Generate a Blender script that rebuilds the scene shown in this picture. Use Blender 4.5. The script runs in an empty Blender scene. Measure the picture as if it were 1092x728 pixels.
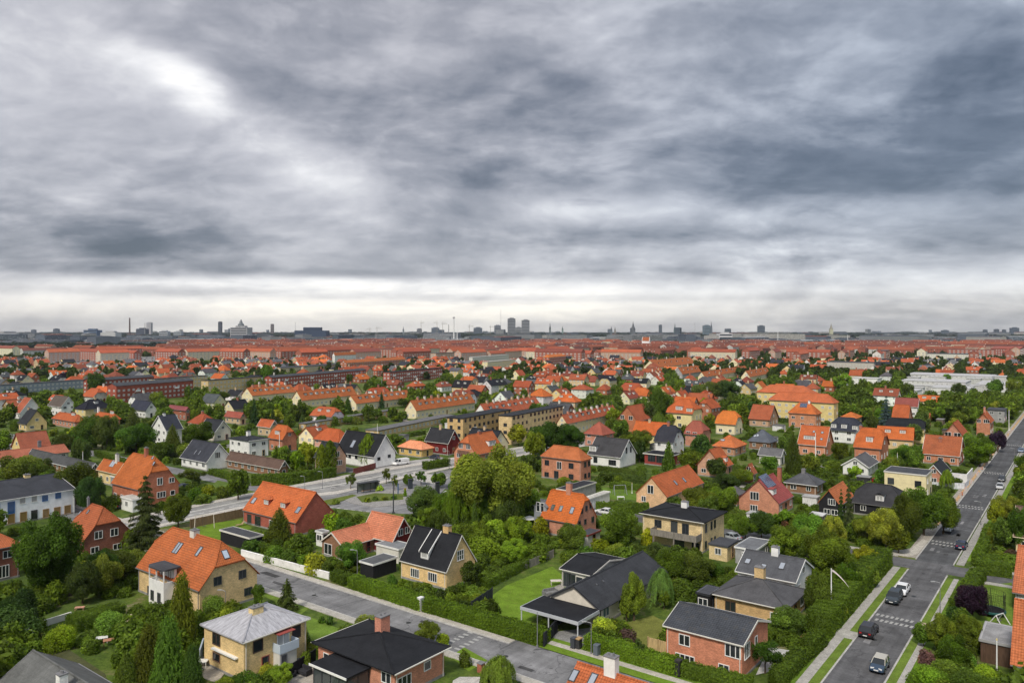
import bpy, math, random
import numpy as np
from mathutils import Matrix, Vector
random.seed(7); rng = np.random.default_rng(11)
SC = bpy.context.scene
COL = SC.collection
HC, F, HY, CX = 42.0, 811.0, 352.0, 546.0
HAZE = 0.00004
# ------------------------------------------------------------------ camera
cam = bpy.data.objects.new('camera', bpy.data.cameras.new('camera')); COL.objects.link(cam)
cam.data.sensor_width = 36; cam.data.lens = 36 * F / 1092
cam.data.shift_y = -(364 - HY) / 1092
cam.location = (0, 0, HC); cam.rotation_euler = (math.radians(90), 0, 0)
cam.data.clip_end = 60000; cam.data.clip_start = 0.5
SC.camera = cam
# ------------------------------------------------------------------ colour management
SC.view_settings.view_transform = 'Standard'; SC.view_settings.look = 'None'
SC.view_settings.gamma = 1; SC.view_settings.exposure = 0.0; SC.view_settings.use_curve_mapping = False
SC.cycles.use_denoising = True
try: SC.cycles.denoiser = 'OPENIMAGEDENOISE'
except Exception: pass
SC.cycles.max_bounces = 5; SC.cycles.diffuse_bounces = 3; SC.cycles.glossy_bounces = 2; SC.cycles.transmission_bounces = 2
SC.cycles.volume_bounces = 0; SC.cycles.transparent_max_bounces = 4
SC.cycles.use_adaptive_sampling = True; SC.cycles.adaptive_threshold = 0.02
SC.cycles.caustics_reflective = False; SC.cycles.caustics_refractive = False

class NT:
    """small helper for building shader trees"""
    def __init__(s, tree): s.t = tree; tree.nodes.clear()
    def n(s, typ, **kw):
        o = s.t.nodes.new(typ)
        for k, v in kw.items():
            if k.startswith('i_'):
                key = k[2:]; key = int(key) if key.isdigit() else key
                s.set(o.inputs[key], v)
            else: setattr(o, k, v)
        return o
    def set(s, sock, v):
        if hasattr(v, 'is_output') or isinstance(v, bpy.types.NodeSocket): s.t.links.new(v, sock)
        else: sock.default_value = v
    def m(s, op, a, b=None, c=None, clamp=False):
        o = s.t.nodes.new('ShaderNodeMath'); o.operation = op; o.use_clamp = clamp
        s.set(o.inputs[0], a)
        if b is not None: s.set(o.inputs[1], b)
        if c is not None: s.set(o.inputs[2], c)
        return o.outputs[0]
    def v(s, op, a, b=None):
        o = s.t.nodes.new('ShaderNodeVectorMath'); o.operation = op
        s.set(o.inputs[0], a)
        if b is not None: s.set(o.inputs[1], b)
        return o.outputs['Value'] if op in ('LENGTH', 'DOT_PRODUCT', 'DISTANCE') else o.outputs[0]
    def comb(s, x, y, z):
        o = s.t.nodes.new('ShaderNodeCombineXYZ')
        for i, q in enumerate((x, y, z)): s.set(o.inputs[i], q)
        return o.outputs[0]
    def mix(s, f, a, b, mode='MIX'):
        o = s.t.nodes.new('ShaderNodeMix'); o.data_type = 'RGBA'; o.blend_type = mode
        s.set(o.inputs[0], f); s.set(o.inputs[6], a); s.set(o.inputs[7], b); return o.outputs[2]
    def noise(s, vec, scale, detail=3, rough=.5, dist=0.0):
        o = s.t.nodes.new('ShaderNodeTexNoise'); s.set(o.inputs['Vector'], vec)
        o.inputs['Scale'].default_value = scale; o.inputs['Detail'].default_value = detail
        o.inputs['Roughness'].default_value = rough; o.inputs['Distortion'].default_value = dist
        return o.outputs['Fac']
    def rng(s, x, a, b, c, d, smooth=False):
        o = s.t.nodes.new('ShaderNodeMapRange'); s.set(o.inputs[0], x)
        if smooth: o.interpolation_type = 'SMOOTHSTEP'
        for i, q in enumerate((a, b, c, d)): o.inputs[i + 1].default_value = q
        return o.outputs[0]
    def ramp(s, f, stops):
        o = s.t.nodes.new('ShaderNodeValToRGB'); s.set(o.inputs[0], f); e = o.color_ramp.elements
        while len(e) < len(stops): e.new(0.5)
        for q, (p, c) in zip(e, stops): q.position = p; q.color = (*c, 1)
        return o.outputs[0]

# ------------------------------------------------------------------ world: overcast Nishita sky under broken cloud
SUN_EL, SUN_AZ = math.radians(48), math.radians(205)      # azimuth clockwise from +Y
w = bpy.data.worlds.new('World'); SC.world = w; w.use_nodes = True
T = NT(w.node_tree)
sky = T.n('ShaderNodeTexSky', sky_type='NISHITA', sun_disc=False); sky.sun_elevation = SUN_EL; sky.sun_rotation = SUN_AZ
d = T.n('ShaderNodeTexCoord').outputs['Generated']
dn = T.v('NORMALIZE', d)
sp = T.n('ShaderNodeSeparateXYZ'); T.set(sp.inputs[0], dn); dx, dy, dz = sp.outputs
zc = T.m('MAXIMUM', dz, 0.0)
den = T.m('ADD', zc, 0.17)
P0 = T.comb(T.m('DIVIDE', dx, den), T.m('DIVIDE', dy, den), 0.0)
wn = T.n('ShaderNodeTexNoise'); T.set(wn.inputs['Vector'], P0); wn.inputs['Scale'].default_value = .55; wn.inputs['Detail'].default_value = 3
P1 = T.v('ADD', P0, T.v('MULTIPLY', T.v('SUBTRACT', wn.outputs['Color'], (.5, .5, .5)), (.8, .8, 0)))
Q0 = T.v('MULTIPLY', dn, (1.0, 1.0, 2.1))
wq = T.n('ShaderNodeTexNoise'); T.set(wq.inputs['Vector'], Q0); wq.inputs['Scale'].default_value = 3.0; wq.inputs['Detail'].default_value = 4
Q1 = T.v('ADD', Q0, T.v('MULTIPLY', T.v('SUBTRACT', wq.outputs['Color'], (.5, .5, .5)), (.20, .20, .16)))
n1 = T.noise(T.v('ADD', P1, (3.1, 8.2, 0)), .62, 5, .45, .0)
n2 = T.noise(T.v('ADD', Q1, (31.1, 1.2, 4)), 4.2, 9, .56, .0)
n3 = T.noise(T.v('MULTIPLY', P1, (.8, 1.0, 1)), 3.2, 7, .58, .0)
n4 = T.noise(T.v('ADD', Q1, (1.1, 7.2, 2)), 11.0, 7, .6, .2)
def relief(sc_, amp, off, det, rgh):
    a_ = T.noise(T.v('ADD', Q1, (31.1, 1.2, 4)), sc_, det, rgh); c_ = T.noise(T.v('ADD', Q1, (31.1 + off[0], 1.2, 4 + off[1])), sc_, det, rgh)
    return T.m('MULTIPLY', T.m('SUBTRACT', a_, c_), amp)
b = T.m('ADD', T.m('MULTIPLY', T.m('SUBTRACT', n1, .5), .48), T.m('MULTIPLY', T.m('SUBTRACT', n2, .5), .72))
b = T.m('ADD', b, T.m('ADD', relief(3.4, 1.0, (.012, -.035), 8, .52), relief(8.0, .42, (.006, -.016), 7, .52)))
b = T.m('ADD', b, T.m('MULTIPLY', T.m('SUBTRACT', n3, .5), .36))
b = T.m('ADD', b, T.m('MULTIPLY', T.m('SUBTRACT', n4, .5), .10))
def pdir(px, py):
    v = Vector(((px - CX) / F, 1, (HY - py) / F)); v.normalize(); return v
def spot(px, py, sx, sy, amp, rot=0, wob=.7):
    """a brighter or darker part of the cloud deck in a fixed direction of the sky"""
    global b
    c = pdir(px, py); up = Vector((0, 0, 1)); r = c.cross(up).normalized(); q = r.cross(c)
    cr, sr = math.cos(math.radians(rot)), math.sin(math.radians(rot))
    e1 = r * cr + q * sr; e2 = q * cr - r * sr
    dd = T.v('SUBTRACT', dn, tuple(c))
    a1 = T.m('MULTIPLY', T.v('DOT_PRODUCT', dd, tuple(e1)), F / sx)
    a2 = T.m('MULTIPLY', T.v('DOT_PRODUCT', dd, tuple(e2)), F / sy)
    l = T.m('ADD', T.m('MULTIPLY', a1, a1), T.m('MULTIPLY', a2, a2))
    l = T.m('ADD', l, T.m('MULTIPLY', T.m('ADD', T.m('SUBTRACT', n2, .5), T.m('SUBTRACT', n3, .46)), 4 * wob))
    g = T.m('MULTIPLY', T.m('EXPONENT', T.m('MULTIPLY', T.m('MAXIMUM', l, 0), -1.0)), amp)
    b = T.m('ADD', b, g)
SPOTS = [(205, 92, 34, 20, .42, -24), (105, 36, 70, 22, .16, -28), (300, 160, 80, 30, .18, -24), (60, 110, 150, 60, .10, 0),
         (340, 185, 60, 20, .22, -10), (640, 222, 130, 18, .30, -4), (420, 268, 260, 12, .16, 0), (900, 228, 140, 14, .18, 0),
         (930, 160, 240, 60, -.25, 4), (1040, 60, 120, 60, -.10, 0), (780, 250, 160, 20, -.20, 0), (60, 245, 150, 26, -.26, 0),
         (140, 180, 70, 24, -.12, 0), (300, 262, 260, 14, -.20, 2), (560, 130, 190, 70, -.18, 0), (430, 30, 230, 60, -.02, 0),
         (950, 268, 170, 12, -.16, 0), (390, 322, 300, 24, .34, 0), (120, 322, 200, 18, .14, 0), (620, 326, 220, 22, .20, 0), (440, 303, 250, 9, .24, 0), (250, 300, 200, 6, .12, 0), (960, 300, 160, 12, .14, 0), (90, 70, 150, 60, .12, -20), (560, 30, 200, 40, .06, 0), (200, 312, 260, 5, -.16, 0), (640, 318, 220, 5, -.20, 0), (860, 300, 200, 8, -.12, 0), (1000, 326, 220, 20, -.20, 0), (60, 335, 120, 10, -.10, 0), (500, 346, 600, 3, -.06, 0), (330, 290, 160, 5, -.14, 0),
         (960, 315, 240, 20, .16, 0), (700, 290, 220, 8, -.14, 0), (90, 290, 120, 9, -.12, 0), (0, 20, 90, 40, -.06, 0), (450, 75, 60, 30, .10, 0)]
for s_ in SPOTS: spot(*s_)
hz = T.rng(dz, 0.0, .085, .14, 0.0, True)
b = T.m('ADD', b, hz)
b = T.m('ADD', b, T.rng(dz, .42, .95, 0.0, .12, True))         # an overcast sky is brightest overhead
fac = T.m('ADD', b, .50, clamp=True)
cl = T.ramp(fac, [(0.0, (.085, .100, .130)), (.22, (.165, .178, .215)), (.42, (.305, .312, .350)), (.60, (.49, .49, .525)), (.80, (.76, .755, .77)), (1.0, (1.0, .98, .95))])
zen = T.rng(dz, .40, .85, .90, .98, True)
cl = T.mix(1.0, cl, T.comb(zen, zen, zen), 'MULTIPLY')
cool = T.rng(dx, -.15, .6, 0.0, .75, True); cl = T.mix(T.m('MULTIPLY', cool, T.rng(dz, .03, .2, .2, 1.0, True)), cl, T.mix(1.0, cl, (.80, .93, 1.04, 1), 'MULTIPLY'))
warm = T.rng(dz, 0, .07, .62, 0.0, True)
cl = T.mix(warm, cl, T.mix(1.0, cl, (1.10, 1.02, .86, 1), 'MULTIPLY'))
bg1 = T.n('ShaderNodeBackground', i_Color=sky.outputs[0], i_Strength=0.08)
bg2 = T.n('ShaderNodeBackground', i_Color=cl, i_Strength=.64)
mx = T.n('ShaderNodeMixShader'); mx.inputs[0].default_value = .93
T.t.links.new(bg1.outputs[0], mx.inputs[1]); T.t.links.new(bg2.outputs[0], mx.inputs[2])
out = T.n('ShaderNodeOutputWorld'); T.t.links.new(mx.outputs[0], out.inputs[0])
w.cycles.sampling_method = 'AUTOMATIC'
# ------------------------------------------------------------------ sun behind the cloud, soft
sl = bpy.data.lights.new('sun', 'SUN'); sl.energy = 1.5; sl.angle = math.radians(10); sl.color = (1, .93, .82)
so = bpy.data.objects.new('sun', sl); COL.objects.link(so)
sd = Vector((math.sin(SUN_AZ) * math.cos(SUN_EL), math.cos(SUN_AZ) * math.cos(SUN_EL), math.sin(SUN_EL)))
so.rotation_euler = sd.to_track_quat('Z', 'Y').to_euler()
SC.view_settings.exposure = 1.08

# ------------------------------------------------------------------ geometry of the view
AU = math.radians(37.26)
U = Vector((math.sin(AU), math.cos(AU))); V = Vector((-math.cos(AU), math.sin(AU)))
def P(px, py, z=0.0):
    D = (HC - z) * F / (py - HY); return Vector(((px - CX) * D / F, D))
def ST(s, t): return U * s + V * t
def pix(x, y, z=0.0): return (CX + F * x / y, HY + F * (HC - z) / y)

# ------------------------------------------------------------------ materials
MATS = {}
def principled(T, col, rough=.7, spec=.3, bump=None, metallic=0.0):
    p = T.n('ShaderNodeBsdfPrincipled'); T.set(p.inputs['Base Color'], col); T.set(p.inputs['Roughness'], rough)
    p.inputs['Specular IOR Level'].default_value = spec; p.inputs['Metallic'].default_value = metallic
    if bump is not None:
        bb = T.n('ShaderNodeBump'); bb.inputs['Strength'].default_value = bump[1]; bb.inputs['Distance'].default_value = .03
        T.set(bb.inputs['Height'], bump[0]); T.t.links.new(bb.outputs[0], p.inputs['Normal'])
    o = T.n('ShaderNodeOutputMaterial'); T.t.links.new(p.outputs[0], o.inputs[0]); return p
def newmat(name):
    m = bpy.data.materials.new(name); m.use_nodes = True; MATS[name] = m; return m, NT(m.node_tree)
def oc(T): return T.n('ShaderNodeObjectInfo')
def grey(T, f): return T.comb(f, f, f)
# painted / plain, colour from the object
def plainmat(name, rough, spec, lo=.8, hi=1.15, sc=.6, metallic=0):
    m, T = newmat(name); tc = T.n('ShaderNodeTexCoord').outputs['Object']; i = oc(T)
    n = T.rng(T.noise(tc, sc, 5, .6), .3, .7, lo, hi)
    principled(T, T.mix(1, i.outputs['Color'], grey(T, n), 'MULTIPLY'), rough, spec, None, metallic); return m
plainmat('paint', .5, .4, .93, 1.04); plainmat('render_wall', .85, .2, .84, 1.08, .9); plainmat('metal', .35, .5, .9, 1.05, .5, .6)
plainmat('rough', .9, .1, .72, 1.2, 1.4)
# wood planks
m, T = newmat('wood'); tc = T.n('ShaderNodeTexCoord').outputs['Object']; i = oc(T)
n = T.noise(T.v('MULTIPLY', tc, (3, 3, .5)), 2.0, 4, .6)
principled(T, T.mix(1, i.outputs['Color'], grey(T, T.rng(n, .3, .7, .65, 1.25)), 'MULTIPLY'), .8, .2)
# brick
m, T = newmat('brick'); uv = T.n('ShaderNodeUVMap').outputs[0]; i = oc(T)
bt = T.n('ShaderNodeTexBrick'); T.set(bt.inputs['Vector'], uv); bt.inputs['Scale'].default_value = 4.2
bt.inputs['Mortar Size'].default_value = .018; bt.inputs['Row Height'].default_value = .30; bt.inputs['Brick Width'].default_value = .95
bt.inputs['Color1'].default_value = (.78, .78, .78, 1); bt.inputs['Color2'].default_value = (1.22, 1.2, 1.18, 1); bt.inputs['Mortar'].default_value = (1.0, 1.0, 1.0, 1)
c = T.mix(1, i.outputs['Color'], bt.outputs[0], 'MULTIPLY')
c = T.mix(1, c, grey(T, T.rng(T.noise(uv, .7, 5, .65), .3, .7, .78, 1.2)), 'MULTIPLY')
principled(T, c, .9, .15, (bt.outputs[1], .2))
# clay tiles: courses down the slope, ribs across, weathering patches
m, T = newmat('roof_tile'); uv = T.n('ShaderNodeUVMap').outputs[0]; i = oc(T)
s = T.n('ShaderNodeSeparateXYZ'); T.set(s.inputs[0], uv)
row = T.m('FRACT', T.m('MULTIPLY', s.outputs[1], 1 / .36)); rib = T.m('ABSOLUTE', T.m('SINE', T.m('MULTIPLY', s.outputs[0], math.pi / .30)))
uvr = T.v('ADD', uv, T.comb(T.m('MULTIPLY', i.outputs['Random'], 90), 0.0, 0.0))
pn = T.noise(uvr, .35, 6, .7, .4); fn = T.noise(T.v('MULTIPLY', uvr, (3.3, 2.8, 1)), 1.0, 2, .7)
f1 = T.m('MULTIPLY', T.rng(pn, .3, .72, .74, 1.18), T.rng(fn, .25, .75, .72, 1.24))
f1 = T.m('MULTIPLY', f1, T.rng(row, 0, .35, .52, 1.06)); f1 = T.m('MULTIPLY', f1, T.rng(rib, 0, 1, .78, 1.08))
c = T.mix(1, i.outputs['Color'], grey(T, f1), 'MULTIPLY')
mo = T.rng(T.noise(uvr, .9, 6, .75), .54, .78, 0, .70)
c = T.mix(mo, c, (.10, .085, .06, 1))
principled(T, c, .8, .10, (T.m('ADD', row, rib), .35))
# felt / slate sheets
m, T = newmat('felt'); uv = T.n('ShaderNodeUVMap').outputs[0]; i = oc(T); s = T.n('ShaderNodeSeparateXYZ'); T.set(s.inputs[0], uv)
uvr = T.v('ADD', uv, T.comb(T.m('MULTIPLY', i.outputs['Random'], 70), 0.0, 0.0))
seam = T.m('FRACT', T.m('MULTIPLY', s.outputs[0], 1.0)); row = T.m('FRACT', T.m('MULTIPLY', s.outputs[1], 1 / .45))
f = T.m('MULTIPLY', T.rng(T.noise(uvr, .45, 6, .7, .5), .3, .7, .72, 1.32), T.rng(seam, 0, .06, .78, 1.0))
f = T.m('MULTIPLY', f, T.rng(row, 0, .2, .88, 1.0)); f = T.m('MULTIPLY', f, T.rng(T.noise(uvr, 4, 3, .7), .3, .7, .85, 1.15))
principled(T, T.mix(1, i.outputs['Color'], grey(T, T.m('MULTIPLY', f, .62)), 'MULTIPLY'), .75, .10)
# weathered pale slate with dark seams and lichen
m, T = newmat('old_slate'); uv = T.n('ShaderNodeUVMap').outputs[0]; i = oc(T); s = T.n('ShaderNodeSeparateXYZ'); T.set(s.inputs[0], uv)
se = T.m('FRACT', T.m('MULTIPLY', s.outputs[0], 1 / .7)); st = T.noise(T.v('MULTIPLY', uv, (2.5, .5, 1)), 1.2, 6, .75)
f = T.m('MULTIPLY', T.rng(st, .3, .7, .5, 1.55), T.rng(se, 0, .1, .7, 1.0))
c = T.mix(1, i.outputs['Color'], grey(T, f), 'MULTIPLY')
c = T.mix(T.rng(T.noise(uv, 2.2, 5, .8), .60, .70, 0, .7), c, (.55, .55, .52, 1))
principled(T, c, .8, .3)
# window glass seen from outside
m, T = newmat('glass'); i = oc(T); principled(T, T.mix(.5, i.outputs['Color'], (.02, .026, .03, 1)), .06, .6)
m, T = newmat('lit_glass'); principled(T, (.62, .66, .70, 1), .08, .7, None, .85)
m, T = newmat('solar_panel'); tc = T.n('ShaderNodeTexCoord').outputs['Object']; bt = T.n('ShaderNodeTexBrick'); T.set(bt.inputs['Vector'], tc)
bt.offset = 0; bt.inputs['Scale'].default_value = 2; bt.inputs['Mortar Size'].default_value = .03
bt.inputs['Color1'].default_value = (.015, .03, .09, 1); bt.inputs['Color2'].default_value = (.02, .04, .11, 1); bt.inputs['Mortar'].default_value = (.2, .22, .26, 1)
principled(T, bt.outputs[0], .15, .6)
# foliage: colour from the object, variation per leaf clump
m, T = newmat('leaves'); i = oc(T); a = T.n('ShaderNodeAttribute', attribute_name='var'); a2 = T.n('ShaderNodeAttribute', attribute_name='hue')
c = T.mix(1, i.outputs['Color'], grey(T, a.outputs['Fac']), 'MULTIPLY')
c = T.mix(T.rng(a2.outputs['Fac'], 0, 1, 0, .5), c, T.mix(1, c, (1.7, 1.35, .6, 1), 'MULTIPLY'))
c = T.mix(1, c, grey(T, T.rng(i.outputs['Random'], 0, 1, .82, 1.22)), 'MULTIPLY')
p = T.n('ShaderNodeBsdfPrincipled'); T.set(p.inputs['Base Color'], c); p.inputs['Roughness'].default_value = .6; p.inputs['Specular IOR Level'].default_value = .10
tr = T.n('ShaderNodeBsdfTranslucent'); T.set(tr.inputs[0], T.mix(1, c, (1.5, 1.6, .7, 1), 'MULTIPLY'))
ms = T.n('ShaderNodeMixShader'); ms.inputs[0].default_value = .34
T.t.links.new(p.outputs[0], ms.inputs[1]); T.t.links.new(tr.outputs[0], ms.inputs[2])
o = T.n('ShaderNodeOutputMaterial'); T.t.links.new(ms.outputs[0], o.inputs[0])
m, T = newmat('bark'); tc = T.n('ShaderNodeTexCoord').outputs['Object']; i = oc(T)
principled(T, T.mix(1, i.outputs['Color'], grey(T, T.rng(T.noise(T.v('MULTIPLY', tc, (6, 6, 1)), 3, 4), .3, .7, .6, 1.3)), 'MULTIPLY'), .95, .1)
# merged far things: colour per face
m, T = newmat('face_colour'); a = T.n('ShaderNodeAttribute', attribute_name='fc'); tc = T.n('ShaderNodeTexCoord').outputs['Object']
n_ = T.noise(tc, .35, 4, .7)
principled(T, T.mix(1, a.outputs['Color'], grey(T, T.rng(n_, .3, .7, .75, 1.25)), 'MULTIPLY'), .85, .2)
# ground
def worldpos(T): return T.n('ShaderNodeNewGeometry').outputs['Position']
m, T = newmat('ground'); q = worldpos(T)
a = T.noise(q, .045, 6, .65); bb = T.noise(q, .35, 5, .7); c3 = T.noise(q, 2.5, 4, .7)
c = T.ramp(T.m('ADD', T.m('MULTIPLY', a, .5), T.m('MULTIPLY', bb, .5)), [(.38, (.035, .058, .014)), (.46, (.06, .095, .018)), (.52, (.09, .135, .022)), (.57, (.14, .14, .055)), (.64, (.22, .20, .15))])
c = T.mix(1, c, grey(T, T.rng(c3, .3, .7, .65, 1.35)), 'MULTIPLY'); principled(T, c, .95, .1, (c3, .6))
m, T = newmat('lawn'); q = worldpos(T); i = oc(T)
n = T.m('MULTIPLY', T.rng(T.noise(q, .4, 5, .7), .3, .7, .72, 1.3), T.rng(T.noise(q, 6, 3, .8), .3, .7, .7, 1.3))
c = T.mix(1, i.outputs['Color'], grey(T, n), 'MULTIPLY'); c = T.mix(T.rng(T.noise(q, .9, 6, .75, .5), .52, .72, 0, .40), c, (.17, .165, .05, 1))
principled(T, c, .95, .05)
m, T = newmat('asphalt'); q = worldpos(T); i = oc(T)
n = T.m('MULTIPLY', T.rng(T.noise(q, .16, 6, .65, .6), .3, .7, .72, 1.38), T.rng(T.noise(q, 3, 4, .8), .3, .7, .85, 1.15))
c = T.mix(1, i.outputs['Color'], grey(T, n), 'MULTIPLY')
vo = T.n('ShaderNodeTexVoronoi', feature='DISTANCE_TO_EDGE'); T.set(vo.inputs['Vector'], T.v('ADD', q, T.v('MULTIPLY', grey(T, T.noise(q, .6, 4)), (5, 5, 0)))); vo.inputs['Scale'].default_value = .11
c = T.mix(T.rng(vo.outputs['Distance'], 0.0, .016, .55, 0), c, (.03, .03, .032, 1))
c = T.mix(T.rng(T.noise(q, .28, 3, .6, 1.5), .66, .69, 0, .6), c, (.045, .045, .048, 1))
so_ = T.v('DOT_PRODUCT', q, (U.x, U.y, 0)); to_ = T.v('DOT_PRODUCT', q, (V.x, V.y, 0))
w1 = T.noise(T.comb(T.m('MULTIPLY', so_, .03), T.m('MULTIPLY', to_, .9), 0.0), 1.0, 4, .6); w2 = T.noise(T.comb(T.m('MULTIPLY', so_, .9), T.m('MULTIPLY', to_, .03), 3.0), 1.0, 4, .6)
c = T.mix(1, c, grey(T, T.m('MULTIPLY', T.rng(w1, .3, .7, .82, 1.18), T.rng(w2, .3, .7, .86, 1.14))), 'MULTIPLY')
principled(T, c, .9, .1)
m, T = newmat('paving'); q = worldpos(T); i = oc(T)
bt = T.n('ShaderNodeTexBrick'); T.set(bt.inputs['Vector'], T.n('ShaderNodeUVMap').outputs[0]); bt.inputs['Scale'].default_value = 1.6; bt.inputs['Mortar Size'].default_value = .02; bt.offset = 0
bt.inputs['Color1'].default_value = (.9, .9, .9, 1); bt.inputs['Color2'].default_value = (1.1, 1.1, 1.1, 1); bt.inputs['Mortar'].default_value = (.6, .6, .58, 1)
c = T.mix(1, i.outputs['Color'], bt.outputs[0], 'MULTIPLY')
c = T.mix(1, c, grey(T, T.rng(T.noise(q, .9, 5, .7), .3, .7, .75, 1.2)), 'MULTIPLY'); principled(T, c, .9, .15)
m, T = newmat('road_paint'); q = worldpos(T); i = oc(T)
c = T.mix(T.rng(T.noise(q, 3, 5, .8), .52, .62, 0, .6), i.outputs['Color'], (.12, .12, .12, 1)); principled(T, c, .7, .2)

# ------------------------------------------------------------------ mesh helpers
class MB:
    def __init__(s): s.v = []; s.f = []; s.uv = []; s.mi = []
    def face(s, pts, uv=None, mi=0):
        n = len(s.v); s.v += [tuple(p) for p in pts]; s.f.append(tuple(range(n, n + len(pts))))
        if uv is None:
            a, b_, c = Vector(pts[0]), Vector(pts[1]), Vector(pts[-1])
            e = (b_ - a); e = e.normalized() if e.length > 1e-6 else Vector((1, 0, 0)); nn = e.cross(c - a)
            g = nn.normalized().cross(e) if nn.length > 1e-9 else Vector((0, 1, 0))
            uv = [((Vector(q) - a).dot(e), (Vector(q) - a).dot(g)) for q in pts]
        s.uv += uv; s.mi.append(mi)
    def box(s, x0, x1, y0, y1, z0, z1, mi=0, bottom=True):
        F_ = [((x0, y0, z0), (x1, y0, z0), (x1, y0, z1), (x0, y0, z1)), ((x1, y1, z0), (x0, y1, z0), (x0, y1, z1), (x1, y1, z1)),
              ((x0, y1, z0), (x0, y0, z0), (x0, y0, z1), (x0, y1, z1)), ((x1, y0, z0), (x1, y1, z0), (x1, y1, z1), (x1, y0, z1)),
              ((x0, y0, z1), (x1, y0, z1), (x1, y1, z1), (x0, y1, z1))]
        if bottom: F_.append(((x0, y1, z0), (x1, y1, z0), (x1, y0, z0), (x0, y0, z0)))
        for q in F_: s.face(q, None, mi)
    def cyl(s, c, r0, r1, z0, z1, n=10, mi=0, cap=True):
        a = [(math.cos(2 * math.pi * i / n), math.sin(2 * math.pi * i / n)) for i in range(n)]
        for i in range(n):
            p, q = a[i], a[(i + 1) % n]
            s.face(((c[0] + p[0] * r0, c[1] + p[1] * r0, z0), (c[0] + q[0] * r0, c[1] + q[1] * r0, z0), (c[0] + q[0] * r1, c[1] + q[1] * r1, z1), (c[0] + p[0] * r1, c[1] + p[1] * r1, z1)), None, mi)
        if cap and r1 > .001: s.face([(c[0] + p[0] * r1, c[1] + p[1] * r1, z1) for p in a], None, mi)
    def bar(s, p, q, r=.03, n=6, mi=0, r2=None):
        p, q = Vector(p), Vector(q); d_ = (q - p)
        if d_.length < 1e-6: return
        r2 = r if r2 is None else r2
        d_.normalize(); e = d_.orthogonal().normalized(); g = d_.cross(e)
        R = [(e * math.cos(2 * math.pi * i / n) + g * math.sin(2 * math.pi * i / n)) for i in range(n)]
        for i in range(n):
            a_, b_ = R[i], R[(i + 1) % n]; s.face((p + a_ * r, p + b_ * r, q + b_ * r2, q + a_ * r2), None, mi)
        s.face([q + a_ * r2 for a_ in R], None, mi)
    def prism(s, pts, z0, z1, mi=0):
        n = len(pts)
        for i in range(n):
            a_, b_ = pts[i], pts[(i + 1) % n]; s.face(((*a_, z0), (*b_, z0), (*b_, z1), (*a_, z1)), None, mi)
        s.face([(*p, z1) for p in pts], None, mi)
    def mesh(s, name, mats):
        me = bpy.data.meshes.new(name); me.from_pydata(s.v, [], s.f)
        ul = me.uv_layers.new(name='UVMap'); ul.data.foreach_set('uv', [c for q in s.uv for c in q])
        for m_ in (mats if isinstance(mats, (list, tuple)) else [mats]): me.materials.append(MATS[m_])
        me.polygons.foreach_set('material_index', s.mi); me.update(); return me
def link(name, data, parent=None, mw=None, col=None, ppi=None):
    o = bpy.data.objects.new(name, data); COL.objects.link(o)
    if mw is None: mw = Matrix.Identity(4)
    if parent is not None:
        o.parent = parent; o.matrix_parent_inverse = WM[parent.name].inverted()
    o.matrix_basis = mw; WM[o.name] = mw.copy()
    if col is not None: o.color = (*col[:3], 1)
    return o
WM = {}
def frame(x, y, z=0, rz=0, s=None):
    m_ = Matrix.Translation((x, y, z)) @ Matrix.Rotation(rz, 4, 'Z')
    if s is not None: m_ = m_ @ Matrix.Diagonal((*s, 1))
    return m_
def thing(name, label, cat, mw, group=None, data=None, col=None, kind=None):
    o = link(name, data, None, mw, col); o['label'] = label; o['category'] = cat
    if group: o['group'] = group
    if kind: o['kind'] = kind
    return o
def structure(name, mb, mat, col=(1, 1, 1), kind='structure', mw=None):
    o = link(name, mb.mesh(name, mat) if isinstance(mb, MB) else mb, None, mw, col); o['kind'] = kind; return o
LM = []          # landmarks (short phrase, px, py)
AUTO = []        # things still to be labelled: (object, kind phrase, px, py)
FOOT = []        # footprints of buildings (cx, cy, ux, uy, half length, half width)
SCR = []         # screen boxes of built houses (x0, x1, ytop, ybot, D)
# ------------------------------------------------------------------ colours (linear base colours)
C = dict(orange=(.43, .135, .048), bright=(.55, .165, .045), red_orange=(.37, .112, .045), brown_orange=(.32, .09, .05), salmon=(.60, .21, .12), wine=(.30, .07, .06), brown=(.20, .10, .075),
         black=(.030, .032, .038), dark=(.048, .052, .062), slate=(.10, .105, .12), grey=(.20, .20, .21), lgrey=(.36, .36, .37), pale=(.55, .55, .55), white=(.80, .80, .78), offwhite=(.68, .66, .60),
         cream=(.80, .70, .47), yellow=(.74, .58, .30), tan=(.54, .41, .26), ybrick=(.60, .43, .22), red=(.37, .14, .09), pinkred=(.52, .25, .17), brickr=(.30, .10, .065), brownbrick=(.27, .15, .09),
         winewall=(.16, .02, .02), blackwall=(.02, .02, .023), greywall=(.33, .33, .33), blue=(.03, .13, .36), wood=(.42, .27, .13), greywood=(.24, .22, .19), zinc=(.30, .32, .35), darkwood=(.10, .06, .04))
def cc(x, j=0.0):
    c = C[x] if isinstance(x, str) else x
    if j: k = 1 + random.uniform(-j, j); c = tuple(min(.95, q * k * (1 + random.uniform(-j, j) * .4)) for q in c)
    return c
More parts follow.
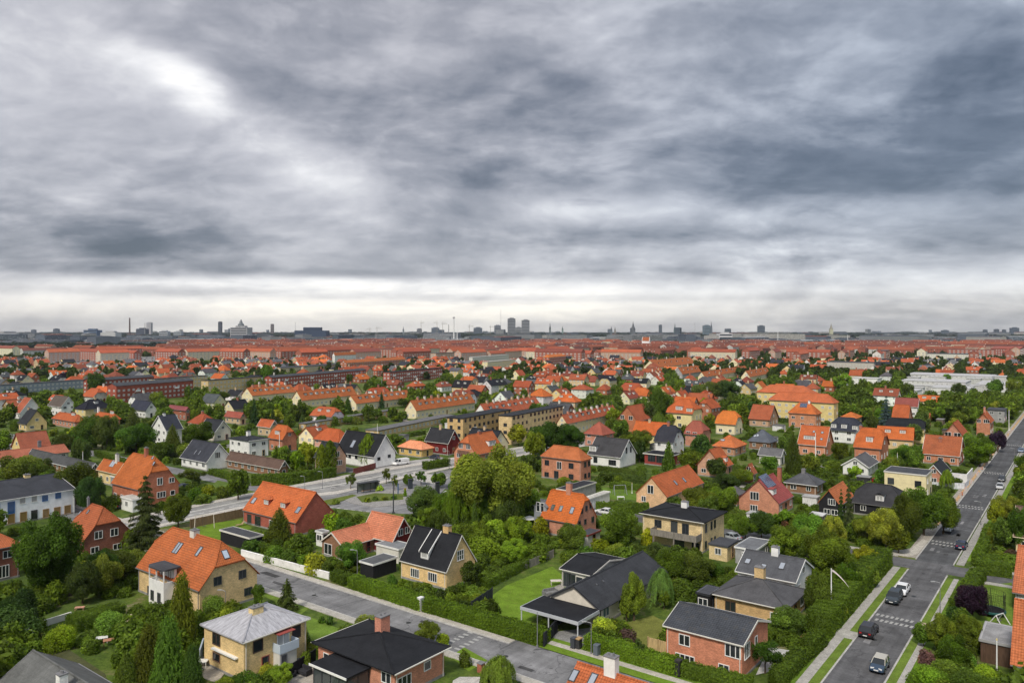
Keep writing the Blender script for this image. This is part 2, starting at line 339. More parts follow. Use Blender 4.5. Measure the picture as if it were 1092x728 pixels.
# ------------------------------------------------------------------ windows: shared meshes
WIN = {}
def win_meshes(w, h, nx, ny, style):
    """frame with mullions (front is -y) and the pane behind it"""
    key = (round(w, 1), round(h, 1), nx, ny, style)
    if key in WIN: return WIN[key]
    w, h = key[0], key[1]; f = .09; m_ = .05; x, z = w / 2, h / 2
    a = MB()
    a.box(-x, x, -.07, .02, z - f, z); a.box(-x, x, -.09, .02, -z, -z + f)
    a.box(-x, -x + f, -.07, .02, -z + f, z - f); a.box(x - f, x, -.07, .02, -z + f, z - f)
    for i in range(1, nx): c = -x + w * i / nx; a.box(c - m_, c + m_, -.06, .02, -z + f, z - f)
    for i in range(1, ny):
        c = -z + h * i / ny
        for k in range(nx): a.box(-x + f + (w * k / nx if k else 0) + (m_ if k else 0) - (f if k else 0), -x + w * (k + 1) / nx - (m_ if k < nx - 1 else f), -.055, .02, c - .03, c + .03)
    p = MB(); p.box(-x + f * .8, x - f * .8, -.025, .0, -z + f * .8, z - f * .8)
    one = MB()
    for src, mi in ((a, 0), (p, 1)):
        k = len(one.v); one.v += src.v; one.f += [tuple(i + k for i in q) for q in src.f]; one.uv += src.uv; one.mi += [mi] * len(src.f)
    WIN[key] = (a.mesh('window_frame_mesh', 'paint'), p.mesh('pane_mesh', 'glass'), one.mesh('window_mesh', ['paint', 'glass']))
    return WIN[key]
FACE_ROT = {'B': 0.0, 'A': -math.pi / 2, 'D': math.pi / 2, 'E': math.pi}

class House:
    """a building: eave corner C (pixel, at eave height he), Lx/Rx = pixel columns of its left and right eave corners"""
    def __init__(s, label, cat='house', Cp=None, he=3.0, Lx=None, Rx=None, ax='v', rp=None, rise=None, kind='gable', k=None, wall='brick', wc='red', roof='roof_tile', rc='orange', oh=.4, rot=0.0,
                 trim=None, win=(), sky=(), chim=(), dorm=(), parent=None, world=None, auto=True, wcol='white', detail=2, skip='', group=None, name=None, found=True, auto_label=None, jit=0, lm=True):
        s.he = he; s.ax = ax; s.oh = oh; s.detail = detail; s.wcol = wcol
        a = AU + math.radians(rot); u = Vector((math.sin(a), math.cos(a))); v = Vector((-math.cos(a), math.sin(a))); s.u, s.v = u, v
        if world: cx, cy, s.Lu, s.Lv = world; ctr = Vector((cx, cy))
        else:
            c = P(*Cp, he)
            def reach(dr, px):           # distance along dr from c until it appears at column px
                k_ = (px - CX) / F; return (k_ * c.y - c.x) / (dr.x - k_ * dr.y)
            s.Lu = abs(reach(u, Rx)); s.Lv = abs(reach(v, Lx))
            if Cp[0] > 850 and ax in 'uv' and cat not in ('apartment block', 'terrace', 'school building', 'office building'): s.Lu = min(s.Lu, 13.0)
            ctr = c + u * s.Lu / 2 + v * s.Lv / 2
        s.ctr = ctr; s.rz = math.pi / 2 - a
        s.M = frame(ctr.x, ctr.y, 0, s.rz); s.Mi = s.M.inverted()
        L, W = (s.Lu, s.Lv) if ax == 'u' else (s.Lv, s.Lu); s.a, s.b = L / 2, W / 2
        s.R = s.M if ax == 'u' else s.M @ Matrix.Rotation(math.pi / 2, 4, 'Z'); s.Ri = s.R.inverted(); s.vis = -1 if ax == 'u' else 1
        if rp is not None:
            o, d_ = s.ray(*rp, s.Ri); t = -o.y / d_.y; rise = (o + d_ * t).z - he
            lim = {'gable': (.32, 1.35), 'half': (.5, 1.35), 'hip': (.2, 1.15)}.get(kind, (.1, 1.2)); rise = max(lim[0] * s.b, min(lim[1] * s.b, rise))
        if rise is None: rise = s.b * .8 if kind != 'flat' else .0
        if kind == 'flat': rise = 0
        s.rise = rise; s.kind = kind
        kk = {'gable': (1, 1), 'hip': (0, 0), 'half': (.55, .55), 'flat': (1, 1)}[kind] if k is None else k
        s.k = kk; s.inset = min(s.b, s.a * .96)
        ppx, ppy = pix(ctr.x, ctr.y, he / 2) if ctr.y > 5 else (0, 900)
        name = name or {'house': 'house', 'apartment block': 'apartment_block', 'terrace': 'terraced_houses'}.get(cat, cat.replace(' ', '_'))
        if parent is None:
            full = label.replace('|', ''); s.root = thing(name, full, cat, s.M, group)
            if lm and '|' in label: LM.append(('the ' + label.split('|')[0], ppx, ppy))
            if auto_label: AUTO.append((s.root, auto_label, ppx, ppy))
        else: s.root = parent.root
        s.wc = cc(wc, jit); s.rc = cc(rc, jit); s.wall_m = wall; s.roof_m = roof
        s.walls(); s.roof_build(roof, trim)
        if found and detail >= 2:
            f = MB(); q = oh - .04; f.box(-s.a + q, s.a - q, -s.b + q, s.b - q, -.3, .35); link('foundation', f.mesh('foundation', 'rough'), s.root, s.R, (.3, .29, .28))
        for w_ in win: s.window(*w_)
        if auto: s.auto_windows(skip={w_[0] for w_ in win} | set(skip))
        for q in sky: s.skylight(*q)
        for q in dorm: s.dormer(*q)
        for q in chim: s.chimney(*q)
        FOOT.append((ctr.x, ctr.y, u.x, u.y, s.Lu / 2, s.Lv / 2))
        pts = [pix(*((ctr + u * i * s.Lu / 2 + v * j * s.Lv / 2)), z) for i in (-1, 1) for j in (-1, 1) for z in (0, he + rise * .7) if (ctr + u * i * s.Lu / 2 + v * j * s.Lv / 2).y > 10]
        if pts: SCR.append((min(p[0] for p in pts), max(p[0] for p in pts), min(p[1] for p in pts), max(p[1] for p in pts), ctr.y))
    def ray(s, px, py, Mi):
        o = Mi @ Vector((0, 0, HC)); d_ = (Mi.to_3x3() @ Vector(((px - CX) / F, 1, (HY - py) / F))); return o, d_
    def walls(s):
        oh, a, b, he, k = s.oh, s.a, s.b, s.he, s.k; x, y = a - oh, b - oh; th = .17
        r0 = s.rise * oh / b if s.rise else 0; zt = he + r0 - th + .015 if s.rise else he - .02; rr = s.rise - r0
        m_ = MB(); z0 = -.3
        m_.face(((-x, -y, z0), (x, -y, z0), (x, -y, zt), (-x, -y, zt))); m_.face(((x, y, z0), (-x, y, z0), (-x, y, zt), (x, y, zt)))
        for sg, kk in ((-1, k[0]), (1, k[1])):
            X = sg * x; kz = kk if s.rise else 0
            if kz <= 0: pts = [(X, -y, z0), (X, y, z0), (X, y, zt), (X, -y, zt)]
            elif kz >= .999: pts = [(X, -y, z0), (X, y, z0), (X, y, zt), (X, 0, zt + rr), (X, -y, zt)]
            else: pts = [(X, -y, z0), (X, y, z0), (X, y, zt), (X, y * (1 - kz), zt + rr * kz), (X, -y * (1 - kz), zt + rr * kz), (X, -y, zt)]
            if sg < 0: pts = pts[::-1]
            m_.face(pts, [(p[1], p[2]) for p in pts])
        s.wtop = zt; link('wall', m_.mesh('wall', s.wall_m), s.root, s.R, s.wc)
    def roof_build(s, roof, trim):
        a, b, he, h = s.a, s.b, s.he, s.rise; th = .17; m_ = MB()
        if s.kind == 'flat':
            m_.box(-a, a, -b, b, he - .02, he + .28, 0); q = .22
            m_.face([(-a + q, -b + q, he + .285), (a - q, -b + q, he + .285), (a - q, b - q, he + .285), (-a + q, b - q, he + .285)], None, 1)
            r = link('roof', m_.mesh('roof', ['paint' if trim else roof, roof]), s.root, s.R, s.rc)
            if trim:
                t = MB(); o_ = .02
                t.box(-a - .04, a + .04, -b - .04, -b + o_, he + .02, he + .34); t.box(-a - .04, a + .04, b - o_, b + .04, he + .02, he + .34)
                t.box(-a - .04, -a + o_, -b + o_, b - o_, he + .02, he + .34); t.box(a - o_, a + .04, -b + o_, b - o_, he + .02, he + .34)
                link('fascia', t.mesh('fascia', 'paint'), s.root, s.R, cc(trim))
            return
        sl = math.hypot(b, h)
        ends = []
        for sg, kk in ((-1, s.k[0]), (1, s.k[1])):
            ends.append((sg * a, sg * (a - s.inset * (1 - kk)), kk))
        polys = []
        for sy in (-1, 1):
            (x0, r0, k0), (x1, r1, k1) = ends
            pts = [(x0, sy * b, 0), (x1, sy * b, 0)]
            if 0 < k1 < .999: pts.append((x1, sy * b * (1 - k1), h * k1))
            pts.append((r1, 0, h))
            if r1 - r0 > .01: pts.append((r0, 0, h))
            if 0 < k0 < .999: pts.append((x0, sy * b * (1 - k0), h * k0))
            if sy > 0: pts = pts[::-1]
            polys.append((pts, [(p[0], (b - abs(p[1])) / b * sl) for p in pts]))
        for sg, (xx, rr, kk) in ((-1, ends[0]), (1, ends[1])):
            if kk < .999:
                y = b * (1 - kk); pts = [(xx, -y, h * kk), (xx, y, h * kk), (rr, 0, h)]
                if sg < 0: pts = [pts[1], pts[0], pts[2]]
                polys.append((pts, [(p[1], math.hypot(p[0] - xx, p[2] - h * kk)) for p in pts]))
        edges = {}
        for pts, uv in polys:
            m_.face([(p[0], p[1], p[2] + he) for p in pts], uv)
            m_.face([(p[0], p[1], p[2] + he - th) for p in pts[::-1]], None)
            for i in range(len(pts)):
                e = (tuple(round(c, 3) for c in pts[i]), tuple(round(c, 3) for c in pts[(i + 1) % len(pts)]))
                if (e[1], e[0]) in edges: edges.pop((e[1], e[0]))
                else: edges[e] = (pts[i], pts[(i + 1) % len(pts)])
        for (p, q) in edges.values():
            m_.face([(p[0], p[1], p[2] + he - th), (q[0], q[1], q[2] + he - th), (q[0], q[1], q[2] + he), (p[0], p[1], p[2] + he)], [(0, 0), (1, 0), (1, .1), (0, .1)])
        # ridge and hip caps
        if s.detail >= 1:
            (x0, r0, k0), (x1, r1, k1) = ends
            if r1 - r0 > .5: m_.bar((r0, 0, he + h + .02), (r1, 0, he + h + .02), .13, 5)
            for xx, rr, kk in ends:
                if kk < .999:
                    for sy in (-1, 1): m_.bar((xx, sy * b * (1 - kk), he + h * kk + .02), (rr, 0, he + h + .03), .11, 5)
        link('roof', m_.mesh('roof', roof), s.root, s.R, s.rc)
        if s.detail >= 1:
            for sy in (-1, 1):     # gutters
                t = MB(); y0, y1 = sorted((sy * (b + .02), sy * (b + .14))); t.box(-a + .02, a - .02, y0, y1, he - .14, he - .02)
                link('gutter', t.mesh('gutter', 'paint'), s.root, s.R, cc(trim) if trim else (.16, .16, .16))
        if s.detail >= 2 and s.kind != 'flat':
            for x_, y_ in ((-a + s.oh + .25, s.vis * (b - s.oh + .08)), (a - s.oh - .25, s.vis * (b - s.oh + .08))):
                t = MB(); t.cyl((x_, y_), .055, .055, .05, he - .1, 6); t.bar((x_, y_, he - .12), (x_, s.vis * (b + .06), he - .06), .05, 6); link('downpipe', t.mesh('downpipe', 'paint'), s.root, s.R, cc(trim) if trim else (.3, .3, .3))
        if trim and s.detail >= 1:
            for sg, (xx, rr, kk) in ((-1, ends[0]), (1, ends[1])):
                t = MB(); n_ = 0
                if kk > 0:
                    for sy in (-1, 1):
                        x0, x1 = sorted((xx + sg * .004, xx + sg * .07)); p0 = (sy * b, he); p1 = (sy * b * (1 - kk), he + h * kk)
                        q = [(x0, *p0), (x0, *p1)]; d0 = .22; up = .05
                        for X0, X1 in ((x0, x1),):
                            A_ = [(X0, p0[0], p0[1] - d0), (X0, p1[0], p1[1] - d0), (X0, p1[0], p1[1] + up), (X0, p0[0], p0[1] + up)]
                            B_ = [(X1, *q_[1:]) for q_ in A_]
                            t.face(A_ if sy > 0 else A_[::-1]); t.face(B_[::-1] if sy > 0 else B_)
                            for i in range(4): j = (i + 1) % 4; t.face([A_[i], A_[j], B_[j], B_[i]])
                        n_ += 1
                if n_: link('bargeboard', t.mesh('bargeboard', 'paint'), s.root, s.R, cc(trim))
    # -------- things on walls
    def face_frame(s, f):
        x, y = s.Lu / 2 - s.oh, s.Lv / 2 - s.oh
        off = {'B': y, 'E': y, 'A': x, 'D': x}[f]
        return s.M @ Matrix.Rotation(FACE_ROT[f], 4, 'Z') @ Matrix.Translation((0, -off, 0))
    def on_face(s, f, px, py):
        Ff = s.face_frame(f); o, d_ = s.ray(px, py, Ff.inverted()); t = -o.y / d_.y; q = o + d_ * t; return q.x, q.z
    def put_window(s, f, x, z, w, h, nx=2, ny=1, col=None, style='w', glass=None):
        half = (s.Lv if f in 'AD' else s.Lu) / 2 - s.oh - w / 2 - .12
        x = max(-half, min(half, x)); z = max(h / 2 + .15, z)
        fm, pm, om = win_meshes(w, h, nx, ny, style); Mw = s.face_frame(f) @ Matrix.Translation((x, -.012, z))
        col = cc(col or s.wcol); gc = glass or random.choice([(.02, .026, .03), (.03, .035, .04), (.02, .02, .025), (.10, .11, .11), (.05, .06, .07)])
        nm = 'door' if style == 'door' else 'window'
        if s.detail >= 2:
            o = link(nm, fm, s.root, Mw, col); link('pane', pm, o, Mw, gc)
            if style == 'door':
                t = MB(); t.box(w * .28, w * .34, -.16, -.07, -.06, .02); link('handle', t.mesh('handle', 'metal'), o, Mw, (.5, .5, .5))
        else: link(nm, om, s.root, Mw, col)
    def window(s, f, px, py, w=1.3, h=1.2, nx=2, ny=1, col=None, style='w', glass=None):
        x, z = s.on_face(f, px, py); s.put_window(f, x, z, w, h, nx, ny, col, style, glass)
    def auto_windows(s, skip=()):
        for f in 'ABDE':
            if f in skip: continue
            L = (s.Lv if f in 'AD' else s.Lu) - 2 * s.oh; n = max(1, int(L / 3.1)); nf = max(1, int(round((s.he - .4) / 2.75)))
            if s.detail < 1 and f in 'DE': continue
            for j in range(nf):
                for i in range(n):
                    if s.detail >= 1 and random.random() < .15 and j > 0: continue
                    x = (i + .5) / n * L - L / 2; z = .9 + 2.75 * j + .75
                    if z + .6 > s.wtop: z = s.wtop - .75
                    if j == 0 and i == n // 2 and f in 'BE' and s.detail >= 1: s.put_window(f, x, 1.25, 1.0, 2.1, 1, 2, random.choice(['white', 'dark', 'wood', 'wine']), 'door'); continue
                    s.put_window(f, x, z, random.choice((1.2, 1.5)) if s.detail else 1.4, 1.2, 2, 1)
            gable = (f in 'AD') == (s.ax == 'u')
            if gable and s.rise > 2.2 and (s.k[0] > .3) and s.kind != 'flat': s.put_window(f, 0, s.wtop + min(1.2, s.rise * .32), 1.2, 1.1, 2, 1)
    # -------- things on roofs
    def slope_point(s, px, py, side=None):
        """roof point under a pixel; side None = the main visible slope, 'N' = the near hip"""
        o, d_ = s.ray(px, py, s.Ri)
        if side == 'N':      # plane through near hip: z = he + h*k + (x+a)*g
            k0 = s.k[0]; g = s.rise * (1 - k0) / max(.1, s.inset * (1 - k0)); base = s.he + s.rise * k0
            t = (base + (o.x + s.a) * g - o.z) / (d_.z - d_.x * g); q = o + d_ * t
            nrm = Vector((-g, 0, 1)).normalized(); ex = Vector((0, -1, 0))
        else:
            g = s.rise / s.b; sy = s.vis
            t = (s.he + (s.b - sy * o.y) * g - o.z) / (d_.z + sy * d_.y * g); q = o + d_ * t
            q.y = sy * min(max(sy * q.y, .1), s.b - .2); q.x = max(-s.a + .3, min(s.a - .3, q.x)); q.z = s.he + (s.b - sy * q.y) * g
            nrm = Vector((0, sy * g, 1)).normalized(); ex = Vector((1, 0, 0)) if sy < 0 else Vector((-1, 0, 0))
        ey = nrm.cross(ex); m_ = Matrix((ex, ey, nrm)).transposed().to_4x4(); m_.translation = q
        return s.R @ m_, q
    def skylight(s, px, py, w=.9, h=1.3, side=None, mat='lit_glass', n=1, frame_col=(.06, .06, .065), nm='skylight'):
        Mw, q = s.slope_point(px, py, side); a_ = MB(); x, y, f = w / 2, h / 2, .09
        a_.box(-x, x, -y, -y + f, -.02, .11); a_.box(-x, x, y - f, y, -.02, .11); a_.box(-x, -x + f, -y + f, y - f, -.02, .11); a_.box(x - f, x, -y + f, y - f, -.02, .11)
        for i in range(1, n): c = -x + w * i / n; a_.box(c - .06, c + .06, -y + f, y - f, -.02, .11)
        o = link(nm, a_.mesh('skylight', 'paint'), s.root, Mw, cc(frame_col))
        p_ = MB(); p_.box(-x + f, x - f, -y + f, y - f, -.02, .075); link('pane', p_.mesh('pane', mat), o, Mw)
    def dormer(s, px, py, w=2.2, h=1.5, roof='flat', wc='white', rc=None, nx=2, long=False, side=None):
        Mw, q = s.slope_point(px, py, side); g = s.rise / s.b; sy = s.vis
        rot = 0 if sy < 0 else math.pi
        base = s.R @ Matrix.Translation(q) @ Matrix.Rotation(rot, 4, 'Z')    # -y outward
        dep = min(h / g + .2, abs(q.y) - .05) if not long else abs(q.y) - .1
        if dep < .4: dep = .4
        slope = (h * .55) / max(dep, .5) if roof == 'shed' else 0
        if long: slope = (g * dep - h) / dep
        b_ = MB(); x = w / 2; e = .3
        A_ = [(0, -e), (0, h), (dep, h + slope * dep), (dep, g * dep - e)]
        for X, fl in ((-x, 1), (x, 0)):
            pts = [(X, y, z) for y, z in A_]; b_.face(pts if not fl else pts[::-1])
        b_.face([(-x, 0, -e), (x, 0, -e), (x, 0, h), (-x, 0, h)])
        dm = link('dormer', b_.mesh('dormer', 'render_wall'), s.root, base, cc(wc))
        r = MB(); o_ = .18; t = .12
        if roof in ('flat', 'shed') or long:
            z0, z1 = h - slope * o_, h + slope * dep
            for dz_, fl in ((0.005, 1), (t, 0)):
                pts = [(-x - o_, -o_, z0 + dz_), (x + o_, -o_, z0 + dz_), (x + o_, dep, z1 + dz_), (-x - o_, dep, z1 + dz_)]; r.face(pts[::-1] if fl else pts)
            for p0, p1 in (((-x - o_, -o_, z0), (x + o_, -o_, z0)), ((x + o_, -o_, z0), (x + o_, dep, z1)), ((-x - o_, dep, z1), (-x - o_, -o_, z0))):
                r.face([p0, p1, (p1[0], p1[1], p1[2] + t), (p0[0], p0[1], p0[2] + t)])
        else:               # little gabled or hipped roof
            hh = x * .62; back = min(dep + hh / g, abs(q.y) - .02) ; hipf = x * .8 if roof == 'hip' else 0
            zf = h
            r.face([(-x - o_, -o_, zf), (0, hipf - o_, zf + hh), (0, back, zf + hh), (-x - o_, dep, zf)][::-1])
            r.face([(x + o_, -o_, zf), (0, hipf - o_, zf + hh), (0, back, zf + hh), (x + o_, dep, zf)])
            tri = [(-x - o_, -o_, zf), (x + o_, -o_, zf), (0, hipf - o_, zf + hh)]
            r.face(tri if roof == 'hip' else [(-x, 0, h), (x, 0, h), (0, 0, zf + hh - .05)], None)
            r.face([(-x - o_, -o_, zf - .1), (x + o_, -o_, zf - .1), (x + o_, -o_, zf), (-x - o_, -o_, zf)])
        link('dormer_roof', r.mesh('dormer_roof', s.roof_m if rc is None else 'felt'), dm, base, s.rc if rc is None else cc(rc))
        if long:
            for sx in (-1, 1):
                t_ = MB(); xa, xb = sorted((sx * (x + o_), sx * (x + o_ + .13))); A1 = [(xa, -o_, z0 - .1), (xa, dep, z1 - .1), (xa, dep, z1 + t + .05), (xa, -o_, z0 + t + .05)]; B1 = [(xb, *q_[1:]) for q_ in A1]
                t_.face(A1[::-1]); t_.face(B1)
                for i in range(4): j = (i + 1) % 4; t_.face([A1[i], A1[j], B1[j], B1[i]])
                link('bargeboard', t_.mesh('bargeboard', 'paint'), dm, base, cc('white'))
        ww, wh = w - .35, min(h - .3, 1.2)
        fm, pm, om = win_meshes(ww, wh, nx, 1, 'w'); link('window', om, dm, base @ Matrix.Translation((0, -.015, h / 2)), cc('white'))
    def chimney(s, px, py, col='red', w=.9, d=.7, off=0.0, h=None, mat='brick', cap='grey'):
        """py = top of the stack; it stands on the ridge line (off = metres towards the visible side)"""
        o, d_ = s.ray(px, py, s.Ri); yy = s.vis * off
        t = (yy - o.y) / d_.y; q = o + d_ * t; q.x = max(-s.a + .5, min(s.a - .5, q.x))
        zr = s.he + s.rise * (1 - abs(yy) / s.b) if s.rise else s.he
        top = min(max(q.z, zr + .7), zr + 2.2) if h is None else zr + h
        b_ = MB(); b_.box(-w / 2, w / 2, -d / 2, d / 2, zr - .8 - s.rise * .15, top - .12)
        M_ = s.R @ Matrix.Translation((q.x, yy, 0)); o_ = link('chimney', b_.mesh('chimney', mat), s.root, M_, cc(col))
        if s.detail >= 1:
            c_ = MB(); c_.box(-w / 2 - .06, w / 2 + .06, -d / 2 - .06, d / 2 + .06, top - .12, top); c_.cyl((-w * .2, 0), .12, .1, top, top + .3, 8); c_.cyl((w * .22, 0), .12, .1, top, top + .22, 8)
            link('chimney_cap', c_.mesh('chimney_cap', 'rough'), o_, M_, cc(cap))
    def annex(s, x0, x1, y0, y1, z0, z1, mat='render_wall', col='white', nm='annex', frame_=None, top=None, topcol='dark', over=.1):
        b_ = MB(); b_.box(x0, x1, y0, y1, z0, z1); o = link(nm, b_.mesh(nm, mat), s.root, frame_ or s.M, cc(col))
        if top:
            r = MB(); r.box(x0 - over, x1 + over, y0 - over, y1 + over, z1 + .003, z1 + .18); link('flat_roof', r.mesh('flat_roof', top), o, frame_ or s.M, cc(topcol))
        return o
def shed(label, Cp, he, Lx, Rx, wc='greywall', rc='dark', trim=None, cat='shed', **kw):
    kw.setdefault('oh', .15); return House(label, cat, Cp, he, Lx, Rx, kind=kw.pop('kind', 'flat'), wall=kw.pop('wall', 'wood'), wc=wc, roof=kw.pop('roof', 'felt'), rc=rc, trim=trim, found=False, **kw)

# ------------------------------------------------------------------ foliage prototypes
def leaf_mesh(name, cen, nrm, size, var, hue, stretch=None, core=None):
    n = len(cen); nrm = nrm / (np.linalg.norm(nrm, axis=1, keepdims=True) + 1e-9)
    t = rng.normal(size=(n, 3)); t -= nrm * (t * nrm).sum(1, keepdims=True); t /= np.linalg.norm(t, axis=1, keepdims=True) + 1e-9
    if stretch is not None: t = stretch + rng.normal(size=(n, 3)) * .15; t -= nrm * (t * nrm).sum(1, keepdims=True); t /= np.linalg.norm(t, axis=1, keepdims=True) + 1e-9
    b_ = np.cross(nrm, t); s = size[:, None]
    L = 1.5 if stretch is None else 2.6; Wd = 1.0 if stretch is None else .55
    v = np.stack([cen - t * s * L / 2, cen + b_ * s * Wd / 2 + t * s * .08, cen + t * s * L / 2, cen - b_ * s * Wd / 2 - t * s * .08], 1).reshape(-1, 3)
    f = np.arange(n * 4).reshape(n, 4)
    if core is not None:
        cv, cf = core; f2 = cf + len(v); v = np.concatenate([v, cv]); f = np.concatenate([f, f2]); var = np.concatenate([var, np.full(len(cf), .8)]); hue = np.concatenate([hue, np.zeros(len(cf))])
    me = bpy.data.meshes.new(name); me.vertices.add(len(v)); me.vertices.foreach_set('co', v.astype('f').ravel())
    me.loops.add(len(f) * 4); me.loops.foreach_set('vertex_index', f.astype('i').ravel())
    me.polygons.add(len(f)); me.polygons.foreach_set('loop_start', np.arange(0, len(f) * 4, 4, dtype='i')); me.polygons.foreach_set('loop_total', np.full(len(f), 4, 'i'))
    for nm, arr in (('var', var), ('hue', hue)):
        at = me.attributes.new(nm, 'FLOAT', 'FACE'); at.data.foreach_set('value', arr.astype('f'))
    me.materials.append(MATS['leaves']); me.update(calc_edges=True); return me
def sph(n):
    v = rng.normal(size=(n, 3)); return v / np.linalg.norm(v, axis=1, keepdims=True)
def blob_core(cs, rs):
    """low solid heart of each clump so that no light leaks through the crown"""
    o = np.array([(1, 0, 0), (0, 1, 0), (-1, 0, 0), (0, -1, 0)], float); V_, F_ = [], []
    for c, r in zip(cs, rs):
        k = len(V_); r = r * .62
        ring = lambda z, q: [c + np.array((x * q * r, y * q * r, z * r)) for x, y, _ in o]
        V_ += ring(-.8, .5) + ring(0, 1.0) + ring(.8, .5)
        for a_ in (0, 4):
            for i in range(4): j = (i + 1) % 4; F_.append((k + a_ + i, k + a_ + j, k + a_ + 4 + j, k + a_ + 4 + i))
        F_.append((k + 8, k + 9, k + 10, k + 11))
    return np.array(V_), np.array(F_)
def crown_round(name, n, leaf, nc=22, z0=.16, flat=1.0, bush=False, prof=None, airy=.0, seed=0, rmin=.12, rmax=.20):
    g = np.random.default_rng(seed); cs, rs = [], []
    H0 = 0.5 if bush else .57
    for i in range(nc):
        d_ = g.normal(size=3); d_ /= np.linalg.norm(d_); r = g.uniform(rmin, rmax)
        if bush: d_[2] = abs(d_[2]) * .9
        rad = (.5 - r) * (1 if g.random() > .25 else g.uniform(.3, .9)) * g.uniform(.86, 1.06)
        zz = (d_[2] * (.95 - r) * (rad / (.5 - r + 1e-6))) * 1.0 if bush else H0 + d_[2] * (.43 - r) * (rad / (.5 - r + 1e-6))
        cs.append((d_[0] * rad, d_[1] * rad, max(r * .6, zz) if bush else zz)); rs.append(r)
    if prof:
        cs, rs = [], []
        for i in range(nc):
            z = (i + .5) / nc; z = 1 - (1 - z) ** .62; z = min(z, .95); R0 = .5 * (1 - z) ** (.75 if prof == 'cone' else .45); r = max(.035, min(.13, R0 * g.uniform(.40, .62))); a_ = i * 2.4; q = max(0, R0 - r) * g.uniform(.8, 1.05)
            cs.append((math.cos(a_) * q, math.sin(a_) * q, z * .92 + .03)); rs.append(r)
    cs, rs = np.array(cs), np.array(rs)
    p = rs ** 2 / (rs ** 2).sum(); idx = g.choice(nc, size=n, p=p); d_ = sph(n)
    rad = rs[idx] * (1 - np.abs(g.normal(size=n)) * (.16 + airy)) * g.uniform(.96, 1.14, n)
    zs = 1.15 if not bush else 1.2
    cen = cs[idx] + d_ * rad[:, None] * np.array([1, 1, zs * flat])
    dist = np.linalg.norm(cen[:, None] - cs[None], axis=2) / rs[None]; dist[np.arange(n), idx] = 9
    keep = (dist.min(1) > .72) & (cen[:, 2] > -.02); cen, d2, idx = cen[keep], d_[keep], idx[keep]; m_ = len(cen)
    nrm = d2 * .75 + g.normal(size=(m_, 3)) * .55 + np.array([0, 0, .25])
    cv = g.uniform(.62, 1.38, nc); ch = g.uniform(0, .7, nc) ** 2
    return leaf_mesh(name, cen, nrm, leaf * g.uniform(.6, 1.5, m_), cv[idx] * g.uniform(.7, 1.35, m_), np.clip(ch[idx] + g.normal(size=m_) * .12, 0, 1), None, blob_core(cs, rs))
def crown_cone(name, n, leaf, kind='spruce', seed=0):
    g = np.random.default_rng(seed); z = 1 - np.sqrt(g.uniform(0, 1, n)); z = .06 + z * .94
    if kind == 'spruce':
        layer = np.floor(z * 13) / 13; fr = (z - layer) * 13
        nb = 9; br = g.integers(0, nb, n); ang = br * 2 * np.pi / nb + layer * 31.7 + g.normal(size=n) * .16
        ro = .5 * (1 - layer) ** .85 * (.80 + .35 * np.sin(br * 3.3 + layer * 50)); rad = ro * np.sqrt(g.uniform(.02, 1, n))
        cen = np.stack([np.cos(ang) * rad, np.sin(ang) * rad, layer + .06 - rad * .16 + fr * .035], 1)
        nrm = np.stack([np.cos(ang) * .5, np.sin(ang) * .5, np.full(n, .8)], 1) + g.normal(size=(n, 3)) * .4
        st = np.stack([np.cos(ang), np.sin(ang), np.full(n, -.35)], 1); var = g.uniform(.6, 1.4, n) * (.75 + .5 * g.random(200)[(layer * 13).astype(int) * 9 + br])
    else:
        prof = {'cone': lambda q: .5 * np.clip((1 - q), 0, 1) ** .62 * np.clip(q * 6, .55, 1), 'thuja': lambda q: .5 * np.clip(1 - q ** 2.6, 0, 1) * np.clip(q * 5 + .6, .6, 1), 'poplar': lambda q: .5 * np.sin(np.clip(q * .93 + .06, 0, 1) * np.pi) ** .6}[kind]
        z = g.uniform(0.0, 1, n); ang = g.uniform(0, 2 * np.pi, n)
        lump = 1 + .10 * np.sin(ang * 5 + z * 9) + .10 * np.sin(ang * 9 - z * 23) + .09 * np.sin(z * 31 + ang * 2) + .07 * np.sin(ang * 17 + z * 47)
        rad = prof(z) * lump * (1 - np.abs(g.normal(size=n)) * .12)
        cen = np.stack([np.cos(ang) * rad, np.sin(ang) * rad, z], 1); nrm = np.stack([np.cos(ang), np.sin(ang), np.full(n, .35)], 1) + g.normal(size=(n, 3)) * .6
        st = None; var = g.uniform(.55, 1.45, n) * (.55 + .9 * (lump - .55))
    cv = [];
    for i in range(6): q = .08 + i * .15; cv.append(((0, 0, q), .42 * (1 - q) if kind in ('spruce', 'cone') else .33))
    core = blob_core(np.array([c for c, r in cv]), np.array([r for c, r in cv]))
    return leaf_mesh(name, cen, nrm, leaf * g.uniform(.6, 1.4, n), var, np.clip(g.normal(size=n) * .15 + .1, 0, 1), st, core)
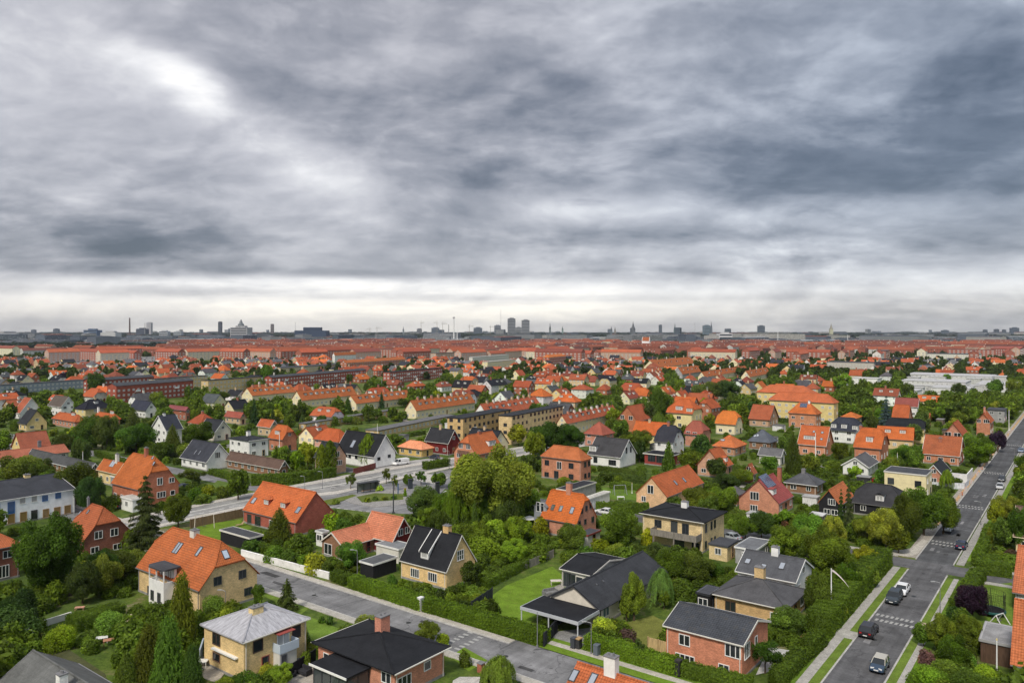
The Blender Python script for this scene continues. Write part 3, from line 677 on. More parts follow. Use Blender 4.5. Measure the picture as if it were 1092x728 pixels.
def crown_willow(name, n, leaf, seed=0):
    g = np.random.default_rng(seed); ns = 150; a_ = g.uniform(0, 2 * np.pi, ns); r = .5 * np.sqrt(g.uniform(.02, 1, ns)); top = .97 - r ** 2 * 1.5; ln = g.uniform(.25, .62, ns) * (.5 + r)
    i = g.integers(0, ns, n); t = g.uniform(0, 1, n); z = top[i] - ln[i] * t
    rr = r[i] * (.9 + .22 * t); cen = np.stack([np.cos(a_[i]) * rr, np.sin(a_[i]) * rr, z], 1) + g.normal(size=(n, 3)) * .02
    nrm = np.stack([np.cos(a_[i]), np.sin(a_[i]), np.full(n, .5)], 1) + g.normal(size=(n, 3)) * .5
    cs = np.array([(0, 0, .55), (.15, .1, .5), (-.15, .05, .5), (0, -.16, .48)]); core = blob_core(cs, np.array([.34, .28, .28, .28]))
    return leaf_mesh(name, cen, nrm, leaf * g.uniform(.6, 1.4, n), g.uniform(.65, 1.4, ns)[i] * g.uniform(.8, 1.2, n), np.clip(g.normal(size=n) * .2 + .3, 0, 1), np.tile(np.array([[0, 0, 1.]]), (n, 1)), core)
# level of detail 0 near, 1 middle, 2 far
LOD = ((20000, .0215), (3800, .048), (700, .10))
CR = {}
for L_, (n_, lf) in enumerate(LOD):
    CR['round', L_] = [crown_round('crown', n_, lf, 24, seed=10 + k, rmin=.11, rmax=.2) for k in range(4)]
    CR['dark', L_] = [crown_round('crown', int(n_ * 1.1), lf * .9, 34, seed=30 + k, rmin=.10, rmax=.17) for k in range(2)]
    CR['light', L_] = [crown_round('crown', int(n_ * 1.0), lf * 1.0, 36, seed=40 + k, airy=.12, rmin=.075, rmax=.15) for k in range(3)]
    CR['sparse', L_] = [crown_round('crown', int(n_ * .35), lf * 1.1, 16, seed=50, airy=.25, rmin=.09, rmax=.15)]
    CR['bush', L_] = [crown_round('foliage', int(n_ * .55), lf * 1.35, 14, bush=True, seed=60 + k, rmin=.16, rmax=.26) for k in range(3)]
    CR['spruce', L_] = [crown_cone('crown', int(n_ * 1.0), lf * 1.0, 'spruce', 70 + k) for k in range(2)]
    CR['cone', L_] = [crown_round('crown', int(n_ * .9), lf * .85, 60, prof='cone', seed=80 + k) for k in range(2)]
    CR['thuja', L_] = [crown_round('crown', int(n_ * 1.0), lf * .8, 80, prof='thuja', seed=85 + k) for k in range(2)]
    CR['poplar', L_] = [crown_cone('crown', int(n_ * .8), lf * .9, 'poplar', 82)]
    CR['willow', L_] = [crown_willow('crown', int(n_ * .9), lf * .9, 90)]
for k_ in ('round', 'light', 'dark'): CR[k_, 3] = [crown_round('crown', 42000, .0165, 46, seed=300, rmin=.07, rmax=.16, airy=.06)]
def trunk_mesh(kind, seed=0):
    g = random.Random(seed); m_ = MB(); m_.bar((0, 0, -.03), (.01, 0, .3), .045, 7, 0, .034)
    if kind == 'straight': m_.bar((.01, 0, .3), (0, 0, 1.0), .034, 6, 0, .006)
    else:
        m_.bar((.01, 0, .3), (.0, .01, .62), .034, 6, 0, .018)
        for i in range(6):
            a_ = i * 1.05 + g.random(); z = .28 + .06 * i; m_.bar((.005, 0, z), (math.cos(a_) * .26, math.sin(a_) * .26, z + .24 + g.random() * .1), .02, 5, 0, .005)
    return m_.mesh('trunk', 'bark')
TR = {'limbs': [trunk_mesh('limbs', k) for k in range(2)], 'straight': [trunk_mesh('straight')]}
KINDS = dict(round=('round', (0.109, 0.174, 0.018), 'round green tree'), dark=('dark', (0.062, 0.108, 0.017), 'dense dark green tree'), light=('light', (0.190, 0.263, 0.024), 'light yellow-green tree'), bush=('bush', (0.109, 0.174, 0.019), 'rounded green bush'),
             lbush=('bush', (0.206, 0.291, 0.021), 'bright yellow-green bush'), dbush=('bush', (0.062, 0.106, 0.017), 'dark green bush'), rbush=('bush', (0.103, 0.067, 0.045), 'reddish brown bush'), spruce=('spruce', (0.052, 0.087, 0.022), 'tall dark spruce'), bluespruce=('spruce', (0.077, 0.112, 0.106), 'blue-grey spruce'),
             cone=('cone', (0.077, 0.129, 0.019), 'cone-shaped green conifer'), ycone=('cone', (0.206, 0.291, 0.021), 'cone-shaped yellow conifer'), thuja=('thuja', (0.109, 0.168, 0.021), 'columnar green thuja'), poplar=('poplar', (0.103, 0.168, 0.017), 'narrow upright tree'),
             willow=('willow', (0.119, 0.185, 0.021), 'weeping light green tree'), silver=('willow', (0.134, 0.202, 0.059), 'silvery green weeping tree'), purple=('dark', (0.027, 0.016, 0.025), 'dark purple-leaved tree'), sparse=('sparse', (0.087, 0.146, 0.021), 'young loose-crowned tree'))
NTREE = [0, 0]
def tree_world(kind, x, y, wdt, hgt, label=None, colj=.16, px=None, py=None, lod=None):
    base, col, phrase = KINDS[kind]; isb = base == 'bush'
    NTREE[isb] += 1
    pw = max(wdt, hgt * .7) * F / y; lod = (3 if pw > 58 and base in ('round', 'light', 'dark') else 0 if pw > 26 else 1 if pw > 11 else 2) if lod is None else lod
    if label and 'largest light green' in label: col = (.25, .30, .035)
    if label and 'broad dense' in label: col = (.075, .118, .018)
    me = random.choice(CR[base, lod]); rz = random.uniform(0, 6.28); k1, k2 = 1 + random.uniform(-.28, .32), random.uniform(-.22, .30); col = (col[0] * k1 * (1 + k2), col[1] * k1, col[2] * k1 * (1 + random.uniform(-.3, .5)))
    M_ = frame(x, y, 0, rz); cx_, cy_ = pix(x, y, hgt / 2)
    if isb: o = link('bush', me, None, M_ @ Matrix.Diagonal((wdt, wdt, hgt, 1)), col); cat = 'bush'
    else:
        o = link('tree' if base not in ('spruce', 'cone', 'thuja') else 'conifer', None, None, M_); cat = 'tree'
        link('crown', me, o, M_ @ Matrix.Diagonal((wdt, wdt, hgt, 1)), col)
        tk = 'straight' if base in ('spruce', 'cone', 'thuja', 'poplar') else 'limbs'
        link('trunk', random.choice(TR[tk]), o, M_ @ Matrix.Diagonal((hgt * .55, hgt * .55, hgt * .8, 1)), (.10, .075, .05))
    o['category'] = cat; o['group'] = {'bush': 'garden bushes among the houses', 'tree': 'garden trees among the houses'}[cat]
    if label: o['label'] = label
    else: AUTO.append((o, phrase, cx_, cy_))
    TREES.append((x, y, wdt / 2)); return o
TREES = []
def tree(kind, cx, yt, yb, wpx, label=None):
    yb_ = yb - (0 if kind.endswith('bush') else wpx * .05); b_ = P(cx, yb_); sc = F / b_.y
    w_ = wpx / sc; h_ = (yb_ - yt) / sc
    # the far side of the crown rises a little above its top in this view; keep the visible height
    h_ = max(h_ - w_ * .5 * (HC - h_) / b_.y * .5, h_ * .7)
    y = b_.y + w_ * .35; x = (cx - CX) * y / F
    return tree_world(kind, x, y, w_, h_, label)
def hedge(pts, w=1.4, h=1.8, col=(.055, .10, .018), label=None, world=False, side=1, leaf=None, z0=0):
    """clipped hedge along a ground line (pixels, its near foot)"""
    q = [Vector(p) if world else P(*p) for p in pts]
    m_ = []; allc, alln = [], []; cv, cf = [], []
    dist = min(p.y for p in q); lf = leaf or max(.16, dist / 700); L0 = 0
    ctr = q[0]
    for a_, b_ in zip(q, q[1:]):
        d_ = b_ - a_; L = d_.length; d_.normalize(); nn = Vector((-d_.y, d_.x)) * side
        A = a_ - ctr; n = int((L * (2 * h + w) + 2 * w * h) / (lf * lf) * 1.5)
        r = rng.random((n, 3)); u_ = r[:, 0] * L; tot = 2 * h + w; k = r[:, 1] * tot
        wav = .06 * np.sin(u_ * 1.7) + .05 * np.sin(u_ * 4.1 + 1)
        yy = np.where(k < h, 0, np.where(k < h + w, k - h, w)); zz = np.where(k < h, k, np.where(k < h + w, h, tot - k))
        nx = np.where(k < h, -1, np.where(k < h + w, 0, 1)).astype(float); nz = np.where((k >= h) & (k < h + w), 1, .1)
        ends = r[:, 2] < (2 * w * h) / (L * tot + 2 * w * h); u_ = np.where(ends, np.where(r[:, 0] > .5, L, 0), u_); yy = np.where(ends, rng.random(n) * w, yy); zz = np.where(ends, rng.random(n) * h, zz)
        yy = yy + nx * wav + rng.normal(size=n) * .05; zz = zz * (1 + wav * .6) + rng.normal(size=n) * .05
        cen = np.stack([A.x + d_.x * u_ + nn.x * yy, A.y + d_.y * u_ + nn.y * yy, zz], 1)
        nr = np.stack([nn.x * nx, nn.y * nx, nz], 1) + rng.normal(size=(n, 3)) * .45
        allc.append(cen); alln.append(nr); i0 = .12
        cr = [(A + d_ * uu + nn * y_, z_) for uu, y_, z_ in ((i0, i0, 0), (L - i0, i0, 0), (L - i0, w - i0, 0), (i0, w - i0, 0), (i0, i0, h - i0), (L - i0, i0, h - i0), (L - i0, w - i0, h - i0), (i0, w - i0, h - i0))]
        k0 = len(cv); cv += [(p.x, p.y, z_) for p, z_ in cr]
        cf += [(k0, k0 + 1, k0 + 5, k0 + 4), (k0 + 1, k0 + 2, k0 + 6, k0 + 5), (k0 + 2, k0 + 3, k0 + 7, k0 + 6), (k0 + 3, k0, k0 + 4, k0 + 7), (k0 + 4, k0 + 5, k0 + 6, k0 + 7)]
    cen = np.concatenate(allc); n = len(cen)
    var = rng.uniform(.7, 1.3, n) * (1 + .18 * np.sin(cen[:, 0] * .9) * np.sin(cen[:, 1] * .7))
    me = leaf_mesh('hedge', cen, np.concatenate(alln), lf * rng.uniform(.6, 1.3, n), var, np.clip(rng.normal(size=n) * .2 + .15, 0, 1), None, (np.array(cv), np.array(cf)))
    M_ = frame(ctr.x, ctr.y, z0); mid = (q[0] + q[-1]) / 2
    o = link('hedge', me, None, M_, col); o['category'] = 'hedge'
    if label: o['label'] = label
    else: AUTO.append((o, 'clipped green hedge', *pix(mid.x, mid.y, h / 2)))
    for a_, b_ in zip(q, q[1:]):
        d_ = (b_ - a_); mm = (a_ + b_) / 2; L = d_.length; d_.normalize(); FOOT.append((mm.x, mm.y, d_.x, d_.y, L / 2, w))
    return o
def wallfence(pts, h, th, mat, col, label, name='fence', cat='fence', world=False, posts=None, z0=0.0):
    q = [Vector(p) if world else P(*p) for p in pts]; c = q[0]; m_ = MB(); pl = []
    for a_, b_ in zip(q, q[1:]):
        d_ = b_ - a_; L = d_.length; d_.normalize(); n_ = Vector((-d_.y, d_.x)) * th / 2
        A = a_ - c; B = b_ - c; m_.prism([A - n_, B - n_, B + n_, A + n_], z0 - .2, h)
        if posts:
            k = int(L / posts) + 1
            for i in range(k + 1): pl.append(A + d_ * L * i / k)
    for a_, b_ in zip(q, q[1:]): mm = (a_ + b_) / 2; dd = (b_ - a_); FOOT.append((mm.x, mm.y, dd.x / dd.length, dd.y / dd.length, dd.length / 2, .5))
    M_ = frame(c.x, c.y); r = link(name, None, None, M_); r['label'] = label; r['category'] = cat
    link('panel', m_.mesh('panel', mat), r, M_, cc(col))
    if posts:
        pm = MB(); pm.box(-.09, .09, -.09, .09, -.1, h + .08); pm = pm.mesh('post', mat)
        for p in pl: link('post', pm, r, M_ @ Matrix.Translation((p.x, p.y, 0)), tuple(x * .8 for x in cc(col)))
    else:
        cp = MB()
        for a_, b_ in zip(q, q[1:]):
            d_ = (b_ - a_); d_.normalize(); n_ = Vector((-d_.y, d_.x)) * (th / 2 + .04); A = a_ - c; B = b_ - c; cp.prism([A - n_, B - n_, B + n_, A + n_], h + .003, h + .07)
        link('coping', cp.mesh('coping', 'rough'), r, M_, tuple(min(.9, x * 1.1) for x in cc(col)))
    return r
# ================================================================== GROUND, ROADS, PAVEMENTS, LAWNS
g = MB(); R_ = 12500
xs = [-R_, -3000, -600, -150, 150, 600, 3000, R_]; ys = [-3000, -200, 60, 200, 500, 1200, 4000, R_]
for i in range(7):
    for j in range(7): g.face(((xs[i], ys[j], 0), (xs[i + 1], ys[j], 0), (xs[i + 1], ys[j + 1], 0), (xs[i], ys[j + 1], 0)))
structure('ground', g, 'ground')
ROADS = []     # (p0, p1, halfwidth) for keeping plants off
def st_strip(name, s0, s1, t0, t1, z, mat, col, cut=None, keep=True, kerb=0.0):
    """a strip on the street grid; s runs along the street to the upper right, t to the upper left"""
    m_ = MB(); n = 1
    pts = [ST(s0, t0), ST(s1, t0), ST(s1, t1), ST(s0, t1)]
    L = [(0, 0), (s1 - s0, 0), (s1 - s0, t1 - t0), (0, t1 - t0)]
    m_.face([(p.x, p.y, z) for p in pts], L)
    if kerb:
        for i in range(4):
            a_, b_ = pts[i], pts[(i + 1) % 4]; m_.face(((a_.x, a_.y, 0), (b_.x, b_.y, 0), (b_.x, b_.y, z), (a_.x, a_.y, z)))
    if keep:
        c = (pts[0] + pts[2]) / 2; FOOT.append((c.x, c.y, U.x, U.y, abs(s1 - s0) / 2, abs(t1 - t0) / 2)); ROADS.append((s0, s1, t0, t1))
    return structure(name, m_, mat, col)
def poly(name, pts, z, mat, col, kind='structure', keep=False, kerb=False, world=False):
    q = [Vector(p) if world else P(*p) for p in pts]; m_ = MB()
    ar = sum(q[i].x * q[(i + 1) % len(q)].y - q[(i + 1) % len(q)].x * q[i].y for i in range(len(q)))
    if ar < 0: q = q[::-1]
    m_.face([(p.x, p.y, z) for p in q], [(p.dot(U), p.dot(V)) for p in q])
    if kerb:
        for i in range(len(q)): a_, b_ = q[i], q[(i + 1) % len(q)]; m_.face(((a_.x, a_.y, 0), (b_.x, b_.y, 0), (b_.x, b_.y, z), (a_.x, a_.y, z)))
    POLYS.append(q); return structure(name, m_, mat, col, kind)
POLYS = []
ASP = (.105, .105, .110); ASPL = (.17, .17, .175); PAVE = (.40, .385, .36); KERB = (.46, .45, .43); LAWN = (.125, .205, .022); VG = (.12, .18, .03); DULL = (.11, .155, .03)
# street on the right, running away to the upper right: t 19.6 .. 25.4
st_strip('road', -60, 149.5, 19.6, 25.4, .012, 'asphalt', ASP)
st_strip('road', 155.5, 620, 19.4, 25.4, .012, 'asphalt', (.085, .087, .092))
st_strip('road', 149.5, 155.5, -90, 19.4, .016, 'asphalt', ASP)          # cross street, right arm
st_strip('road', 149.5, 155.5, 19.4, 25.4, .016, 'asphalt', ASP)
st_strip('road', 149.5, 155.5, 25.4, 190, .016, 'asphalt', ASP)          # cross street, left arm
for s0, s1 in ((-60, 149.0), (156.0, 600)):
    if s0 < 0: splits = [(-60, 101), (103.5, 131), (131, 148)]
    else: splits = [(156.4, 600)]
    st_strip('kerb', s0, s1 - .4, 25.4, 25.62, .12, 'paving', KERB, kerb=1, keep=False)
    st_strip('kerb', s0, s1 - .4, 19.38, 19.6, .12, 'paving', KERB, kerb=1, keep=False)
st_strip('verge', -60, 148.3, 25.62, 26.75, .10, 'lawn', VG); st_strip('pavement', -60, 148.6, 26.75, 27.95, .125, 'paving', PAVE, kerb=1)
st_strip('verge', -60, 147.5, 27.95, 29.3, .10, 'lawn', (.10, .17, .02))
st_strip('verge', -60, 147.0, 18.35, 19.38, .10, 'lawn', VG); st_strip('pavement', -60, 147.3, 17.6, 18.35, .125, 'paving', PAVE, kerb=1)
st_strip('verge', -60, 147.0, 16.6, 17.6, .10, 'lawn', (.10, .17, .02))
st_strip('driveway', 110, 113, 25.62, 29.2, .13, 'paving', (.42, .41, .38), keep=False); st_strip('driveway', 119, 122.5, 17.0, 19.38, .13, 'paving', (.45, .36, .25), keep=False)
# beyond the crossing
st_strip('pavement', 156.6, 600, 25.62, 27.6, .12, 'paving', (.36, .33, .29), kerb=1)
st_strip('sand', 185, 480, 26.0, 26.7, .135, 'lawn', (.46, .30, .16), keep=False)
st_strip('pavement', 156.6, 600, 17.9, 19.18, .12, 'paving', (.34, .33, .31), kerb=1)
st_strip('verge', 160, 260, 16.8, 17.9, .10, 'lawn', LAWN)
st_strip('pavement', 156.0, 157.4, 28.5, 40, .12, 'paving', PAVE, kerb=1); st_strip('pavement', 156.0, 157.4, -60, 17.0, .12, 'paving', PAVE, kerb=1)
st_strip('pavement', 147.6, 149.0, -60, 17.0, .12, 'paving', PAVE, kerb=1, keep=False)
poly('pavement', [(945, 590), (971, 594), (979, 590), (990, 577), (984, 575), (972, 585), (950, 587)], .13, 'paving', (.5, .47, .42), kerb=True)
# street across the lower left: s 74.4 .. 80.8
st_strip('road', 74.4, 80.8, 25.5, 340, .020, 'asphalt', ASPL)
st_strip('road', 80.8, 82.4, 25.5, 62, .024, 'asphalt', ASPL, keep=False)
st_strip('kerb', 80.8, 81.0, 62, 340, .12, 'paving', KERB, kerb=1, keep=False); st_strip('pavement', 81.0, 82.2, 62, 340, .115, 'paving', (.47, .44, .39), kerb=1)
st_strip('kerb', 74.2, 74.4, 25.5, 340, .12, 'paving', KERB, kerb=1, keep=False); st_strip('pavement', 72.9, 74.2, 25.5, 340, .115, 'paving', (.42, .40, .36), kerb=1)
st_strip('pavement', 83.9, 85.0, 26, 66, .115, 'paving', (.47, .44, .39), kerb=1); st_strip('verge', 82.4, 83.9, 26, 60, .10, 'lawn', LAWN); st_strip('verge', 85.0, 86.0, 26, 62, .09, 'lawn', LAWN)
st_strip('road', 117.2, 122.8, 165, 420, .014, 'asphalt', ASPL)           # side street far left
# main road across the middle, pale concrete edges
def strip_px(name, up, lo, z, mat, col, kerb=False): return poly(name, up + lo[::-1], z, mat, col, keep=True, kerb=kerb)
up = [(-60, 596), (100, 562), (202, 541.5), (265, 528.5), (324, 517.5), (359, 511), (420, 500), (480, 490), (560, 477), (640, 466)]
lo = [(-60, 616), (100, 578), (201, 554), (262, 541), (330, 529), (360, 526), (420, 512), (480, 499), (560, 485), (640, 473)]
strip_px('road', up, lo, .024, 'asphalt', (.25, .247, .24))
def lerp(a_, b_, k): return [(p[0] + (q[0] - p[0]) * k, p[1] + (q[1] - p[1]) * k) for p, q in zip(a_, b_)]
strip_px('pavement', lerp(up, lo, -.18), lerp(up, lo, .05), .12, 'paving', (.50, .47, .43), True)
strip_px('pavement', lerp(up, lo, .84), lerp(up, lo, 1.05), .12, 'paving', (.52, .49, .45), True)
strip_px('bus_lane', lerp(up, lo, .34), lerp(up, lo, .42), .045, 'paving', (.50, .49, .46))
def px_dashes(a_, b_, n, w_=.16, duty=.5):
    m_ = MB(); A, B = P(*a_), P(*b_); d_ = (B - A).normalized(); nn = Vector((-d_.y, d_.x)) * w_
    for i in range(n):
        q0, q1 = A.lerp(B, i / n), A.lerp(B, (i + duty) / n); m_.face([(p.x, p.y, .052) for p in (q0 - nn, q1 - nn, q1 + nn, q0 + nn)])
    structure('road_markings', m_, 'road_paint', (.62, .62, .60))
px_dashes((140, 562), (330, 524), 18); px_dashes((330, 524), (480, 496), 16); px_dashes((140, 569), (330, 526.5), 1, .12, 1); px_dashes((352, 541), (398, 546), 6); px_dashes((440, 540), (500, 512), 8); px_dashes((425, 508), (470, 517), 9, .35)
poly('road', [(330, 530), (352, 527), (420, 513.5), (480, 500), (490, 503), (480, 515), (462, 535), (440, 548), (395, 546), (352, 541)], .030, 'asphalt', (.20, .20, .205))
poly('pavement', [(362, 531), (420, 521), (438, 527), (436, 537), (400, 541), (376, 537)], .13, 'paving', (.30, .29, .28), kerb=True)
poly('verge', [(380, 530), (400, 526), (430, 527), (430, 533), (386, 536)], .15, 'lawn', (.10, .13, .03)); poly('verge', [(345, 534), (376, 527.5), (381, 528.5), (352, 539)], .15, 'lawn', (.11, .14, .03))
poly('pavement', [(440, 503), (478, 509), (470, 517), (445, 512)], .13, 'paving', (.47, .45, .42), kerb=True)
poly('forecourt', [(398, 500), (423, 493), (470, 487), (476, 489), (420, 499), (404, 503)], .034, 'asphalt', (.33, .32, .31))
poly('driveway', [(778, 573), (800, 562), (833, 573), (806, 590), (790, 592)], .03, 'asphalt', (.17, .17, .17))
# raised tables: white dashes
def dashes(name, s, t0, t1, n, along='s'):
    m_ = MB()
    for row in (0, 1):
        for i in range(n):
            if along == 's': t = t0 + (t1 - t0) * (i + .25 + .5 * row) / n; pts = [ST(s + row * 2.2, t), ST(s + row * 2.2 + 1.0, t - .14), ST(s + row * 2.2 + 1.0, t + .26), ST(s + row * 2.2, t + .34)]
            else: q = t0 + (t1 - t0) * (i + .25 + .5 * row) / n; pts = [ST(q, s + row * 2.2), ST(q + .45, s + row * 2.2), ST(q + .45, s + row * 2.2 + .9), ST(q, s + row * 2.2 + .9)]
            m_.face([(p.x, p.y, .031) for p in pts])
    o = structure('road_markings', m_, 'road_paint', (.36, .36, .35)); return o
dashes('m', 119.5, 19.9, 25.1, 8); dashes('m', 169, 19.9, 25.1, 8); dashes('m', 208, 19.9, 25.1, 8); dashes('m', 262, 19.9, 25.1, 8); dashes('m', 330, 19.9, 25.1, 8)
dashes('m', 66, 75, 81.6, 7, 't'); dashes('m', 131.5, 75, 80.5, 7, 't')
# tarmac repairs and manhole covers
gr_ = random.Random(4)
for k in range(34):
    if k % 2: s_, t_ = gr_.uniform(60, 230), gr_.uniform(20.2, 24.6); ls, lt = gr_.uniform(1, 5), gr_.uniform(.5, 1.3)
    else: s_, t_ = gr_.uniform(75, 80), gr_.uniform(45, 150); ls, lt = gr_.uniform(.4, 1.2), gr_.uniform(1.5, 7)
    if 146 < s_ < 157: continue
    m_ = MB(); pts = [ST(s_ + i * ls / 2 * gr_.uniform(.8, 1.1), t_ + j * lt / 2 * gr_.uniform(.8, 1.1)) for i, j in ((-1, -1), (1, -1), (1, 1), (-1, 1))]; m_.face([(p.x, p.y, .0275) for p in pts]); g_ = gr_.choice([.05, .06, .075, .16, .2]); structure('road_patch', m_, 'asphalt', (g_, g_, g_ * 1.03))
for s_, t_ in ((70, 22.6), (92, 21.4), (112, 23.4), (134, 22.2), (168, 22.8), (77.5, 60), (78, 78), (77, 98), (78, 116)):
    m_ = MB(); c_ = ST(s_, t_); m_.face([(c_.x + .38 * math.cos(i * .5236), c_.y + .38 * math.sin(i * .5236), .034) for i in range(12)]); structure('manhole_cover', m_, 'metal', (.05, .05, .05))
# lawns and terraces
for pts, col in (([(516, 641), (540, 624), (589, 604), (603, 616), (606, 640), (570, 660), (566, 664), (545, 660), (526, 655)], LAWN), ([(203, 567), (215, 559), (256, 554), (269, 563), (232, 576)], LAWN),
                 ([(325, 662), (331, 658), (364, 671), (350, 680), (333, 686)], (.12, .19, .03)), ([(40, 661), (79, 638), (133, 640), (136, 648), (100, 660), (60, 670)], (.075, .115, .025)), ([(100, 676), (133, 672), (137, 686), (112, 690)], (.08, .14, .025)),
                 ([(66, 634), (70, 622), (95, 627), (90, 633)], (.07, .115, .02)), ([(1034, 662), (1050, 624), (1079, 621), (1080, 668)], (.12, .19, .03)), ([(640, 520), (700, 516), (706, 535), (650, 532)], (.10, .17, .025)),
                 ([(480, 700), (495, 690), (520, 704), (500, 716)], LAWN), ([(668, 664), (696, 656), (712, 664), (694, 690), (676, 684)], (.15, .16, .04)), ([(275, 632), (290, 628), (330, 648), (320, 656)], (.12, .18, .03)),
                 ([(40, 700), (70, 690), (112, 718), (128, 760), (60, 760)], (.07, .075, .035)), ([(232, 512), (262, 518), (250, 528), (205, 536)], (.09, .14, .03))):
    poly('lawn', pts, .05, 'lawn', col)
poly('terrace', [(199, 709), (212, 700), (222, 700), (243, 713), (232, 728), (212, 722)], .10, 'paving', (.46, .42, .36), kerb=True)
poly('terrace', [(578, 640), (586, 628), (600, 622), (604, 634), (594, 642)], .10, 'paving', (.36, .34, .31), kerb=True)
poly('driveway', [(578, 691), (590, 674), (632, 669), (626, 690), (612, 699)], .085, 'paving', (.27, .27, .27))
poly('terrace', [(820, 690), (850, 695), (838, 712), (806, 720)], .09, 'paving', (.48, .48, .47)); poly('terrace', [(851, 680), (866, 668), (872, 676), (857, 686)], .09, 'paving', (.42, .16, .09))
poly('terrace', [(483, 726), (490, 722), (512, 722), (510, 735), (480, 740)], .1, 'paving', (.5, .48, .45)); poly('terrace', [(300, 716), (333, 708), (345, 740), (300, 745)], .06, 'paving', (.42, .39, .34))
# ================================================================== NEAR AND MIDDLE HOUSES, ONE BY ONE
H = House
# ---- bottom row
p_ = P(35, 693, 6.0); c_ = p_ - V * 8
h = H('pale grey corrugated-roof house|, its white chimney low on the slope', world=(c_.x, c_.y, 9.5, 16), he=2.9, ax='v', rise=3.1, wc='red', roof='felt', rc=(0.2, 0.205, 0.2), trim='grey', chim=[(66, 712, 'white', .9, .8, 1.6)])
yv = H('yellow brick villa with white balcony bay|, orange half-hipped roof and skylights', Cp=(212, 630), he=3.9, Lx=144.7, Rx=277, ax='v', rp=(210, 569.5), kind='half', k=(.5, .6), wc=(.66, .49, .26), rc=(0.437, 0.129, 0.0467), oh=.3, trim=None,
       win=[('B', 232, 619, 1.3, 1.3, 2, 1, 'dark'), ('B', 258.4, 611.8, 1.3, 1.3, 2, 1, 'dark'), ('B', 264.6, 630, 1.4, 1.2, 2, 1, 'dark'), ('B', 228, 641, 1.3, 1.2, 2, 1, 'dark'), ('A', 159.7, 632, 1.2, 1.4, 2, 1, 'dark'), ('A', 198, 640, 1.2, 1.4, 2, 1, 'dark')],
       sky=[(189.5, 584, 1.5, 1.9, None, 'lit_glass', 2), (212.3, 587.7, .8, 1.6), (240.5, 590.8, 1.0, 1.5, 'N')], chim=[(207.6, 565, 'offwhite', 1.2, 1.0, 0, None, 'render_wall')])
# bay with roof terrace on its street side
bx, bz = yv.on_face('A', 178, 640); Fm = yv.face_frame('A') @ Matrix.Translation((bx, 0, 0))
b_ = MB(); b_.box(-2.2, 2.2, -1.7, .05, -.2, 3.0); b_.box(-2.2, 2.2, -1.7, -1.5, 3.0, 3.9); b_.box(-2.2, -2.05, -1.5, .05, 3.0, 3.9); b_.box(2.05, 2.2, -1.5, .05, 3.0, 3.9)
for x_ in (-2.2, 2.05, -.1): b_.box(x_, x_ + .15, -1.7, -1.55, 3.9, 5.7)
bay = link('bay', b_.mesh('bay', 'render_wall'), yv.root, Fm, cc('white'))
b_ = MB(); b_.prism([(-2.45, .9), (-2.45, -1.5), (-1.7, -2.0), (1.7, -2.0), (2.45, -1.5), (2.45, .9)], 5.7, 5.95); link('bay_roof', b_.mesh('bay_roof', 'felt'), bay, Fm, cc('slate'))
b_ = MB(); b_.box(-2.1, 2.1, 0.0, .4, 3.0, 5.68); link('dormer_wall', b_.mesh('dormer_wall', 'render_wall'), bay, Fm, cc('white'))
for x_, z_, w_, h_ in ((-1.1, 1.5, .9, 1.5), (.9, 1.5, .9, 1.5)): link('window', win_meshes(w_, h_, 1, 1, 'w')[2], bay, Fm @ Matrix.Translation((x_, -1.72, z_)), cc('dark'))
for x_ in (-1.1, .9): link('window', win_meshes(1.3, 1.9, 2, 1, 'w')[2], bay, Fm @ Matrix.Translation((x_, -.02, 4.3)), cc('white'))
gv = H('small yellow brick house with weathered grey hipped roof|, pale blue balcony over its door', Cp=(259, 685), he=5.0, Lx=213.4, Rx=331, ax='u', kind='hip', rise=1.9, wc=(.70, .52, .26), roof='old_slate', rc=(0.36, 0.36, 0.39), oh=.35, trim='offwhite', wcol='dark',
       win=[('B', 275, 688, 1.4, 1.5, 1, 1, 'darkwood'), ('B', 316, 673, 1.3, 1.6, 1, 1, 'darkwood'), ('B', 283, 703, 1.1, 1.0, 1, 1, 'wine'), ('A', 231, 681, 1.7, 1.5, 2, 1, 'darkwood'), ('A', 231, 700, 1.6, 1.1, 1, 1, 'brownbrick')], chim=[(273, 647, 'yellow', 1.5, 1.0, .8)])
bx, bz = gv.on_face('B', 301, 692); Fm = gv.face_frame('B') @ Matrix.Translation((bx, 0, 0))
b_ = MB(); b_.box(-1.4, 1.4, -1.5, 0, 2.4, 2.6); b_.box(-1.4, 1.4, -1.5, -1.42, 2.6, 3.5); b_.box(-1.4, -1.32, -1.42, 0, 2.6, 3.5); b_.box(1.32, 1.4, -1.42, 0, 2.6, 3.5); bal = link('balcony', b_.mesh('balcony', 'paint'), gv.root, Fm, (.50, .58, .66))
b_ = MB(); b_.box(-1.3, 1.2, -1.3, 0, -.2, 2.395); link('porch', b_.mesh('porch', 'render_wall'), gv.root, Fm, cc('offwhite')); link('door', win_meshes(.9, 2.0, 1, 2, 'door')[2], gv.root, Fm @ Matrix.Translation((-.7, -1.32, 1.15)), cc('grey'))
b_ = MB(); b_.box(-1.2, 1.2, -1.1, 0, 4.55, 4.62); link('awning', b_.mesh('awning', 'wood'), gv.root, Fm, cc('wine')); link('window', win_meshes(1.8, 1.9, 2, 1, 'w')[2], gv.root, Fm @ Matrix.Translation((.1, -.02, 3.6)), cc('white'))
ax_, az_ = gv.on_face('A', 241, 692); Fm = gv.face_frame('A'); b_ = MB(); b_.box(ax_ - 2.6, ax_ + 2.6, -.45, 0, 2.6, 2.78); link('awning', b_.mesh('awning', 'paint'), gv.root, Fm, cc('white'))
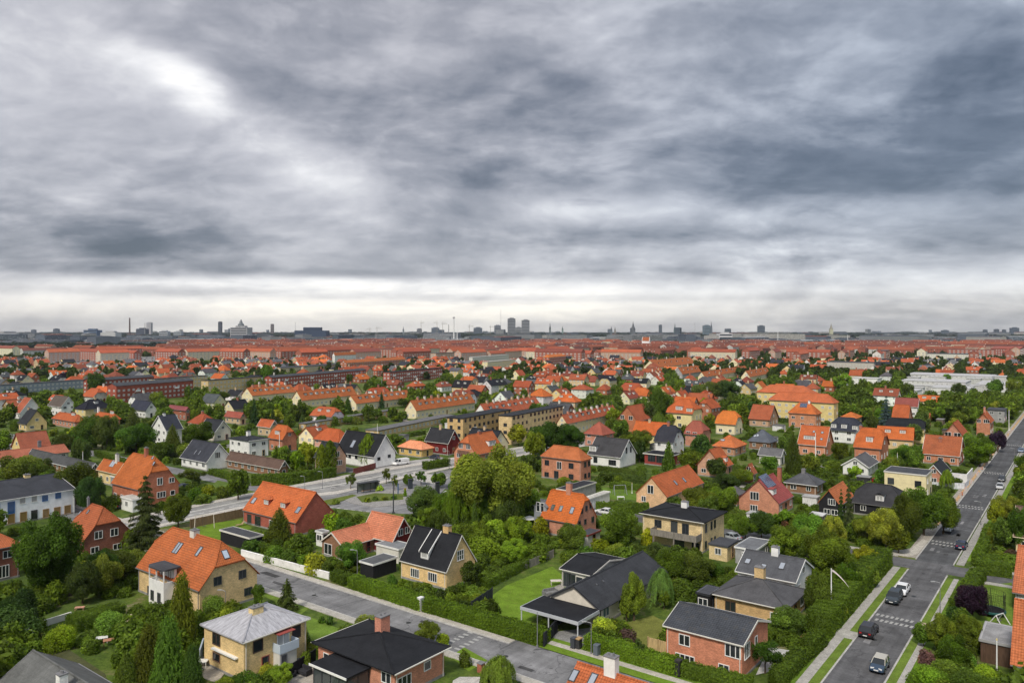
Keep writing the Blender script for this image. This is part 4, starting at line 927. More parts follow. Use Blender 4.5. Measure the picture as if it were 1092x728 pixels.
bk = H('red brick house with black low hipped roof|, pink chimney and glass garden room', Cp=(420.6, 718.6), he=3.5, Lx=332, Rx=481, ax='u', kind='hip', rise=1.5, wc=(.52, .24, .16), roof='felt', rc='black', oh=.6, trim='offwhite',
       win=[('B', 455.5, 709, 1.2, 1.1, 1, 1, 'white'), ('B', 431, 727, 2.2, 1.6, 3, 1, 'white'), ('A', 348, 700, 1.0, 1.0, 1, 1), ('A', 412, 722, 1.6, 1.3, 2, 1)], chim=[(407.8, 672, (.55, .24, .17), 1.5, 1.1, -.4, 1.9)])
Fm = bk.face_frame('A') @ Matrix.Translation((bk.on_face('A', 376, 712)[0], 0, 0)); b_ = MB()
for x_ in (-3, -1.5, 0, 1.5, 2.9): b_.box(x_, x_ + .1, -3.4, -3.3, -.1, 2.7)
for y_ in (-1.8, -.2): b_.box(2.9, 3.0, y_, y_ + .1, -.1, 2.7); b_.box(-3, -2.9, y_, y_ + .1, -.1, 2.7)
b_.box(-3, 3, -3.4, -3.3, 2.4, 2.75); b_.box(2.9, 3, -3.3, 0, 2.4, 2.75); b_.box(-3, -2.9, -3.3, 0, 2.4, 2.75); gr = link('garden_room', b_.mesh('garden_room', 'paint'), bk.root, Fm, cc('black'))
b_ = MB(); b_.box(-2.95, 2.95, -3.35, -3.32, .1, 2.4); b_.box(2.93, 2.96, -3.3, 0, .1, 2.4); b_.box(-2.96, -2.93, -3.3, 0, .1, 2.4); link('pane', b_.mesh('pane', 'glass'), gr, Fm, (.1, .12, .12))
b_ = MB(); b_.box(-3.25, 3.25, -3.75, .1, 2.76, 2.95); link('flat_roof', b_.mesh('flat_roof', 'felt'), gr, Fm, cc('black')); b_ = MB(); b_.box(-3.3, 3.3, -3.82, -3.75, 2.72, 2.98); link('fascia', b_.mesh('fascia', 'paint'), gr, Fm, cc('white'))
p_ = P(615.6, 705.4, 6.6); c_ = p_ - V * 6.5
H('orange-tiled house cut off by the bottom edge|, tall white chimney and two skylights', world=(c_.x, c_.y, 10, 13), he=3.2, ax='v', rise=3.4, wc='yellow', rc=(0.462, 0.129, 0.051), sky=[(612, 720, .8, 1.4), (632, 724, .8, 1.4)], chim=[(652, 702, 'white', 1.3, .9, 0, 1.8, 'render_wall')])
# ---- second row
bg = H('large charcoal-roofed bungalow with cream gable|, low wing with terrace behind', Cp=(640, 650), he=2.7, Lx=584, Rx=712, ax='u', rp=(612, 623.5), wall='render_wall', wc=(.66, .61, .52), roof='felt', rc=(0.07, 0.074, 0.085), oh=.35, trim='black', skip='A',
       win=[('B', 646, 651, 1.8, 1.6, 2, 1, 'offwhite', 'w', (.20, .30, .30)), ('B', 661, 644, 1.2, 1.5, 1, 1, 'offwhite'), ('B', 683, 634, 1.2, 1.3, 1, 1, 'offwhite')], sky=[(636, 623, .35, .35), (643, 619.5, .35, .35)])
wg = H('x', Cp=(631, 613.5), he=3.0, Lx=596.5, Rx=668, ax='v', rise=1.1, kind='gable', wall='render_wall', wc='offwhite', roof='felt', rc='black', oh=.3, trim='offwhite', parent=bg, win=[('A', 603, 617, 1.6, 2.2, 2, 1, 'dark'), ('A', 610, 619, 1.4, 2.2, 2, 1, 'dark'), ('A', 618, 621, 1.4, 2.0, 1, 1, 'offwhite')])
rb = H('red brick house with black glazed-tile roof|, white basement windows behind the hedge', Cp=(793, 688), he=4.4, Lx=707, Rx=822, ax='v', rp=(808, 660.6), wc=(.55, .23, .14), roof='roof_tile', rc=(0.06, 0.066, 0.078), oh=.3, trim='offwhite',
       win=[('A', 730, 682, 1.5, 1.4, 2, 1), ('A', 783, 694, 2.0, 1.6, 3, 1), ('A', 772, 711.6, 1.4, .9, 2, 1), ('A', 730.5, 701.5, 2.6, 1.0, 4, 1), ('B', 796.5, 693, 1.8, 1.9, 3, 1), ('B', 806, 686, .9, 2.0, 1, 1)])
gy = H('ochre brick bungalow with grey hipped roof|, square yellow chimney', Cp=(839.5, 650), he=2.9, Lx=757.8, Rx=862.5, ax='v', kind='hip', rise=1.9, wc=(.55, .37, .18), roof='felt', rc=(0.13, 0.13, 0.14), oh=.45, trim='offwhite', win=[('A', 779, 646, 1.6, 1.5, 2, 1, 'darkwood'), ('A', 828, 658, 1.8, 1.3, 2, 1, 'white')], chim=[(810.5, 615.5, 'ybrick', 1.4, 1.0, -.5, 1.9)])
wb = H('white house with slate-grey gabled roof and skylights|, behind the ochre bungalow', Cp=(849, 621), he=3.2, Lx=784, Rx=868, ax='v', rp=(857, 596), wall='render_wall', wc='white', roof='felt', rc=(0.13, 0.135, 0.15), oh=.3, trim='white', sky=[(797.4, 598, .9, 1.2), (814, 604, .9, 1.3), (834, 603, .9, 1.6)], chim=[(827, 586.5, 'white', 1.1, .9, 0, 1.3, 'render_wall')])
shed('black garden pavilion with flat roof and skylight, beside the ochre bungalow', (756.5, 636), 2.7, 742, 768, 'blackwall', 'slate', 'black', cat='pavilion', sky=[(758, 628.5, 1.6, 1.2)])
shed('long grey flat-roofed garage behind the white house with skylights', (806, 588), 2.7, 783, 822, 'greywall', (.24, .25, .27), 'white', cat='garage')
fy = H('yellow flat-topped villa with grey balcony|, square two-storey block with black roof', Cp=(751, 557.5), he=5.9, Lx=681.5, Rx=776, ax='v', kind='hip', rise=1.0, wall='brick', wc=(.66, .52, .29), roof='felt', rc='black', oh=.55, trim='offwhite', wcol='dark',
       win=[('A', 701.8, 558, 1.5, 1.5, 2, 1, 'dark'), ('A', 719, 561.5, 1.4, 2.3, 2, 1, 'dark'), ('A', 731, 564.5, 1.4, 2.3, 2, 1, 'dark'), ('A', 724, 589, 2.2, 2.0, 1, 1, 'dark'), ('A', 742, 592, 1.6, 1.6, 1, 1, 'dark'), ('A', 690, 583, 1.2, .9, 1, 1, 'white'),
            ('B', 752.8, 563, .9, 1.6, 1, 1, 'dark'), ('B', 758.6, 560, .8, 1.6, 1, 1, 'dark'), ('B', 762.2, 558.3, .8, 1.6, 1, 1, 'dark'), ('B', 752.5, 580.5, .9, 1.4, 1, 1, 'dark'), ('B', 758.6, 577, .8, 1.4, 1, 1, 'dark'), ('B', 762.2, 575, .8, 1.4, 1, 1, 'dark')],
       chim=[(730.4, 537, 'white', 1.2, 1.0, 0, 1.2, 'render_wall')])
x0_, _ = fy.on_face('A', 700, 570); x1_, _ = fy.on_face('A', 748.5, 570); Fm = fy.face_frame('A'); b_ = MB()
b_.box(x0_, x1_, -2.6, 0, 2.5, 2.75); b_.box(x0_, x1_, -2.6, -2.5, 2.75, 3.75); b_.box(x0_, x0_ + .1, -2.5, 0, 2.75, 3.75); b_.box(x1_ - .1, x1_, -2.5, 0, 2.75, 3.75)
link('balcony', b_.mesh('balcony', 'wood'), fy.root, Fm, cc('greywood'))
for k in range(3): x_ = x0_ + (x1_ - x0_) * (.05 + .45 * k); b_ = MB(); b_.box(x_, x_ + .25, -2.55, -2.3, -.1, 2.495); link('post', b_.mesh('post', 'rough'), fy.root, Fm, cc('greywood'))
shed('low flat-roofed garage in yellow brick against the yellow flat-topped villa', (776, 584), 2.6, 755, 788, (.66, .52, .29), 'slate', None, cat='garage', wall='brick')
od = H('bright orange-roofed brick house with zinc side wing|, three skylights and brick chimney', Cp=(614.8, 559), he=3.1, Lx=575.5, Rx=637, ax='v', rp=(620, 526.5), kind='half', k=(.78, .9), wc=(.52, .25, .17), rc=(0.549, 0.144, 0.0382), oh=.22,
       win=[('B', 620.5, 544.5, .8, 1.1, 1, 1, 'dark'), ('B', 625.3, 541.7, .8, 1.1, 1, 1, 'dark'), ('B', 629.6, 539, .8, 1.1, 1, 1, 'dark'), ('B', 618, 558, .8, 1.1, 1, 1, 'dark'), ('B', 624, 556, .8, 1.1, 1, 1, 'dark'), ('B', 632, 553.5, 1.0, 1.2, 1, 1, 'dark'), ('A', 583, 561, 1.4, 2.1, 2, 1, 'dark'), ('A', 608, 566, 1.2, 2.1, 1, 1, 'darkwood')],
       sky=[(589.6, 540.8, .8, 1.3), (598.2, 542, .8, 1.3), (610, 544, .9, 1.5)], chim=[(607, 525, 'pinkred', 1.1, .8, 0, 2.0)])
H('x', Cp=(583, 541), he=5.2, Lx=569, Rx=592, ax='u', kind='half', k=(.3, .3), rise=.9, wall='render_wall', wc='zinc', roof='felt', rc='zinc', oh=.08, parent=od, win=[('A', 574, 540, .9, 2.0, 1, 1, 'white'), ('A', 578.5, 541, .9, 2.0, 1, 1, 'white')])
shed('black flat-roofed carport with white end, beside the red two-storey house', (607, 524), 2.5, 593, 636, 'greywall', 'dark', 'offwhite', cat='carport', auto=False)
shed('white vaulted carport roof behind the orange-roofed brick house', (628, 533), 2.4, 621, 651, 'white', 'offwhite', 'white', cat='carport', auto=False)
shed('lean-to garage with black roof and white wall, beside the orange-roofed brick house', (627, 572), 2.3, 615, 641, 'offwhite', 'slate', 'wine', cat='garage', wall='render_wall')
H('square red brick house with orange hipped roof|, two storeys and small black balcony', Cp=(620, 491.5), he=6.1, Lx=576, Rx=631.5, ax='v', rp=(603, 475.6), kind='hip', wc=(.52, .23, .14), rc=(0.474, 0.152, 0.0595), oh=.3, wcol='dark',
  win=[('A', 583.3, 493, 1.5, 1.5, 2, 1, 'dark'), ('A', 596.4, 496, 1.6, 2.2, 2, 1, 'white'), ('A', 609, 496.5, 1.6, 1.5, 2, 1, 'dark'), ('A', 583, 505.5, 1.5, 1.3, 2, 1, 'dark'), ('A', 593.3, 510, 1.5, 2.3, 2, 1, 'dark'), ('A', 609, 508, 1.6, 1.4, 2, 1, 'dark'), ('B', 624, 495, 1.1, 1.5, 1, 1, 'dark'), ('B', 628, 494, 1.0, 1.5, 1, 1, 'dark'), ('B', 624, 507, 1.1, 1.3, 1, 1, 'dark'), ('B', 628, 506, 1.0, 1.3, 1, 1, 'dark')])
H('long orange-roofed cream house|, half-timber plain gable with tall white window', Cp=(711.8, 530), he=3.3, Lx=677.5, Rx=751, ax='u', rp=(694, 508.9), wall='brick', wc=(.70, .46, .27), rc=(0.462, 0.129, 0.051), oh=.2, win=[('A', 693.8, 521.5, 1.6, 2.0, 2, 1), ('A', 686.5, 531.5, 1.2, 1.3, 2, 1), ('B', 722, 529, 1.0, 1.2), ('B', 730, 525.5, 1.0, 1.2), ('B', 738, 522, 1.0, 1.2), ('B', 744, 519, 1, 1.2)], sky=[(720.3, 514.5, .8, 1.4), (729.6, 511.5, .8, 1.4)])
sp = H('red brick house with solar panels and tall chimney|, white double window in its gable', Cp=(831, 537), he=3.0, Lx=787, Rx=846.5, ax='u', rp=(809, 511.5), wc=(.54, .25, .16), rc=(0.328, 0.084, 0.08), oh=.2, win=[('A', 804.7, 528.5, 2.1, 1.9, 3, 1), ('A', 804, 541.5, 1.8, 1.5, 3, 1)], dorm=[(826, 527, 2.4, 1.3, 'flat', 'white')])
Mw, q = sp.slope_point(818, 512.5); b_ = MB(); b_.box(-2.6, 2.6, -1.7, 1.7, .02, .14); link('solar_panel', b_.mesh('solar_panel', 'solar_panel'), sp.root, Mw)
sp.chimney(834, 499, 'red', 1.0, .8, 1.6, 3.4)
H('dark hip-roofed bungalow with white fascia|, low behind the garden trees', Cp=(872, 518), he=2.7, Lx=835.5, Rx=880.5, ax='v', kind='hip', rp=(858, 504), wall='brick', wc='brownbrick', roof='felt', rc=(0.13, 0.135, 0.15), oh=.5, trim='white', chim=[(857, 501.5, 'grey', .9, .8, 0, 1.0)])
H('black timber house with orange roof|, white-framed windows in its gable', Cp=(896, 539), he=2.9, Lx=871.5, Rx=911, ax='u', rp=(886, 521), wall='wood', wc='blackwall', rc=(0.512, 0.166, 0.068), oh=.3, win=[('A', 887, 535, 1.6, 1.4, 3, 1), ('A', 882, 545, 1.4, 1.2, 2, 1), ('A', 890, 546, 1.4, 1.2, 2, 1)])
H('pale yellow cube house with flat black roof|, two square windows on its long side', Cp=(988, 507.8), he=6.0, Lx=942.5, Rx=994.5, kind='flat', ax='v', wall='render_wall', wc=(.80, .70, .42), roof='felt', rc='slate', oh=.12, trim='offwhite', win=[('A', 950, 512.5, 1.5, 1.6, 1, 1, 'dark'), ('A', 979, 516, 1.5, 1.6, 1, 1, 'dark')])
H('black-roofed house in front of the yellow cube|, small white dormer', Cp=(955, 541), he=2.7, Lx=908, Rx=972, ax='v', rp=(965, 519), kind='half', wall='wood', wc='blackwall', roof='felt', rc=(0.06, 0.06, 0.066), oh=.3, dorm=[(938, 534, 1.7, 1.3, 'gable', 'white')])
H('brick cottage with dark gabled roof by the white fence|', Cp=(1007, 508.5), he=2.8, Lx=984, Rx=1025, ax='u', rp=(996, 495), wc='pinkred', roof='felt', rc='dark', oh=.4, trim='white')
H('grey-roofed bungalow with white gable|, left of the yellow cube', Cp=(926.6, 498.5), he=2.8, Lx=897, Rx=938.5, ax='u', rp=(911, 488), wall='render_wall', wc='white', roof='felt', rc=(0.16, 0.16, 0.17), oh=.4, trim='white')
H('orange-roofed salmon house with narrow white dormer|', Cp=(940, 479), he=4.3, Lx=909.5, Rx=949.5, ax='v', rp=(932, 456.5), kind='half', k=(.6, .6), wc=(.52, .22, .13), rc=(0.499, 0.129, 0.0382), dorm=[(927, 471, 2.0, 1.6, 'flat', 'white')], chim=[(918, 455, 'red')])
H('orange gabled house with long white dormer window|', Cp=(881, 475.8), he=3.8, Lx=850, Rx=889.5, ax='v', rp=(884, 455), wc=(.60, .28, .17), rc=(0.487, 0.129, 0.0467), trim='offwhite', dorm=[(863, 468.5, 3.6, 1.3, 'flat', 'white', None, 4)], sky=[(868, 460, .8, .8), (877, 461, .8, .8), (876, 468, .8, .8)])
H('white house with dark mansard-like roof and three dormers|', Cp=(913, 460.5), he=4.6, Lx=884, Rx=921.5, ax='v', rp=(903, 445), kind='half', wall='render_wall', wc='white', roof='roof_tile', rc=(0.04, 0.045, 0.062), dorm=[(889, 456, 1.8, 1.5, 'flat', 'white'), (900, 456.5, 1.9, 1.5, 'flat', 'white'), (911.5, 458, 1.8, 1.5, 'flat', 'white')])
spp = H('orange hip-roofed house with blue solar panel|', Cp=(871, 442), he=6.2, Lx=840, Rx=876.5, ax='v', rp=(857, 428.8), kind='hip', wc=(.54, .26, .15), rc=(0.524, 0.144, 0.0425), oh=.35, chim=[(863, 427, 'white', .8, .7)])
Mw, q = spp.slope_point(857, 432); b_ = MB(); b_.box(-1.5, 1.5, -1.1, 1.1, .02, .14); link('solar_panel', b_.mesh('solar_panel', 'solar_panel'), spp.root, Mw, (.03, .06, .4))
H('orange gabled house with tan walls and black verge|', Cp=(821, 448), he=3.1, Lx=797.6, Rx=831, ax='v', rp=(826, 432.3), wc=(.50, .33, .22), rc=(0.374, 0.106, 0.051), trim='black')
H('small slate-roofed pyramid house|, with two pale skylights', Cp=(822, 472), he=2.9, Lx=797, Rx=829.5, ax='v', kind='hip', rp=(812, 458), wc='brownbrick', roof='felt', rc=(0.16, 0.18, 0.22), sky=[(805, 464.5, .9, 1.1), (808, 464, .9, 1.1)])
H('white grey-roofed bungalow beside the tall cone-shaped conifer|', Cp=(833, 487), he=2.8, Lx=808, Rx=838.5, ax='v', rp=(831, 478.3), wall='render_wall', wc='offwhite', roof='felt', rc='grey', trim='white')
H('small orange roof behind the white mansard house|', Cp=(914, 446), he=3.0, Lx=895, Rx=920, ax='v', rp=(905, 439), kind='hip', wc='tan', rc='bright')
H('orange house with steep roof beside the blue-grey spruce|', Cp=(968, 452.5), he=3, Lx=949.5, Rx=977, ax='v', rp=(965, 431.5), wc=(.55, .30, .2), rc=(0.437, 0.113, 0.0425), kind='half', k=(.8, .8))
H('dark red-roofed house with white gables|, at the edge of the tree belt', Cp=(979, 434), he=5, Lx=953.5, Rx=981.5, ax='v', rp=(977, 424.6), wall='render_wall', wc='white', rc=(0.281, 0.084, 0.07), trim='white')
H('small orange cottage deep in the trees|', Cp=(991, 449), he=3, Lx=985, Rx=994, ax='v', rp=(991, 440.5), wc='red', rc='orange')
H('brown-tiled house with white verges|, in front of the brick gable', Cp=(1023.6, 486.8), he=3.0, Lx=982.8, Rx=1030, ax='v', rp=(1026, 466), wc=(.5, .22, .13), rc=(0.359, 0.111, 0.051), oh=.3, trim='white', chim=[(1003, 488, 'red', .9, .7, 2, 1.2)])
H('red brick house with broad gable and side wing|', Cp=(1030, 468), he=4.0, Lx=1003, Rx=1046, ax='u', rp=(1018, 450), wc='pinkred', rc=(0.412, 0.106, 0.0467), win=[('A', 1011, 463, 2.0, 1.8, 2, 1), ('A', 1021, 464, 2.2, 1.8, 2, 1)])
H('tall red brick house near the far end of the street|', Cp=(1057, 451), he=5.2, Lx=1040, Rx=1068.5, ax='u', rp=(1049, 434), wc=(.50, .22, .13), rc=(0.424, 0.113, 0.0425), win=[('A', 1044, 448.5, 1.4, 1.5, 2, 1), ('A', 1052, 449, 2.0, 1.5, 3, 1)], chim=[(1050, 431, 'pinkred')])
H('grey box-shaped house behind the tall brick house|', Cp=(1072, 438), he=5.6, Lx=1052, Rx=1076, kind='flat', ax='v', wall='render_wall', wc='greywall', roof='felt', rc='slate')
# ---- right edge
H('brown-roofed cream house at the right edge|', Cp=(1106, 575), he=3.0, Lx=1080.5, Rx=1125, ax='v', rise=4.6, wall='render_wall', wc=(.80, .66, .36), rc=(0.16, 0.1, 0.08), trim='cream')
H('orange-roofed house at the right edge, above the lawn|', Cp=(1112, 637), he=3.0, Lx=1079, Rx=1135, ax='v', rise=5.6, wall='render_wall', wc='white', rc=(0.449, 0.144, 0.068), rot=3)
H('orange-roofed white house in the bottom right corner|', Cp=(1113, 716), he=3.2, Lx=1077, Rx=1140, ax='v', rise=5.8, wall='render_wall', wc='white', rc=(0.462, 0.144, 0.0595), win=[('A', 1085.7, 720, 1.6, 1.6, 3, 2), ('A', 1100, 723, 1.6, 1.6, 3, 2)])
shed('grey flat-roofed carport in the garden at the right edge', (1086, 692), 2.6, 1044, 1090.5, 'darkwood', (.40, .40, .41), 'greywall', cat='carport', auto=False)
# ---- left side, rows two and three
bw = H('white two-storey house with blue and yellow windows|, long black roof, at the left edge', Cp=(-60, 543), he=5.6, Lx=-95, Rx=81, ax='u', rise=2.4, wall='render_wall', wc=(.82, .84, .88), roof='felt', rc=(0.07, 0.075, 0.09), oh=.15, trim='white',
       win=[('B', 12, 541, 1.4, 2.6, 1, 1, 'blue', 'w', (.03, .14, .40)), ('B', -4, 543, 1.4, 2.4, 1, 1, 'blue', 'w', (.03, .14, .40)), ('B', 48, 531, 1.2, 1.3, 1, 1, 'blue', 'w', (.03, .14, .40)), ('B', 12, 556, 1.4, 2.2, 1, 1, 'wood', 'w', (.46, .28, .08)), ('B', 25, 552.5, 1.4, 2.2, 1, 1, 'wood', 'w', (.46, .28, .08)),
            ('B', 36.5, 550, 1.3, 2.2, 1, 1, 'dark', 'w', (.02, .02, .02)), ('B', 49, 547, 1.3, 2.0, 1, 1, 'wood', 'w', (.46, .28, .08)), ('B', 24, 533.5, 1.2, 1.4, 1, 1, 'white', 'w', (.6, .6, .6)), ('B', 36.5, 531.5, 1.2, 1.4, 1, 1, 'white', 'w', (.6, .6, .6)), ('B', 61, 545, 1.4, 2.0, 1, 1, 'wood', 'w', (.46, .28, .08)), ('B', 72, 543, 1.4, 2.0, 1, 1, 'wood', 'w', (.46, .28, .08)), ('B', 62, 528, 1.2, 1.3, 1, 1, 'blue', 'w', (.03, .14, .40))], chim=[(28.7, 510.5, 'yellow', 1.2, 1.0)])
H('dark red brick house cut by the left edge|, orange-brown hipped roof', Cp=(-45, 593.5), he=5.6, Lx=-85, Rx=24.5, ax='u', rp=(-5, 552), kind='hip', wc=(.25, .10, .07), rc=(0.39, 0.12, 0.051), win=[('B', 8, 590.5, 1.4, 1.3, 2, 1), ('B', 4, 609, 1.6, 2.1, 3, 1), ('B', -15, 595, 1.4, 1.3, 2, 1)])
H('dark red brick house with brownish half-hipped roof|, behind the big chestnut-like tree', Cp=(88, 578), he=3.0, Lx=66, Rx=141.5, ax='v', rp=(96, 536.3), kind='half', k=(.5, .5), wc=(.25, .10, .07), rc=(0.39, 0.116, 0.051), oh=.25,
  win=[('B', 105, 570, 1.5, 1.5, 2, 1), ('B', 121.8, 567, 1.5, 1.5, 2, 1), ('B', 101, 586, 1.5, 1.2, 2, 1), ('B', 125, 583, 1.6, 1.2, 2, 1)], sky=[(84, 546, .5, .9), (94, 545.5, .5, .9)], chim=[(93.5, 536, 'grey', .4, .4, 0, 1.0)])
H('large bright orange house with side gable|, white chimney and tall windows, by the spruce', Cp=(148, 522.5), he=4.4, Lx=118, Rx=192, ax='v', rp=(156, 480), kind='half', k=(.55, .8), wc=(.45, .17, .10), rc=(0.462, 0.136, 0.0425), oh=.25, win=[('B', 170.5, 513, 1.4, 1.8, 2, 1), ('B', 183, 511.5, 1.4, 1.3, 2, 1), ('B', 172, 527, 2.2, 1.5, 3, 1), ('B', 184, 525, 1.2, 1.2, 1, 1)], chim=[(156, 477, 'red')], sky=[(165, 485, .8, 1), (164, 494, .8, 1)])
H('orange-roofed yellow house with large grey skylight|', Cp=(124, 505.5), he=3.6, Lx=102.5, Rx=140, ax='v', rp=(137, 486.5), wc='yellow', wall='render_wall', rc=(0.437, 0.129, 0.0425), trim='cream', sky=[(120.5, 494, 2.2, 2.0, None, 'lit_glass', 2, 'grey')], chim=[(125, 481, 'offwhite')])
shed('white flat-roofed garage in front of the large bright orange house', (141, 534), 2.7, 128, 156, 'white', 'offwhite', 'white', cat='garage', wall='render_wall')
shed('white flat terrace roof beside the orange-roofed yellow house', (135, 512.5), 2.5, 117, 141, 'greywall', 'offwhite', 'white', cat='terrace roof', auto=False)
bo = H('long smooth orange-roofed brick house|, two hipped dormers and plain brick gable', Cp=(315.4, 557.5), he=2.8, Lx=258.3, Rx=358, ax='v', rp=(338.3, 524.8), wc=(.36, .11, .08), rc=(0.537, 0.144, 0.051), oh=.15, skip='B', win=[('A', 266, 553, 1.5, 2.0, 2, 1, 'dark'), ('A', 275, 555, 2.0, 2.0, 2, 1, 'dark'), ('A', 290, 558, 1.8, 1.4, 2, 1)],
       dorm=[(284, 538, 1.9, 1.2, 'hip', (.30, .09, .06)), (301.8, 541.5, 1.9, 1.2, 'hip', (.30, .09, .06))], sky=[(270.8, 533.5, 1.2, 1.5), (318, 543.6, 1.2, 1.5)])
sm = H('salmon-tiled bungalow with dark red timber gable|, L-shaped with a lower wing', Cp=(418.5, 578), he=2.7, Lx=384, Rx=442.5, ax='v', rp=(433, 552.4), wall='wood', wc='winewall', rc=(.55, .205, .118), oh=.35, trim='offwhite', win=[('B', 427, 567.3, 1.3, 1.3, 2, 1), ('B', 434.4, 564.8, 1.3, 1.3, 2, 1)])
H('x', Cp=(366, 583.5), he=2.55, Lx=341, Rx=420, ax='u', rp=(353.5, 567.3), wc='brownbrick', rc=(.55, .205, .118), oh=.3, trim='offwhite', parent=sm, win=[('A', 350, 585, 2.2, 2.0, 2, 1)])
ky = H('cream gabled house with steep black roof|, long slate-clad dormer and yellow chimney', Cp=(476, 610), he=3.0, Lx=425.7, Rx=508.5, ax='v', rp=(491.8, 567.3), wall='brick', wc=(.74, .53, .26), roof='felt', rc='black', oh=.22, trim='offwhite', win=[('A', 442.6, 610.5, 2.0, 1.5, 4, 1), ('A', 461.4, 615, 2.0, 1.5, 4, 1), ('B', 490.8, 591.5, 1.7, 1.7, 3, 2)],
       dorm=[(452.6, 595.5, 1.7, 1.25, 'shed', 'white', 'black', 1, True)], chim=[(477, 561, (.62, .42, .2), 1.2, .9, -.3, 1.5)])
shed('grey-roofed white carport between the salmon bungalow and the black-roofed house', (425, 587), 2.4, 400, 441, 'offwhite', (.30, .32, .34), 'white', cat='carport', auto=False, wall='render_wall')
shed('open carport behind the street hedge, shade inside painted black', (398, 603.5), 2.3, 383, 424, 'blackwall', (.16, .17, .18), 'white', cat='carport', auto=False)  # solid black walls stand in for the shade under the open roof
shed('small white garden pavilion beside the long orange-roofed brick house', (344, 569), 2.6, 336, 351, 'white', 'greywall', 'white', cat='pavilion', wall='render_wall')
shed('long black flat roof over the garden shelter by the swing set', (266, 575), 2.3, 234, 281, 'blackwall', 'slate', 'offwhite', cat='shelter', auto=False)
# ---- left third row
H('yellow-gabled house with faded red roof|', Cp=(22, 479), he=3.0, Lx=11, Rx=55, ax='u', rp=(16.7, 462), wall='render_wall', wc=(.76, .58, .26), rc=(0.362, 0.113, 0.068))
H('long low red-roofed building at the left edge|', Cp=(0, 490.5), he=2.7, Lx=-12, Rx=75, ax='u', rp=(-2, 481), wall='render_wall', wc='offwhite', rc=(0.406, 0.139, 0.085), chim=[(42, 470, 'grey')])
H('low dark-roofed bungalow with white gable edge|, by the white flagpole', Cp=(95, 503), he=2.6, Lx=28, Rx=108, ax='v', rp=(101, 488), wc='brownbrick', roof='felt', rc=(0.12, 0.125, 0.13), trim='white')
H('yellow-gabled cottage with charcoal roof|, white porch roof across the front', Cp=(28, 452.5), he=3.0, Lx=18.5, Rx=51.5, ax='v', rp=(37.4, 436.8), wall='render_wall', wc=(.74, .56, .26), roof='felt', rc='dark', chim=[(30, 436, 'tan')])
H('tall white gable with red roof|, far left', Cp=(21, 440.5), he=3.0, Lx=13.5, Rx=46, ax='v', rp=(34, 416), wall='render_wall', wc='white', rc=(0.39, 0.111, 0.0595), trim='white')
H('brown-roofed house with white three-window gable|', Cp=(65, 434), he=4.6, Lx=50.6, Rx=81.5, ax='v', rp=(72, 422), wall='render_wall', wc='white', roof='felt', rc=(0.17, 0.14, 0.12), trim='white')
H('orange tent-roofed house with wide dormer|', Cp=(80, 450), he=3.0, Lx=54.8, Rx=92.7, ax='v', rp=(75, 434), kind='hip', wc='pinkred', rc=(0.449, 0.121, 0.0467), dorm=[(78, 443, 3.4, 1.2, 'flat', 'greywall', None, 3)])
H('orange hipped bungalow with white dormer|', Cp=(120, 447.5), he=3.0, Lx=98.6, Rx=129.5, ax='v', rp=(114, 431.2), kind='hip', wc='pinkred', rc=(0.462, 0.121, 0.0425), dorm=[(120, 440, 2.8, 1.3, 'flat', 'white')], chim=[(105, 433, 'white')])
H('navy-roofed house with white gable end|', Cp=(155, 438), he=3.6, Lx=137, Rx=168.5, ax='v', rp=(150, 424), wall='render_wall', wc='white', roof='roof_tile', rc=(0.045, 0.05, 0.075))
H('white house with navy roof and tall dormer|', Cp=(177, 459), he=5.4, Lx=160.5, Rx=195.5, ax='u', rp=(169, 443), wall='render_wall', wc='white', roof='roof_tile', rc=(0.04, 0.045, 0.062), trim='white', chim=[(175, 441, 'white')])
H('dull red-roofed brick house|, three small white balconies', Cp=(198, 438), he=4.6, Lx=178, Rx=203.5, ax='v', rp=(196, 426), wc='red', rc=(0.281, 0.084, 0.09))
H('cream-gabled house with black roof|, half hidden by a round tree', Cp=(229, 461), he=3.5, Lx=211, Rx=247.5, ax='v', rp=(237, 447.8), wall='render_wall', wc=(.70, .64, .54), roof='felt', rc='dark', trim='white')
H('low black-roofed house with white triangular gable|', Cp=(220, 493), he=2.7, Lx=191.5, Rx=248, ax='v', rp=(232, 472.6), wall='render_wall', wc='white', roof='felt', rc=(0.07, 0.075, 0.095), trim='white', win=[('B', 232, 485, 1.7, 1.8, 3, 1)], sky=[(208.5, 482, .5, 1.6), (213, 482.5, .5, 1.6)])
H('white functionalist cube house|, square windows and dark flat roof', Cp=(265, 470), he=5.9, Lx=243, Rx=288, ax='u', kind='hip', rise=.9, wall='render_wall', wc='white', roof='felt', rc='dark', trim='white', chim=[(265, 459.5, 'white', 1.2, 1)])
H('brown low-roofed bungalow by the main road|', Cp=(298, 500.5), he=2.6, Lx=240, Rx=309, ax='v', rp=(301, 488), wc='brownbrick', roof='felt', rc=(0.19, 0.125, 0.1), trim='offwhite')
H('orange-roofed brick house with white skylights|', Cp=(301, 469), he=4.4, Lx=285, Rx=318, ax='v', rp=(311, 453.5), kind='half', wc=(.48, .20, .12), rc=(0.474, 0.129, 0.0425), dorm=[(295, 463, 2.0, 1.3, 'flat', 'white')])
H('small bright orange house|, white verge on its gable', Cp=(288, 456), he=3.6, Lx=273.5, Rx=297.5, ax='v', rp=(290, 442), wc='tan', rc=(0.474, 0.121, 0.051), trim='white')
H('small brick-red cottage behind the light round tree|', Cp=(256, 446), he=2.9, Lx=238.5, Rx=263.5, ax='v', rp=(254, 432), wc='tan', rc=(0.349, 0.0966, 0.07))
